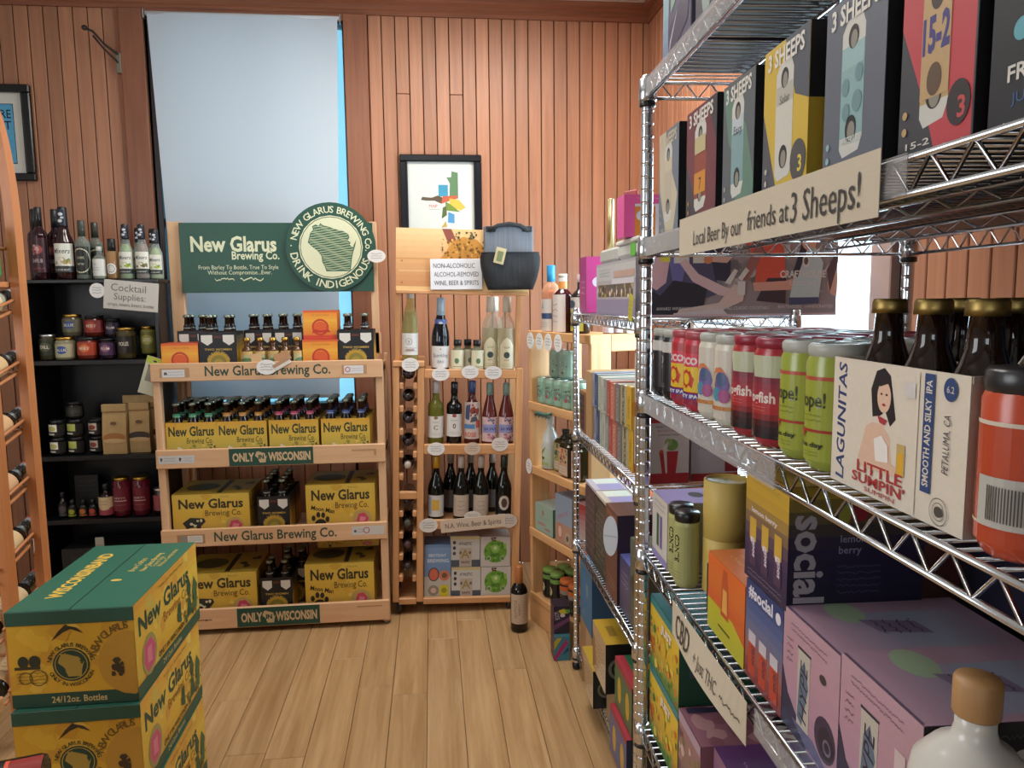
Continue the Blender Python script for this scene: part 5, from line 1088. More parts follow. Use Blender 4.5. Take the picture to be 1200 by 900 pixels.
for i, s in enumerate((-.11, -.30, -.49, -.68, -.88, -1.07)):  # filler cartons added behind the front row to deepen the shade
    A_(carton('beer_carton', 'carton', 'dark carton added for shade behind the upper shelf row, %s from the far end' % ('first', 'second', 'third', 'fourth', 'fifth', 'sixth')[i], .17, .24, .185, '2c2e34', {'R': [('r', '14141a', 0, 0, 1, 1)]}, 'added shade cartons on the upper shelf'), s, DA[1], .26)
# top shelf: only the undersides of a few bright cartons show
A_(carton('drinks_carton', 'carton', 'lilac and teal carton at the far end of the very top shelf', .17, .2, .22, '544e64', {'F': [('g', ['6c7c98', '8ca8b4', '5c7c80'], 0, 0, .22, 1), ('p', '7c9c88', [(.3, .4), (.6, .5), (.7, 1), (.3, 1)]), ('p', '443c50', [(.2, 0), (.9, .2), (1, .5), (.25, .3)]), ('p', 'b0a8b0', [(.25, .10), (.5, .32), (.55, .38), (.28, .18)])]}), -.14, DA[0], .015)
A_(carton('drinks_carton', 'carton', 'dark carton with pale green ovals on the very top shelf', .22, .2, .22, '3c3844', {'F': [('e', '8c9c94', .25, .45, .13, .40), ('p', '6c747c', [(.5, 0), (.9, .3), (1, 1), (.6, 1)])]}), -.36, DA[0], .015)
A_(carton('drinks_carton', 'carton', 'grey carton beyond the ovals on the very top shelf', .24, .2, .20, '5c5c68', {'F': [('r', '6c6c78', .1, 0, .9, .8)]}), -.62, DA[0], .015)

# ---- shelf two: cans
def cans(label, s_list, r, h, col, prims, lidc, holder, rows, xs, gname, metalbody=False):
    base = None
    for j, x in enumerate(xs):
        for i, s in enumerate(s_list):
            lb = '%s, %s in %s row' % (label, ('far one', 'near one')[i], ('the front', 'the second', 'the third', 'the fourth')[j])
            if base is None: base = can('beer_can', lb, r, h, col, prims, None, gname, span=3.0, metalbody=metalbody); ob = base
            else: ob = dup(base, (0, 0, 0), label=lb)
            A_(ob, s, DA[2], x, .42)
    for j in range(0, len(xs), 2):
        x0 = xs[j]; x1 = xs[min(j+1, len(xs)-1)]
        m = MB(); z = h - .004
        for s in (-.5, .5):
            for x in (0, x1-x0):
                cx = s*abs(s_list[1]-s_list[0])
                m.lathe([(r*.90, z-.008), (r*.97, z), (r*.97, z+.006), (r*.90, z+.009), (r*.62, z+.009), (r*.60, z+.006)], holder, 18, (cx, x))
        m.box(-.012, -.004, z+.002, .012, x1-x0+.004, z+.008, holder, .002); m.box(-abs(s_list[1]-s_list[0])/2, (x1-x0)/2-.010, z+.002, abs(s_list[1]-s_list[0])/2, (x1-x0)/2+.010, z+.008, holder, .002)
        o_ = m.obj('can_holder'); tag(o_, 'plastic ring holder on %s, %s' % (label.split(',')[0] + 's', 'front' if j == 0 else 'back'), 'holder'); A_(o_, sum(s_list)/2, DA[2], x0)
xs = (.040, .115, .194, .269)
gh = paper('a9aaa2', .4); rh = paper('8c1c34', .35)
cans('black can with white lettering', (-.040, -.112), .0335, .130, '1c1c22', [('r', '1a1a20', 0, .06, 1, .78), ('r', 'c0bcb8', 0, .80, 1, 1), ('ring', 'c8c8c8', .32, .66, .05, .075), ('t', 'c8c8c8', 'A', .32, .52, .10), ('scr', '9c9c9c', .24, .12, .46, .22, 2)], None, gh, 2, xs, 'black cans')
cans('red and yellow sunburst can', (-.183, -.260), .036, .133, 'b83040', [('r', 'a8303c', 0, .86, 1, 1), ('r', 'c8384c', 0, .64, 1, .86), ('t', 'e0c8cc', 'COCO', .40, .74, .16, {'b': .05, 'w': .5}), ('r', 'd8b430', 0, .22, 1, .64), ('p', 'b83828', [(.30, .43), (.33, .52), (.30, .60), (.38, .55), (.43, .62), (.47, .55), (.56, .60), (.53, .51), (.60, .45), (.53, .40), (.57, .28), (.48, .34), (.43, .25), (.38, .34), (.29, .28), (.34, .38)]), ('e', 'd8b430', .44, .44, .08, .10), ('r', '4c3c8c', 0, .10, 1, .20), ('t', 'e0dce0', 'PARTY IPA', .42, .15, .08, {'w': .5, 'b': .03}), ('r', '8c2440', 0, 0, 1, .10)], None, paper('a0404c', .4), 2, xs, 'sunburst cans')
cans('cream can with rainbow dog picture', (-.336, -.412), .0355, .134, 'c9c4b4', [('r', 'c8c0b4', 0, 0, 1, 1), ('p', 'c87850', [(.24, .56), (.35, .74), (.5, .76), (.6, .66), (.5, .68), (.36, .66)]), ('p', 'd8b450', [(.27, .45), (.33, .62), (.42, .66), (.40, .5)]), ('e', '6c5c98', .50, .50, .15, .19), ('e', '4c5c80', .50, .58, .10, .10), ('e', '4c88a0', .42, .36, .12, .10), ('e', '9c5080', .56, .34, .10, .10), ('r', 'c88c50', .26, .13, .68, .19), ('t', 'a8583c', 'ROSE', .46, .16, .07, {'w': .3})], None, gh, 2, xs, 'rainbow cans')
cans('crimson can with white script', (-.489, -.567), .0365, .138, 'a02830', [('r', 'b4b89c', 0, .74, 1, 1), ('e', '3c2030', .20, .74, .12, .15), ('g', ['24161c', '3a1a20', 'a82c30', 'b03038', '983040', '7c3040'], 0, 0, 1, .74), ('t', 'dccac4', 'Dogfish', .42, .50, .18, {'b': .03, 'w': .5}), ('scr', 'c87c70', .25, .32, .55, .40, 2)], None, rh, 2, xs, 'crimson cans')
cans('lime green can with dark lettering', (-.641, -.709), .0332, .138, '8f9a3c', [('r', '98a03c', 0, 0, 1, .86), ('r', 'b0503c', 0, .84, 1, .88), ('t', '3c4428', 'nope!', .40, .64, .22, {'b': .02, 'w': .42}), ('scr', '6c7c28', .22, .40, .56, .50, 2), ('r', 'a0342c', .20, .30, .8, .33), ('p', 'a0342c', [(.24, .31), (.30, .22), (.36, .31)]), ('t', '2c3420', 'the day', .42, .17, .07, {'w': .36, 'b': .03}), ('scr', '5c6c28', .22, .04, .55, .11, 2)], None, gh, 2, xs, 'lime cans')
# six pack of bottled beer
F = [('r', 'd8cdbd', 0, 0, 1, 1), ('t', '2c3c6c', 'LAGUNITAS', .085, .5, .17, {'rot': 90, 'b': .02, 'sx': 1.02, 'sh': .1}),
     ('p', 'd8b49c', [(.28, .20), (.25, .26), (.31, .52), (.36, .56), (.44, .56), (.50, .48), (.52, .30), (.55, .24), (.48, .23), (.40, .26)]), ('p', '1c1a20', [(.36, .60), (.34, .80), (.38, .94), (.44, .97), (.49, .92), (.51, .80), (.54, .62), (.50, .56), (.46, .66), (.42, .62)]), ('e', 'dcb8a0', .445, .76, .085, .115), ('p', '1c1a20', [(.40, .88), (.48, .88), (.50, .84), (.47, .86), (.41, .83)]),
     ('e', '2a2226', .425, .78, .012, .008), ('e', '2a2226', .465, .78, .012, .008), ('e', 'a83440', .447, .705, .022, .010), ('p', 'a83440', [(.40, .62), (.48, .60), (.46, .56), (.42, .57)]), ('p', 'e6e0da', [(.38, .44), (.44, .48), (.49, .42), (.50, .30), (.40, .28)]), ('p', 'd8b49c', [(.26, .26), (.28, .20), (.56, .22), (.60, .27), (.52, .30)]), ('r', 'c0a468', .56, .24, .62, .46), ('r', 'd8a430', .57, .25, .61, .40), ('r', 'd8cdbd', .68, .02, .70, .98),
     ('t', 'a83438', 'LITTLE', .43, .205, .12, {'w': .36, 'b': .02}), ('t', 'a83438', "SUMPIN'", .42, .115, .105, {'w': .42, 'b': .02}), ('t', 'a83438', 'SUMPIN', .44, .045, .05, {'w': .24}),
     ('r', '2c4474', .735, .20, .80, .98), ('t', 'd8cdbd', 'SMOOTH AND SILKY  IPA', .765, .59, .085, {'rot': 90, 'b': .02, 'sx': .72}), ('e', '2c4474', .895, .90, .065, .075), ('t', 'd8cdbd', '6.2', .895, .90, .06), ('t', '3c3c48', 'PETALUMA, CA', .885, .55, .09, {'rot': 90, 'sx': .62, 'sh': .2}), ('ring', '5c5854', .86, .11, .085, .09), ('ring', '5c5854', .86, .11, .055, .06), ('e', '4c4844', .86, .11, .04, .035), ('r', 'cfc9c6', .60, .80, .68, .90)]
R = [('r', 'a89c90', 0, 0, 1, 1), ('t', '2c3450', 'LAGUNITAS', .56, .80, .24, {'w': .84, 'b': .02}), ('e', '5c5450', .22, .20, .10, .08), ('r', '4c4440', .2, .36, .26, .40)]
A_(tray('bottle_carrier', 'carrier', 'cream six pack carrier printed with a dark haired woman in a white dress', .212, .150, .132, 'c4b8a8', {'F': F, 'R': R}, handle=.0), -.858, DA[2], .014)
m = MB(); w2 = .106; pts = [(0, .126), (0, .132), (.030, .133), (.062, .178), (.088, .178), (.120, .133), (.150, .132), (.150, .126)]
vs = [(w2+.0006, a, b_) for a, b_ in pts] + [(w2+.0022, a, b_) for a, b_ in pts]; n = len(pts)
m.add(vs, [tuple(range(n))[::-1], tuple(range(n, 2*n))] + [(i, (i+1) % n, (i+1) % n + n, i+n) for i in range(n)], paper('a09488')); hp = m.obj('handle_panel', [q for q in COL.objects if str(q.get("label")).startswith("cream six pack carrier")][0])
lb0 = bottle('beer_bottle', 'brown beer bottle with gold crown cap in the cream carrier', .031, .188, glossy('1c0d08', .04), 'beer', .0135, cap=metal('8f7a48', .42), cap_h=.012, cap_r=.0165, lab2=(.0235, [('r', 'c87818', .2, .2, .75, .8), ('r', '2a1408', .35, .35, .6, .6)], 1.6) if False else None, seg=20, group='bottles in the cream carrier', )
for i, ds in enumerate((.070, 0, -.070)):
    for j, x in enumerate((.050, .128)):
        ob = lb0 if (i, j) == (0, 0) else dup(lb0, (0, 0, 0))
        ob['label'] = 'gold capped brown beer bottle, %s of the %s row in the cream carrier' % (('far one', 'middle one', 'near one')[i], ('front', 'rear')[j]); A_(ob, -.858+ds, DA[2]+.002, x)
# blue carrier behind, and its bottles
A_(tray('bottle_carrier', 'carrier', 'navy blue carrier standing behind the cream six pack', .26, .150, .189, '2c4468', {'F': [('t', '10182c', 'LAGUNITAS', .5, .6, .4, {'w': .8})], 'R': [('r', '222c40', 0, 0, 1, 1)]}, handle=.0), -.875, DA[2], .205)
for i, ds in enumerate((.0940, .0314, -.0314, -.0940)):
    for j, x in enumerate((.245, .315)):
        ob = dup(lb0, (0, 0, 0), label='gold capped beer bottle in the navy carrier, %s of %s row' % (('first', 'second', 'third', 'fourth')[i], ('front', 'rear')[j]), group='bottles in the navy carrier'); A_(ob, -.875+ds, DA[2]+.002, x)
A_(tray('bottle_carrier', 'carrier', 'grey beige carrier beyond the orange can', .12, .15, .15, '6c6864', {'F': [('t', '2c3450', 'LAGUNITAS', .5, .7, .2, {'w': .8})]}, handle=.0), -1.15, DA[2], .20)
A_(can('beer_can', 'large orange can with barcode label at the right edge of the photo', .0325, .135, 'b8482c', [('r', 'b4472c', 0, 0, 1, .86), ('r', 'd0c4b4', 0, .84, 1, .87), ('r', 'c8b89c', .22, .14, .235, .62), ('r', 'c8b89c', .22, .12, .36, .14), ('r', 'b8b4ac', .34, .12, .72, .48)] + [('r', '4c4844', .42+.018*i, .17, .428+.018*i, .42) for i in range(14)], paper('26262a', .3), span=3.4), -1.000, DA[2], .036, .35)

# ---- shelf three
Z = DA[3]
A_(carton('drinks_carton', 'carton', 'cream and lilac carton with green and purple bars, far end of third shelf', .110, .150, .135, 'c4bcb4', {'F': [('r', 'c8c0b8', 0, 0, 1, 1), ('r', '9084b4', 0, 0, 1, .12), ('r', '2c5c40', .30, .22, .46, .72), ('r', '6c5c90', .52, .22, .68, .72), ('scr', '8a847c', .15, .78, .85, .94, 2)], 'T': [('r', '8c80b4', 0, 0, 1, 1), ('e', '1c1824', .45, .5, .14, .10)], 'R': [('r', 'c4bcb4', 0, 0, .5, 1), ('r', '9488b0', .5, 0, 1, 1)]}), -.076, Z, .014)
bc = can('drink_can', 'slim olive can with black lid, left of two on the third shelf', .024, .135, 'a8a86c', [('r', 'a8a870', 0, 0, 1, 1), ('t', '1c1c18', 'BLNCD', .46, .60, .15, {'rot': 90, 'sx': 1.0, 'b': .02}), ('scr', '7c7c54', .25, .04, .6, .2, 3)], PLAST)
A_(bc, -.153, Z, .034, .55); A_(dup(bc, (0, 0, 0), label='slim olive can with black lid, right of two on the third shelf'), -.203, Z, .030, .55)
m = MB(); m.lathe([(.0405, 0), (.041, .001), (.041, .100), (.0403, .1005), (.041, .101), (.041, .206), (.038, .208), (.038, .204), (0, .204)], paper('c9ae5c', .5), 32); t_ = m.obj('cardboard_tube'); tag(t_, 'mustard yellow cardboard tube with lid on the third shelf', 'tube'); A_(t_, -.230, Z, .094)
m = MB(); art(m, [('scr', '8c7838', .3, .4, .7, .6, 2)], lambda u, v, e: (-.03+u, -.03+v, .2045+e), .06, .06); m.obj('embossing', t_)
A_(carton('card_box', 'box', 'small black box beside the orange carton on the third shelf', .040, .12, .085, '121214', {'F': [('r', '0e0e10', 0, 0, 1, 1)]}), -.338, Z, .03)
A_(carton('drinks_carton', 'carton', 'orange and lime carton with bottle picture on the third shelf', .155, .10, .125, 'c8682c', {'F': [('g', ['c8542c', 'd06c2c', 'd8682c'], 0, .34, 1, 1), ('p', 'b8b02c', [(0, 0), (1, 0), (1, .42), (0, .42)]), ('p', 'c8602c', [(0, .40), (.7, .40), (1, .26), (1, .45), (0, .45)]), ('p', 'b8502c', [(.38, .34), (.60, .34), (.58, .75), (.54, .95), (.44, .95), (.40, .75)]), ('p', 'd8a050', [(.42, .4), (.56, .4), (.54, .7), (.44, .7)]), ('r', '4c4c20', .32, .16, .64, .19)], 'T': [('r', 'd07030', 0, 0, 1, 1), ('scr', 'd8b030', .2, .2, .8, .8, 4)]}), -.448, Z, .014)
cn = lambda u, top, bot: [('r', top, u-.08, .36, u+.08, .56), ('r', bot, u-.08, .14, u+.08, .36), ('t', 'd8d0d8', 'social', u+.01, .30, .085, {'rot': 90, 'b': .03, 'sx': .9}), ('e', 'd8d0d8', u-.03, .36, .022, .026)]
A_(carton('drinks_carton', 'carton', 'upper carton of canned drinks fading from yellow to purple', .135, .175, .158, '241c38', {
    'F': [('g', ['2c2444', '34284c', '4c3858', '8c7048', 'c8a038', 'd0a83c'], 0, 0, 1, 1), ('t', 'b89848', 'hashtag', .5, .90, .07, {'w': .6}), ('t', 'dcd4e0', 'lemon berry', .46, .635, .06, {'w': .6, 'b': .02})] + cn(.20, 'c8a040', '4c3450') + cn(.50, 'c8a040', '4c3450') + cn(.80, 'c8a040', '4c3450') + [('scr', '8c7c90', .1, .03, .9, .11, 2)],
    'R': [('g', ['18142c', '1c1834', '241c3c', '4c4430', 'a08830'], 0, 0, 1, 1), ('t', '9c98a0', 'social', .16, .42, .34, {'rot': 270, 'b': .03, 'sx': .95}), ('t', '6c6430', 'the', .17, .88, .12, {'b': .02}), ('t', '8c88a0', 'lemon', .47, .58, .085, {'b': .01}), ('t', '8c88a0', 'berry', .45, .49, .085, {'b': .01}), ('scr', '4c486c', .36, .12, .68, .38, 5), ('e', '8c2434', .50, .80, .09, .09), ('e', '8c8c34', .40, .78, .05, .10)], 'T': [('r', 'b89838', 0, 0, 1, 1)]}), -.588, Z+.144, .014)
A_(carton('drinks_carton', 'carton', 'lower carton of canned drinks fading from blue to red', .120, .175, .142, '2c3458', {
    'F': [('g', ['7c3434', '9c5850', '6c6c88', '4c5c8c', '2c3c70'], 0, 0, 1, 1), ('t', 'd8d4dc', '#social', .40, .90, .17, {'w': .66, 'b': .03}), ('e', 'd8d4dc', .87, .88, .055, .055)] + [q for u in (.2, .5, .8) for q in (('r', 'b8442c', u-.10, .06, u+.10, .38), ('r', 'c0b8c0', u-.10, .38, u+.10, .50), ('t', '3c2c48', 'social', u+.02, .26, .12, {'rot': 90, 'b': .02, 'sx': .7}))]}), -.590, Z, .014)
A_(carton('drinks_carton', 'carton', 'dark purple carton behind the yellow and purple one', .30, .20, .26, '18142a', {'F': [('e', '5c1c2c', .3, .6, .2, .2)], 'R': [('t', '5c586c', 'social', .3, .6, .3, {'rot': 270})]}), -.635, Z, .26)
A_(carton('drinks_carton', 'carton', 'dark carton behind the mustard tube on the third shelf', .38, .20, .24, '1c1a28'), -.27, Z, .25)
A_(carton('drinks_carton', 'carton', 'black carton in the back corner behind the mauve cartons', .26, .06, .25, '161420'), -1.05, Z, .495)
def mauve(label, s, h=.155, w=.138):
    F = [('g', ['9c7c90', 'b0889c', 'b48c98', 'b4909c'], 0, 0, 1, 1), ('p', '2c2c48', [(0, 0), (.50, 0), (.34, .16), (.12, .30), (0, .50)]), ('p', '5c5c80', [(.20, .14), (.5, .02), (.95, .0), (.6, .14)]), ('e', '3c3048', .80, .26, .16, .17), ('e', '241c30', .82, .24, .12, .12), ('ring', '6c6078', .84, .22, .04, .06), ('r', 'b8b0a4', .30, .14, .52, .78), ('r', '2c3040', .29, .76, .53, .78), ('p', '5c6c80', [(.31, .2), (.40, .16), (.50, .5), (.42, .7), (.34, .6)]), ('t', '2c2438', 'HYPE', .415, .44, .17, {'rot': 90, 'sh': .3, 'sx': 1.2}), ('e', '3a3434', .74, .70, .05, .035) if w < .139 else ('r', 'c8b4b4', .72, .52, .84, .72), ('scr', '7c5c6c', .15, .84, .80, .93, 2), ('scr', '7c5c6c', .08, .56, .20, .80, 4)]
    T = [('r', 'a8889c', 0, 0, 1, 1), ('g', ['a48a9e', '9894ac', '949cb0', 'a090a4'], .25, .12, .92, .9), ('e', '98ac90', .22, .28, .14, .10), ('p', '7c6c88', [(.38, .30), (.62, .34), (.68, .62), (.45, .60)]), ('scr', '2c2840', .40, .34, .66, .60, 4), ('r', '5c5068', .02, .0, .98, .012)]
    return A_(carton('drinks_carton', 'carton', label, w, .215, h, 'a07c90', {'F': F, 'T': T, 'R': [('r', '1a181c', 0, 0, 1, 1), ('scr', '4c4c44', .15, .88, .6, .94, 1), ('e', 'b0aca0', .5, .5, .35, .35)]}), s, Z, .014)
mauve('mauve carton with tall can picture, far one of the pair', -.720, .152, .137); mauve('mauve carton with tall can picture, near one of the pair', -.860, .158, .1395)
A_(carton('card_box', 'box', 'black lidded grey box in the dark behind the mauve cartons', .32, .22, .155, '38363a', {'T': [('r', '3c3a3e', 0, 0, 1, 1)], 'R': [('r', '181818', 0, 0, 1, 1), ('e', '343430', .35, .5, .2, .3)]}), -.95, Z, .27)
wb_ = glossy('c6c2ba', .22)
m = MB(); m.lathe([(.030, 0), (.046, .004), (.048, .02), (.048, .130), (.044, .155), (.030, .172), (.0175, .180), (.0150, .19), (.0150, .206), (.0, .206)], wb_, 28); o = m.obj('ceramic_bottle'); tag(o, 'white ceramic bottle with wooden stopper at the bottom right corner', 'bottle')
m = MB(); m.lathe([(.0165, .200), (.0176, .202), (.0178, .228), (.0165, .231), (0, .231)], wood('stopper_wood', '9c7448', 'b0875a', 'Z', 1, .5, .02), 24); m.obj('wooden_stopper', o)
m = MB(); cylart(m, .048, .0, .13, [('g', ['9080b0', 'a89cb8', 'c6c2ba'], .0, .0, .35, .9), ('r', 'b0443c', .3, .30, 1, .40), ('r', 'd0a030', .55, .33, .8, .5)], 2.6); m.obj('label', o); A_(o, -.982, Z, .021, .3)
c2 = dup(o, (0, 0, 0), label='second white ceramic bottle, cut off by the right edge of the photo'); A_(c2, -.990, Z, .16, .3)

# ---- fourth shelf
Z = DA[4]
def jungle(label, s, z, h):
    F = [('g', ['4c7c3c', 'b89838', 'd0a82c', 'd8b430', 'd8b838'], 0, 0, 1, .9), ('r', '2c7c80', 0, .88, 1, 1), ('blobs', ['3c6c3c', 'c87030', 'd8c048', 'a84c28', '5c8c3c', 'd09c2c', 'c8b040'], .02, .02, .98, .7, 60, .075), ('e', 'c8a430', .5, .52, .14, .14), ('t', 'e8dcd0', 'JUST', .60, .76, .15, {'b': .05, 'w': .36})]
    R = [('g', ['1c4430', '1f4a38', '24544c'], 0, 0, 1, 1), ('r', '285850', 0, .9, 1, 1), ('r', '3c4c58', .08, .45, .5, .85), ('scr', '8c98a0', .12, .5, .46, .82, 6), ('scr', '7c94a4', .45, .12, .85, .3, 3), ('r', '7c9088', .3, .34, .5, .40)]
    return A_(carton('drinks_carton', 'carton', label, .205, .24, h, '2c6c60', {'F': F, 'R': R, 'T': [('r', '2c6c70', 0, 0, 1, 1)]}), s - .020, z, .014)
jungle('yellow and teal carton with jungle picture, lower of two', -.097, Z, .150); jungle('yellow and teal carton with jungle picture, upper of two', -.097, Z+.152, .150)
A_(carton('drinks_carton', 'carton', 'pink and brown carton beside the jungle cartons', .125, .24, .165, '8c5c68', {'F': [('g', ['6c5058', '8c6c60', '986c74'], 0, 0, 1, 1), ('blobs', ['a87884', '6c4450', 'b89070', 'c4a8a0', '7c6c48'], .02, .02, .98, .8, 40, .08), ('r', 'a890a0', .0, .88, 1, 1)], 'T': [('r', '885868', 0, 0, 1, 1), ('blobs', ['a87c80', '7c4c58'], 0, 0, 1, 1, 16, .12), ('t', 'c8c0bc', 'PAW', .6, .62, .26, {'b': .05, 'rot': 180}), ('r', '343048', .04, .04, .18, .5), ('e', '1c181c', .5, .75, .07, .12)]}), -.288, Z, .014)
A_(carton('drinks_carton', 'carton', 'purple carton with slanted white capitals on its top', .23, .26, .178, '5c2c64', {'F': [('g', ['6c4c6c', '88607c'], 0, 0, 1, 1), ('e', 'b8b08c', .35, .4, .16, .3)], 'T': [('r', '5c3068', 0, 0, 1, 1), ('t', 'b4acb8', 'GOODWELL', .55, .52, .17, {'rot': 180, 'b': .04, 'sh': .2, 'w': .66}), ('r', 'a8a4a0', .70, .16, .90, .34), ('scr', '9888a4', .15, .72, .8, .78, 1), ('scr', '9888a4', .2, .10, .6, .16, 1)], 'R': [('r', '3c2448', 0, 0, 1, 1)]}), -.485, Z, .030)
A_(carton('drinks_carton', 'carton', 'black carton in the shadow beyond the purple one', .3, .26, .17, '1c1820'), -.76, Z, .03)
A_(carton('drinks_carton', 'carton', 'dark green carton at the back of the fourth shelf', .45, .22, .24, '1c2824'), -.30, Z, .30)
for i, s in enumerate((-.15, -.42)): A_(carton('drinks_carton', 'carton', ('far', 'near')[i] + ' brown carton low on the bottom deck of the large wire rack', .24, .3, .26, '6c5c40', {'F': [('g', ['5c4c38', '8c7440'], 0, 0, 1, 1)]}), s, DA[5], .014)
# paper strips
def strip(label, s0, s1, z0, z1, txt, w=.9, bulge=.02, tilt=0, size=.6, extra=()):
    L_ = abs(s1-s0); H_ = z1-z0; n = 14
    m = MB(); vs = []; fs = []; P_ = paper('c2b5a0', .7)
    bo = lambda t: bulge*math.sin(PI*t)
    for i in range(n+1):
        t = i/n
        for zz, k in ((0, .3), (H_, 0)): vs.append((-L_/2+L_*t, -.002-bo(t)*k, zz)); 
        for zz, k in ((0, .3), (H_, 0)): vs.append((-L_/2+L_*t, -.0012-bo(t)*k, zz))
    for i in range(n): a = 4*i; b_ = a+4; fs += [(a, b_, b_+1, a+1), (a+2, a+3, b_+3, b_+2), (a+1, b_+1, b_+3, a+3), (a, a+2, b_+2, b_)]
    fs += [(0, 1, 3, 2), (4*n, 4*n+2, 4*n+3, 4*n+1)]
    m.add(vs, fs, P_); o_ = m.obj('paper_sign'); tag(o_, label, 'sign')
    m = MB(); art(m, txt, lambda u, v, e: (-L_/2+u, -.0026-e-bo(u/L_)*.3*(1-v/H_), v), L_, H_); m.obj('handwriting', o_)
    A_(o_, (s0+s1)/2, z0, -.011); o_.rotation_euler[1] = tilt; return o_
strip('long handwritten paper strip about local beer on the upper shelf rim', -.272, -.868, 1.568, 1.628, [('t', '3a3634', 'Local Beer By our', .30, .40, .55, {'w': .34}), ('t', '3a3634', 'friends at', .60, .46, .60, {'w': .20}), ('t', '3a3634', '3 Sheeps!', .83, .48, .80, {'w': .24})], bulge=.004)
strip('handwritten paper strip hanging from the third shelf rim', -.262, -.605, .900, .962, [('t', '3a3634', 'CBD', .20, .50, .95, {'w': .24}), ('t', '5c5650', '+ Just THC', .55, .40, .5, {'w': .30}), ('scr', '5c5650', .74, .2, .95, .5, 1)], bulge=.03)
# ================================================================ FAR WIRE RACK GOODS
ZB = (1.447, .990, .540, .09)
B_(carton('gift_box', 'box', 'magenta box with orange panel at the far end of the second rack top', .12, .10, .205, 'b8387c', {'F': [('r', 'a03878', 0, 0, 1, 1), ('scr', 'd8a0b8', .2, .3, .8, .6, 3)], 'R': [('r', 'c03c84', 0, 0, 1, 1), ('r', 'b88c3c', .45, .35, .75, .75), ('e', 'dcd0dc', .5, .55, .13, .10)]}), .835, ZB[0], .012)
dc = B_(carton('display_case', 'case', 'large pale lilac display carton of drink samples on the second rack top', .50, .30, .165, 'a8a0a8', {'F': [('r', 'a8a4a8', 0, 0, 1, 1), ('r', '8c84a0', 0, 0, 1, .30), ('r', 'b8b8b8', 0, .66, 1, .95), ('r', '5c5450', .05, .34, .95, .58), ('blobs', ['b8a888', '8c5c3c', 'd8d0c0', '3c3434', 'a89440'], .05, .34, .95, .58, 40, .08), ('r', 'c8c4cc', .45, .58, .98, .68), ('r', 'b8988c', .5, .70, .98, .82), ('scr', '8c8c94', .1, .72, .4, .9, 3)]}), .355, ZB[0], .014)
m = MB(); m.box(-.12, 0, 0, .12, .09, .048, paper('c6c8c4', .4), .012); m.box(-.125, -.004, .042, .125, .094, .056, paper('d0d2ce', .4), .004); o = m.obj('plastic_tub'); tag(o, 'white lidded tub with green panel on top of the lilac carton', 'tub'); m = MB(); m.box(.045, -.002, .004, .095, 0, .040, paper('5cb838')); m.obj('green_panel', o); B_(o, .225, ZB[0]+.168, .02)
B_(carton('plastic_tub', 'tub', 'long grey white tub lid beside the green panelled tub', .22, .16, .045, 'b0b2ac', None, None, .008), .475, ZB[0]+.168, .02)
m = MB(); m.lathe([(.009, 0), (.009, .16), (.0085, .162), (0, .162)], metal('ead9a0', .35), 14, (-.012, .01)); m.lathe([(.009, 0), (.009, .16), (.0085, .162), (0, .162)], metal('f0e2b0', .35), 14, (.010, .01)); o = m.obj('gold_tapers'); tag(o, 'pair of slim gold tubes standing on the lilac carton', 'tube'); B_(o, .52, ZB[0]+.215, .032)
B_(carton('gift_box', 'box', 'bright pink box with orange stripe and round seal on top of the tubs', .085, .12, .118, 'cc4488', {'F': [('r', 'd04890', 0, 0, 1, 1)], 'R': [('r', 'e05ca0', 0, 0, 1, 1), ('r', 'd8883c', .25, 0, .75, .72), ('r', 'd8d4d8', .75, 0, .95, .72), ('r', 'd8d4d8', .25, .72, .95, .78), ('e', 'd8d8e0', .42, .5, .14, .12), ('scr', 'e8c0d4', .3, .88, .9, .95, 1)]}), .215, ZB[0]+.226, -.002)
m = MB(); m.box(-.03, 0, 0, .03, .01, .15, glass('c87878', .45, .2), .004); m.box(-.022, -.004, .08, .022, -.0005, .13, glass('b84c50', .6, .2), .003); o = m.obj('plastic_pouch'); tag(o, 'see-through red and clear pouch left of the bright pink box', 'pouch'); B_(o, .31, ZB[0]+.226, .05, .5)
m = MB(); m.box(-.022, -.001, 0, .022, 0, .075, paper('b8b03c'), .0004); o = m.obj('shelf_tag'); tag(o, 'slanted yellow green shelf tag hanging on the second rack top', 'tag'); B_(o, .09, ZB[0]-.01, -.006); o.rotation_euler[1] = .25
m = MB(); art(m, [('scr', '6c6c30', .2, .2, .8, .8, 4)], lambda u, v, e: (-.022+u, -.0015-e, v), .044, .075); m.obj('handwriting', o)
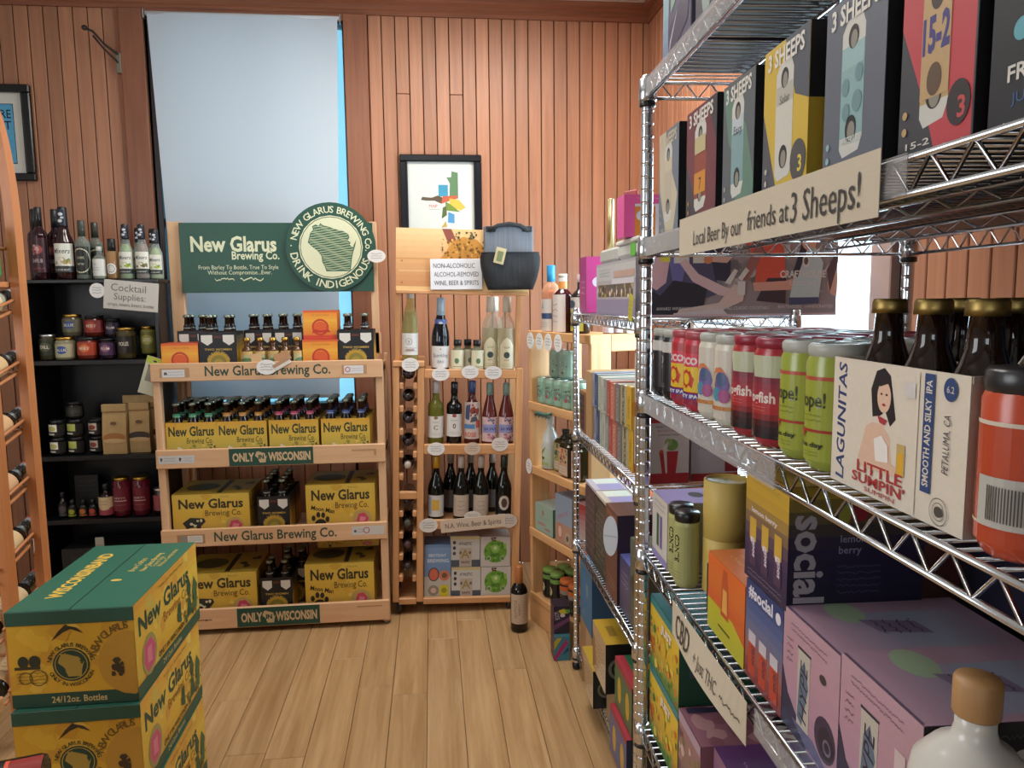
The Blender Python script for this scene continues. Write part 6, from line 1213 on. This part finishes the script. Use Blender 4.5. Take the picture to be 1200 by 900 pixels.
# printed banner carton across the near end, print colours lightened against the shade
W_, H_ = .525, .205
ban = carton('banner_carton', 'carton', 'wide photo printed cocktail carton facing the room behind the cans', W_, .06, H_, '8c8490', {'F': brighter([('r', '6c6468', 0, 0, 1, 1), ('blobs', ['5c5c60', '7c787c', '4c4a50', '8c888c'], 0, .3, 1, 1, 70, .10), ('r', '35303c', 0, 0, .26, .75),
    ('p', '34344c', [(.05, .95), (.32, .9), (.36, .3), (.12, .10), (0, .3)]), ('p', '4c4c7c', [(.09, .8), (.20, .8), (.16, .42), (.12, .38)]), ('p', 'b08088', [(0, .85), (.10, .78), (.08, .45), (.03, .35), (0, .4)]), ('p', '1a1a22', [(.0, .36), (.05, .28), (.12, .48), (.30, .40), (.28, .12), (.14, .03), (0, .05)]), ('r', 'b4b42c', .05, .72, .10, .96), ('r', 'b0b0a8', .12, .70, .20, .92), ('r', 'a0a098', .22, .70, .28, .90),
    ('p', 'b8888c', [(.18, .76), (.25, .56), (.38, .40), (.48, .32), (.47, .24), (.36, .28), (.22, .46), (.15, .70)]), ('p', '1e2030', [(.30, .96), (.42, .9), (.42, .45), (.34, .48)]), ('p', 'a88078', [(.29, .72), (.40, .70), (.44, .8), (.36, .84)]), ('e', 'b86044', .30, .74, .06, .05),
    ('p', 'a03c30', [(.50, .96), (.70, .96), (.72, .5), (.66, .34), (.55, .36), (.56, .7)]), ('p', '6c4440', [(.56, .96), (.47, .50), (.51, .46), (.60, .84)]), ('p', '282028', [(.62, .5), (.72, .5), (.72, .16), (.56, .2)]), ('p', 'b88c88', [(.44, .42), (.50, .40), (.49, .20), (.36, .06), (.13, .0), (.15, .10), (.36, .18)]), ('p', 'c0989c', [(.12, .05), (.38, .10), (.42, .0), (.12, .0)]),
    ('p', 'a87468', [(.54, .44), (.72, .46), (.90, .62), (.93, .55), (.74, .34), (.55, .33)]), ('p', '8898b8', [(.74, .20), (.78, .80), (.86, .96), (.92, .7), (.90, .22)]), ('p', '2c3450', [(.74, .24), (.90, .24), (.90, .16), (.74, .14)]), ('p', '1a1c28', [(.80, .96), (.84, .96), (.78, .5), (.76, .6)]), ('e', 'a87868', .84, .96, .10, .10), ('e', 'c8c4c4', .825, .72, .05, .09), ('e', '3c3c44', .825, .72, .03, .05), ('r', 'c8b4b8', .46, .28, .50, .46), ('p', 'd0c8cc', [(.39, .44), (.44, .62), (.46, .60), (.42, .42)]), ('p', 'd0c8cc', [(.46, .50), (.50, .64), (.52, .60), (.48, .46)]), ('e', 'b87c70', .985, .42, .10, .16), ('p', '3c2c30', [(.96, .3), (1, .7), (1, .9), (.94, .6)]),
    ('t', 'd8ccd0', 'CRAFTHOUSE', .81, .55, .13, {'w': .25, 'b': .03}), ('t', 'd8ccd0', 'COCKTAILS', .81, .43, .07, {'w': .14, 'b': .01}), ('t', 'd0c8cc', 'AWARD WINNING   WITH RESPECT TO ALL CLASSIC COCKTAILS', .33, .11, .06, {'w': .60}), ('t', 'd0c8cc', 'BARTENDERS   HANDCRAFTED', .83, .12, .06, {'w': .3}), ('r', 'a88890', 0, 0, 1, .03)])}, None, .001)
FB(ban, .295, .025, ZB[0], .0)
# second deck: kraft box, books in two layers, bloody mary cartons
B_(carton('kraft_box', 'box', 'tall brown kraft box at the far end of the books', .10, .22, .245, 'b08c60', None), .728, ZB[1], .012)
B_(carton('wooden_frame_box', 'box', 'dark fronted box with brown wooden rim at the far end of the second rack', .10, .18, .16, '8c6440', {'F': [('r', '3c1c20', .12, .08, .88, .92), ('scr', '8c6c60', .2, .2, .8, .8, 4)]}), .835, ZB[1], .010)
bk = [(.655, .035, 'pale blue', '8c98b0', '5c6c94', .250), (.612, .048, 'navy', '34406c', '9ca0b4', .248), (.562, .040, 'pale green', '98a898', 'd0d4c8', .246), (.520, .040, 'white', 'bcb8b0', '8c9088', .246), (.475, .044, 'grey green', '84928c', 'c8ccc4', .245),
      (.425, .048, 'red', 'a8483c', 'c8988c', .245), (.370, .054, 'coral', 'b86858', 'd8a898', .243), (.305, .058, 'grey', '706c68', 'a8a49c', .248), (.235, .064, 'cream', 'a8a080', '2c2c24', .252), (.172, .050, 'yellow', 'c8a030', '8c7428', .256)]
for s, w, nm, c1, c2, h in bk:
    for k in (0, 1):
        hh = h/2 - .002; z0 = ZB[1] + k*(h/2)
        m = MB(); m.box(-w/2, 0, 0, w/2, .004, hh, paper(c1), .0015); m.box(-w/2, .004, 0, -w/2+.003, .17, hh, paper(c1)); m.box(w/2-.003, .004, 0, w/2, .17, hh, paper(c1)); b_ = m.obj('book'); tag(b_, '%s spined book, %s layer of the row on the second rack' % (nm, ('lower', 'upper')[k]), 'book', 'books on the second wire rack')
        m = MB(); m.box(-w/2+.003, .006, .002, w/2-.003, .166, hh-.002, paper('cfc9bc', .8)); m.obj('pages', b_)
        m = MB(); art(m, [('t', c2, 'COCKTAILS' if nm != 'cream' else 'COCKTAIL SPIRIT', .5, .5, .30 if w > .05 else .2, {'rot': 90, 'sx': .5, 'b': .02}), ('r', c2, .2, .06, .8, .09)], lambda u, v, e: (-w/2+u, -e, v), w, hh); m.obj('spine_print', b_)
        B_(b_, s, z0, .014 + (.006 if k == 0 else 0))
def mary(label, s, x, z, h, first=False):
    F = [('r', 'c4bcbc', 0, 0, 1, 1), ('r', 'a82c34', 0, 0, 1, .16), ('r', 'a82c34', 0, .94, 1, 1), ('t', '3c3c44', 'READY TO DRINK', .5, .88, .05, {'w': .6}), ('t', 'a83438', 'BLOODY MARY', .5, .82, .05, {'w': .5}), ('t', '3c3c44', 'cocktail mix', .5, .76, .05, {'w': .5}), ('p', 'a82c34', [(.36, .14), (.68, .14), (.74, .50), (.28, .50)]), ('p', 'c8c4c4', [(.44, .16), (.48, .16), (.46, .52), (.38, .52)]), ('e', '6c8c4c', .58, .60, .10, .09), ('e', '8ca068', .50, .64, .06, .06), ('p', 'd0ccc8', [(.3, .5), (.5, .66), (.46, .5)]), ('e', 'c8503c', .34, .50, .03, .03)]
    c_ = carton('drinks_carton', 'carton', label, .118, .13, h, 'b8b0b4', {'F': F, 'R': [('r', '9488a4', 0, 0, 1, 1)], 'L': F, 'T': [('r', 'a8a0a0', 0, 0, 1, 1), ('r', 'a82c34', .0, .0, 1, .06)]}); FB(c_, x, s, z, 0); return c_
mary('white and red bloody mary carton, lower front one', .018, .085, ZB[1], .180); mary('white and red bloody mary carton, upper front one', .018, .085, ZB[1]+.183, .180)
c_ = carton('drinks_carton', 'carton', 'white carton with numbered steps and garnish picture beside the bloody mary one', .135, .13, .180, 'b8b4bc', {'F': [('r', 'b8b4c0', 0, 0, 1, 1), ('t', '2c3450', '1 ADD', .26, .80, .07), ('t', '2c3450', '2 ADD', .26, .66, .07), ('t', '2c3450', '3 FILL', .26, .52, .07), ('r', '8c8494', .28, .48, .6, .49), ('e', 'c89c54', .80, .62, .14, .12), ('r', '8c2c38', .72, .14, 1, .44), ('r', 'a82c34', 0, 0, 1, .12)]}); FB(c_, .222, .03, ZB[1], 0)
c_ = carton('drinks_carton', 'carton', 'pale carton above the numbered steps one, mostly hidden by cans', .135, .13, .180, 'a8a0a8'); FB(c_, .222, .03, ZB[1]+.183, 0)
m = MB(); m.lathe([(.036, 0), (.043, .10), (.045, .102), (.042, .102), (.035, .004), (0, .004)], paper('6cb8a0', .35), 24); o = m.obj('teal_bucket'); tag(o, 'teal and white paper cup standing behind the books', 'cup'); m = MB(); cylart(m, .042, .03, .08, [('r', 'd0e4dc', 0, 0, 1, 1)], 2.2); m.obj('label', o); FB(o, .22, .33, ZB[1]+.175, 0)
c_ = carton('book_stack_box', 'box', 'flat white box under the teal cup behind the books', .20, .22, .17, 'b8aca0'); FB(c_, .30, .22, ZB[1], 0)
# third deck
B_(carton('drinks_carton', 'carton', 'dark patterned carton with pink lattice, third deck far end', .165, .20, .262, '4c3c3c', {'F': [('g', ['3c3834', '4c3c44', '5c4448'], 0, 0, 1, 1)] + [('r', '8c6c5c', 0, .12*i, 1, .12*i+.012) for i in range(1, 8)] + [('r', '8c6c5c', .2*i, 0, .2*i+.015, 1) for i in range(1, 5)] + [('blobs', ['6c4c6c', '4c5040', '7c5c4c'], 0, 0, 1, 1, 14, .05)], 'R': [('r', '3c3430', 0, 0, 1, 1)]}), .70, ZB[2], .012)
B_(carton('drinks_carton', 'carton', 'dark carton with tan branch pattern on the third deck', .165, .20, .258, '4c443c', {'F': [('g', ['343430', '48443c', '54483c'], 0, 0, 1, 1), ('scr', '8c7c60', .1, .1, .9, .9, 9), ('blobs', ['2c3028', '6c6450'], 0, 0, 1, 1, 16, .06)]}), .53, ZB[2], .012)
B_(carton('drinks_carton', 'carton', 'tall reddish brown carton on the third deck', .155, .20, .290, '6c4438', {'F': [('r', '6c4438', 0, 0, 1, 1), ('scr', 'a0887c', .2, .55, .8, .7, 3), ('r', '4c2c28', 0, .48, 1, .49), ('scr', 'a0887c', .2, .1, .8, .25, 3), ('r', '8c5c44', .1, .9, .9, .96)], 'R': [('r', '2c1c2c', 0, 0, 1, 1), ('scr', '5c4c54', .15, .1, .85, .6, 8)]}), .335, ZB[2], .004)
B_(carton('drinks_carton', 'carton', 'purple and grey carton on the third deck', .12, .20, .170, '4c4464', {'F': [('g', ['44405c', '5c5470', '48446c'], 0, 0, 1, 1), ('scr', '9c9cac', .2, .5, .8, .8, 3)], 'T': [('r', '5c5c98', 0, 0, 1, 1), ('e', 'a8a8c0', .5, .5, .1, .2)]}), .194, ZB[2], .012)
B_(carton('drinks_carton', 'carton', 'olive grey carton at the near end of the third deck', .115, .20, .265, '5c5c4c', {'F': [('g', ['4c4c3c', '5c6050', '50584c'], 0, 0, 1, 1), ('e', '3c4034', .5, .5, .2, .12), ('scr', '8c8c7c', .2, .75, .8, .85, 2), ('scr', '8c8c7c', .2, .2, .8, .3, 2)]}), .075, ZB[2], .012)
for i, (s, c1, nm) in enumerate(((.70, 'c0b4bc', 'pale lilac'), (.52, 'c8b8a8', 'cream and orange'))):
    c_ = carton('magazine', 'magazine', nm + ' printed leaflets lying on top of the patterned cartons', .17, .22, .012, c1, {'T': [('r', c1, 0, 0, 1, 1), ('r', 'e0dccc', .05, .1, .45, .5), ('r', 'a898c0', .5, .1, .95, .5), ('r', ('b8a0c8', 'd8683c')[i], .1, .55, .6, .9), ('r', 'dcd8d8', .65, .6, .95, .9)]}); B_(c_, s, ZB[2]+.266, .012)
m = MB(); n = 24; m.prism([(.023*math.cos(2*PI*i/n), .062*math.sin(2*PI*i/n)) for i in range(n)], -.002, 0, paper('ccd2dc', .25)); o = m.obj('price_tag'); tag(o, 'large glossy white oval tag hanging by the reddish brown carton', 'tag'); B_(o, .205, .785, -.03, 1.0)
m = MB(); art(m, [('r', 'a0a8b4', .05, .49, .95, .51)], lambda u, v, e: (-.024+u, -.002-e, -.062+v), .048, .124); m.obj('crease', o)
# lowest deck
Z = ZB[3]
B_(carton('drinks_carton', 'carton', 'tall plain blue carton on the lowest deck', .22, .16, .245, '3c6c98', {'F': [('r', '44749c', 0, 0, 1, 1), ('e', '6c90a8', .6, .6, .1, .12), ('t', 'b0c4d0', 'TEN', .3, .15, .06, {'rot': 90})], 'R': [('r', '2c4c6c', 0, 0, 1, 1), ('t', '8ca8c0', 'GIN', .3, .2, .1, {'rot': 90})]}), .775, Z+.152, .012)
B_(carton('drinks_carton', 'carton', 'tan carton lying under the blue one on the lowest deck', .22, .14, .150, 'b8946c', {'F': [('r', 'b8946c', 0, 0, 1, 1), ('r', 'a07c58', 0, 0, .5, 1)]}), .775, Z, .012)
for k, (s, z, h, lb) in enumerate(((.36, Z+.155, .165, 'upper'), (.545, Z, .135, 'lower'))):
    c_ = carton('drinks_carton', 'carton', 'cream carton with mustard yellow top and black end, %s one' % lb, .19, .09, h, 'b8a484', {'F': [('r', 'b89c78', 0, 0, 1, 1), ('p', '8c6c4c', [(0, 0), (.3, .2), (.2, .7), (0, .8)]), ('p', 'c8b498', [(.3, 0), (.6, .4), (1, .6), (1, 0)]), ('scr', '6c5c4c', .3, .2, .9, .8, 5)], 'T': [('r', 'b8942c', 0, 0, 1, 1), ('r', '8c7024', .3, .3, .7, .6)], 'R': [('r', '141414', 0, 0, 1, 1), ('ring', '6c6c5c', .5, .5, .16, .22), ('e', '4c5038', .5, .5, .12, .12)]}); B_(c_, s, z, -.03)
B_(carton('drinks_carton', 'carton', 'tan plain carton under the upper mustard topped one', .16, .12, .152, 'a08868'), .34, Z, .01)
def oval(label, s, z, c1, c2, w, h, off=-.02):
    return B_(carton('drinks_carton', 'carton', label, w, .20, h, c1, {'F': [('r', c1, 0, 0, 1, 1), ('r', '9c3040', 0, .88, 1, 1), ('e', 'c8a038', .28, .45, .14, .28), ('e', 'c8a038', .75, .45, .14, .28), ('scr', '8c6c28', .2, .4, .36, .5, 1)], 'T': [('r', c2, 0, 0, 1, 1), ('r', 'a83440', 0, 0, 1, .14), ('e', 'c8a830', .45, .55, .18, .16)], 'R': [('r', '1c2c40', 0, 0, 1, 1)]}), s, z, off)
oval('green carton with yellow ovals, upper one near the rack post', .122, Z+.155, '4c6844', '2c7048', .20, .150, -.01)
oval('blue violet carton with yellow ovals, lower one near the rack post', .122, Z, '5c6088', '3c5c98', .20, .150, -.025)
# striped box on the floor by the rack foot
for k, (z, lb) in enumerate(((.0, 'lower'), (.118, 'upper'))):
    c_ = carton('drinks_carton', 'carton', ('teal and magenta striped carton on the floor by the second rack', 'black and purple carton with yellow splash stacked on the striped one')[k], .066, .085, .116, ('3c7488', '241c2c')[k], {'F': [('r', ('3c7c90', '241c30')[k], 0, 0, 1, 1)] + ([('p', 'a82c6c', [(0, .15), (.75, .8), (.9, .65), (.1, 0), (0, 0)]), ('p', 'b8a430', [(.0, .4), (.5, .85), (.2, .85), (0, .7)]), ('r', '4c8ca0', 0, .88, 1, 1), ('p', '1c3c50', [(.5, .2), (.9, .5), (.9, .35)])] if k == 0 else [('p', '6c3c64', [(0, .1), (1, .45), (1, .6), (0, .3)]), ('p', 'c8b830', [(.28, .84), (.6, .9), (.95, .84), (.9, .72), (.4, .72)]), ('p', '5c9c3c', [(.7, .88), (1, .86), (1, .74), (.8, .74)]), ('e', 'd8d0d0', .55, .66, .09, .07), ('t', 'c0b4c8', 'BOOM', .18, .65, .25, {'rot': 100, 'w': .5})]), 'L': [('r', '4c3048', 0, 0, 1, 1)]}); put(c_, (.506, 2.91, z + (.002 if k else 0)), 0)

# ================================================================ CORNER WOODEN RACK
o = empty('corner_rack', FC.p(0, 0, 0), FC.a); tag(o, 'honey pine shelf rack turned across the corner behind the wire rack', 'rack')
def cst(x0, y0, z0, x1, y1, z1, name, mat): m = MB(); m.box(x0, y0, z0, x1, y1, z1, mat, .003); return m.obj(name, o)
WARM = wood('warm_pine', 'c9955f', 'd9aa78', 'Z', 1, .5, .05); WARMX = wood('warm_pine_x', 'c9955f', 'd9aa78', 'X', 1, .5, .05); WARMY = wood('warm_pine_y', 'c9955f', 'd9aa78', 'Y', 1, .5, .05)
Lc = .53; Wc = .27
cst(.0, -.022, 0, .095, -.0, 1.36, 'side_post', WARM); cst(Wc-.05, -.022, 0, Wc, 0, 1.36, 'side_post', WARM)
cst(.0, -Lc, 0, .095, -Lc+.022, 1.36, 'side_post', WARM); cst(Wc-.05, -Lc, 0, Wc, -Lc+.022, 1.36, 'side_post', WARM)
for z in (1.352, 1.030, .736, .440, .130):
    cst(.006, -Lc+.022, z-.018, Wc-.01, -.022, z, 'shelf_board', WARMY); cst(-.004, -Lc+.0, z-.030, .006, -.0, z+.008, 'front_lip', WARMY)
cst(-.004, -Lc, 0, .012, 0, .112, 'plinth_board', WARMY)
for z in (1.29, .25): cst(.095, -Lc+.002, z, Wc-.05, -Lc+.02, z+.068, 'end_rail', WARMX)
cst(Wc-.006, -Lc, .56, Wc, 0, .585, 'back_rail', WARMY); cst(Wc-.006, -Lc, .20, Wc, 0, .225, 'back_rail', WARMY)
# top: bottles
ZC = 1.353
C_(bottle('spirit_bottle', 'peach coloured bottle with bright blue cap on the corner rack', .043, .292, glass('ecc8a8', .25), 'spirit', .016, cap=glossy('2c8cc0', .3), cap_h=.07, cap_r=.0185, lab=[('r', 'c8c0b8', 0, 0, 1, 1), ('r', '2c4470', .0, .38, 1, .56), ('p', '8ca0b4', [(.4, .7), (.5, .95), (.6, .7)]), ('scr', '6c747c', .2, .1, .8, .3, 3)], lab_z=(.02, .50), fill=glossy('cc8c60', .2), fill_h=.70, span=2.2), .088, ZC, .07)
C_(bottle('spirit_bottle', 'dark red bottle with white label and orange white cap on the corner rack', .044, .250, glossy('3c1018', .06), 'spirit', .016, cap=glossy('d0ccc4', .3), cap_h=.065, cap_r=.019, cap_top=glossy('c4bcae', .4), lab=[('r', 'ccc4bc', 0, 0, 1, 1), ('scr', '8c847c', .3, .2, .7, .8, 4)], lab_z=(.02, .66), lab2=(.0195, [('r', 'd88c3c', 0, 0, 1, 1)], 5.0), lab2_z=(.76, .88)), .192, ZC, .07)
C_(bottle('spirit_bottle', 'dark square shouldered bottle with lime picture label on the corner rack', .042, .245, glossy('1c1410', .06), 'spirit', .014, cap=glossy('b8aca4', .3), cap_h=.03, lab=[('r', 'b8b4a8', 0, .55, 1, 1), ('r', 'a8a83c', 0, .0, 1, .62), ('e', '3c4420', .5, .35, .2, .2), ('e', 'c0b858', .5, .35, .1, .1), ('e', '3c4c60', .5, .8, .14, .12)], lab_z=(.04, .62)), .272, ZC, .110)
for i, x in enumerate((.11, .155)):
    FC(bottle('small_bottle', 'small copper topped bottle with white label on the rail, %s' % ('left', 'right')[i], .022, .085, glossy('9c5c40', .1), 'spirit', .010, cap=glossy('b86c44', .3), cap_h=.014, lab=[('r', 'dcd4dc', 0, 0, 1, 1)], lab_z=(.05, .62), span=4.5), x, -Lc+.045, ZC+.005, RZ)
FC(can('tin', 'grey tin standing behind the small copper topped bottles', .034, .085, '8c8c84', [('r', '9c9c94', 0, 0, 1, 1), ('scr', '5c5c58', .3, .3, .7, .7, 3)], cat='tin'), .205, -Lc+.09, ZC+.005, RZ)
c_ = carton('white_card', 'card', 'blank white card leaning at the near end of the corner rack', .085, .003, .105, 'd8d4d4'); FC(c_, .215, -Lc+.004, ZC+.006, 0, .0)
# second: mint cans in two layers
mint = [('r', '8cac98', 0, 0, 1, 1), ('e', '6c9484', .5, .45, .3, .2), ('e', 'a85058', .46, .32, .09, .10), ('blobs', ['4c6c54', 'b4c8b8', '9c5c5c'], .2, .2, .8, .8, 12, .05), ('t', '2c4438', 'LIFT', .5, .75, .14, {'w': .3, 'b': .02})]
mc = None
for j, x in enumerate((.05, .125)):
    for i, s in enumerate((.062, .137, .212, .287, .362)):
        lb = 'mint green can, %s in the %s row of the corner rack lower layer' % (('first', 'second', 'third', 'fourth', 'fifth')[i], ('front', 'back')[j])
        ob = can('mint_can', lb, .0345, .120, '8cac98', mint, group='mint green cans') if mc is None else dup(mc, (0, 0, 0), label=lb)
        mc = mc or ob; C_(ob, s, 1.030, x, .2*i)
for i, s in enumerate((.125, .210)):
    C_(can('green_tumbler', 'darker green tin standing on the mint cans, %s' % ('left', 'right')[i], .040, .125, '7c9484', [('r', '7c9484', 0, 0, 1, 1), ('blobs', ['2c4c3c', '8c5c58', '9cb4a0'], .2, .1, .8, .7, 14, .05)], cat='tin'), s, 1.152, .085)
# third: bottles
m = MB(); m.lathe([(.03, 0), (.038, .004), (.038, .115), (.034, .15), (.018, .18), (.014, .20), (.016, .205), (.018, .262), (.015, .266), (0, .266)], glossy('c8ccc8', .2), 22); b_ = m.obj('ceramic_bottle'); tag(b_, 'white bottle with green leaf label and frosted stopper, third shelf of the corner rack', 'bottle')
m = MB(); cylart(m, .038, .01, .115, [('g', ['a8b49c', 'b8c4ac', 'c8ccc8'], 0, 0, 1, 1), ('p', '5c6c3c', [(.3, .5), (.5, .75), (.72, .9), (.5, .62)]), ('e', '4c5c38', .5, .4, .12, .06), ('r', 'a0b06c', .2, .1, .8, .2)], 2.6); m.obj('label', b_); C_(b_, .10, .737, .055)
for i, (s, c1, c2, h, x) in enumerate(((.188, '9c9c60', '3c5068', .185, .085), (.276, 'c09c80', 'b8504c', .180, .06), (.365, 'b09494', '8c4c6c', .175, .07))):
    m = MB(); r = .040; m.box(-r, -r, 0, r, r, h*.80, glossy('2c2a18', .08), .010); m.lathe([(.03, h*.79), (.024, h*.86), (.014, h*.90), (.014, h)], glossy('2c2a18', .08), 16); m.lathe([(.016, h*.92), (.017, h+.004), (0, h+.004)], PLAST, 14); b_ = m.obj('square_bottle'); tag(b_, ('square dark bottle with green and blue floral label', 'square dark bottle with pink flower label', 'square dark bottle with lilac berry label')[i], 'bottle')
    mm = MB(); art(mm, [('r', c1, 0, .05, 1, .9), ('blobs', [c2, '6c7c3c', '2c3430', 'd8a068', c2], .05, .4, .95, .88, 26, .06), ('r', 'cdb8a4', .1, .1, .9, .34), ('scr', '6c5448', .2, .14, .8, .3, 2)], lambda u, v, e: (-r+.002+u, -r-e, v), 2*r-.004, h*.78); mm.obj('label', b_); C_(b_, s, .737, x)
c_ = carton('picture_card', 'card', 'small orange card with dark fruit picture hanging above the square bottles', .075, .003, .085, 'c0684c', {'F': [('r', 'd0b8a4', .08, .08, .92, .92), ('e', '2c3048', .5, .5, .26, .24)]}); C_(c_, .235, .922, .16)
c_ = carton('picture_card', 'card', 'second orange card with red berries beside the dark fruit one', .08, .003, .085, 'c0785c', {'F': [('r', 'd0b8a4', .08, .3, .92, .92), ('e', 'a83c3c', .5, .4, .26, .24)]}); C_(c_, .335, .922, .16)
m = MB(); m.tube([(-.06, 0, .0), (-.02, -.01, .012), (.03, 0, .008), (.06, .01, .016)], .008, paper('4c6c60'), 6); t_ = m.obj('leaf_garland'); tag(t_, 'grey green leaf sprig hanging under the mint cans', 'garland'); C_(t_, .19, .996, -.034)
m = MB()
for i in range(9):
    x = -.06+.015*i; m.add([(x, -.004, .005), (x+.02, -.014, -.012+.006*(i % 2)), (x+.03, -.008, .006)], [(0, 1, 2), (2, 1, 0)], paper('5c8070'))
m.obj('leaves', t_, 'stuff')
# fourth: boxes
C_(carton('drinks_carton', 'carton', 'mint green carton with pink lettering on the corner rack', .165, .10, .128, '94ac9c', {'F': [('r', '98b0a0', 0, 0, 1, 1), ('e', 'b0706c', .45, .72, .07, .10), ('r', 'b08c88', .15, .25, .6, .36), ('r', 'a87474', .55, .15, .85, .22), ('scr', '6c8474', .2, .45, .8, .6, 2)], 'R': [('r', '4c7460', 0, 0, 1, 1)], 'T': [('r', 'a8bcb0', 0, 0, 1, 1)]}), .112, .441, .014)
C_(carton('drinks_carton', 'carton', 'pale blue carton with two round pictures on the corner rack', .145, .11, .215, '8c9cb0', {'F': [('r', '8c9cb0', 0, 0, 1, 1), ('t', 'b06460', 'SPRITZ', .45, .60, .12, {'rot': 25, 'w': .7}), ('r', 'b08c78', .0, .0, 1, .42), ('e', 'b87060', .28, .24, .10, .16), ('e', 'd8b8a8', .28, .24, .07, .12), ('e', 'b4a48c', .72, .16, .09, .12), ('e', '5c5450', .72, .16, .05, .06)], 'R': [('r', '6c5c48', 0, 0, 1, 1)]}), .290, .441, .014)
C_(carton('drinks_carton', 'carton', 'red and pink tall carton at the near end of the corner rack', .085, .11, .215, 'a84c44', {'F': [('g', ['b0503c', 'b8a8a0', 'b08888', 'a83c3c'], 0, 0, 1, 1)], 'T': [('r', 'e0b8c0', 0, 0, 1, 1)]}), .440, .441, .014)
# fifth: cans with green and orange tops
gc = None
for j, x in enumerate((.055, .13)):
    for i, s in enumerate((.090, .160)):
        lb = 'black can with bright green top, %s of the %s row' % (('left', 'right')[i], ('front', 'back')[j]); ob = can('drink_can', lb, .033, .128, '16181a', [('r', '16181a', 0, 0, 1, .78), ('r', '6c9448', 0, .80, 1, 1), ('e', 'b8b888', .45, .40, .16, .20), ('e', 'a85848', .45, .46, .06, .08)], paper('7ca04c'), group='green topped cans') if gc is None else dup(gc, (0, 0, 0), label=lb); gc = gc or ob; C_(ob, s, .131, x)
oc_ = None
for j, x in enumerate((.055, .13)):
    for i, s in enumerate((.250, .322, .394)):
        lb = 'dark can with orange top, %s of the %s row' % (('left', 'middle', 'right')[i], ('front', 'back')[j]); ob = can('drink_can', lb, .034, .128, '2a2626', [('r', '2c2828', 0, 0, 1, .62), ('r', '8c8078', 0, .62, 1, .80), ('r', 'c0602c', 0, .80, 1, 1), ('blobs', ['6c645c', '3c4450'], .1, .1, .9, .6, 14, .07)], paper('c86830'), group='orange topped cans') if oc_ is None else dup(oc_, (0, 0, 0), label=lb); oc_ = oc_ or ob; C_(ob, s, .131, x)
FT = Frame(FC.p(0, 0, 0), FC.a - PI/2)
for i, (s, lb) in enumerate(((.035, 'leftmost'), (.120, 'second'), (.200, 'third'), (.285, 'fourth'))):
    ob = oval_tag('%s white oval tag on the corner rack top edge' % lb, WORLD, 0, 0, 0, .062, .075); C_(ob, s, 1.315, -.008)
ob = oval_tag('white oval tag on the third shelf edge of the corner rack', WORLD, 0, 0, 0, .055, .07); C_(ob, .012, .735, -.008)
# leaning cards seen through the racks, window sill goods
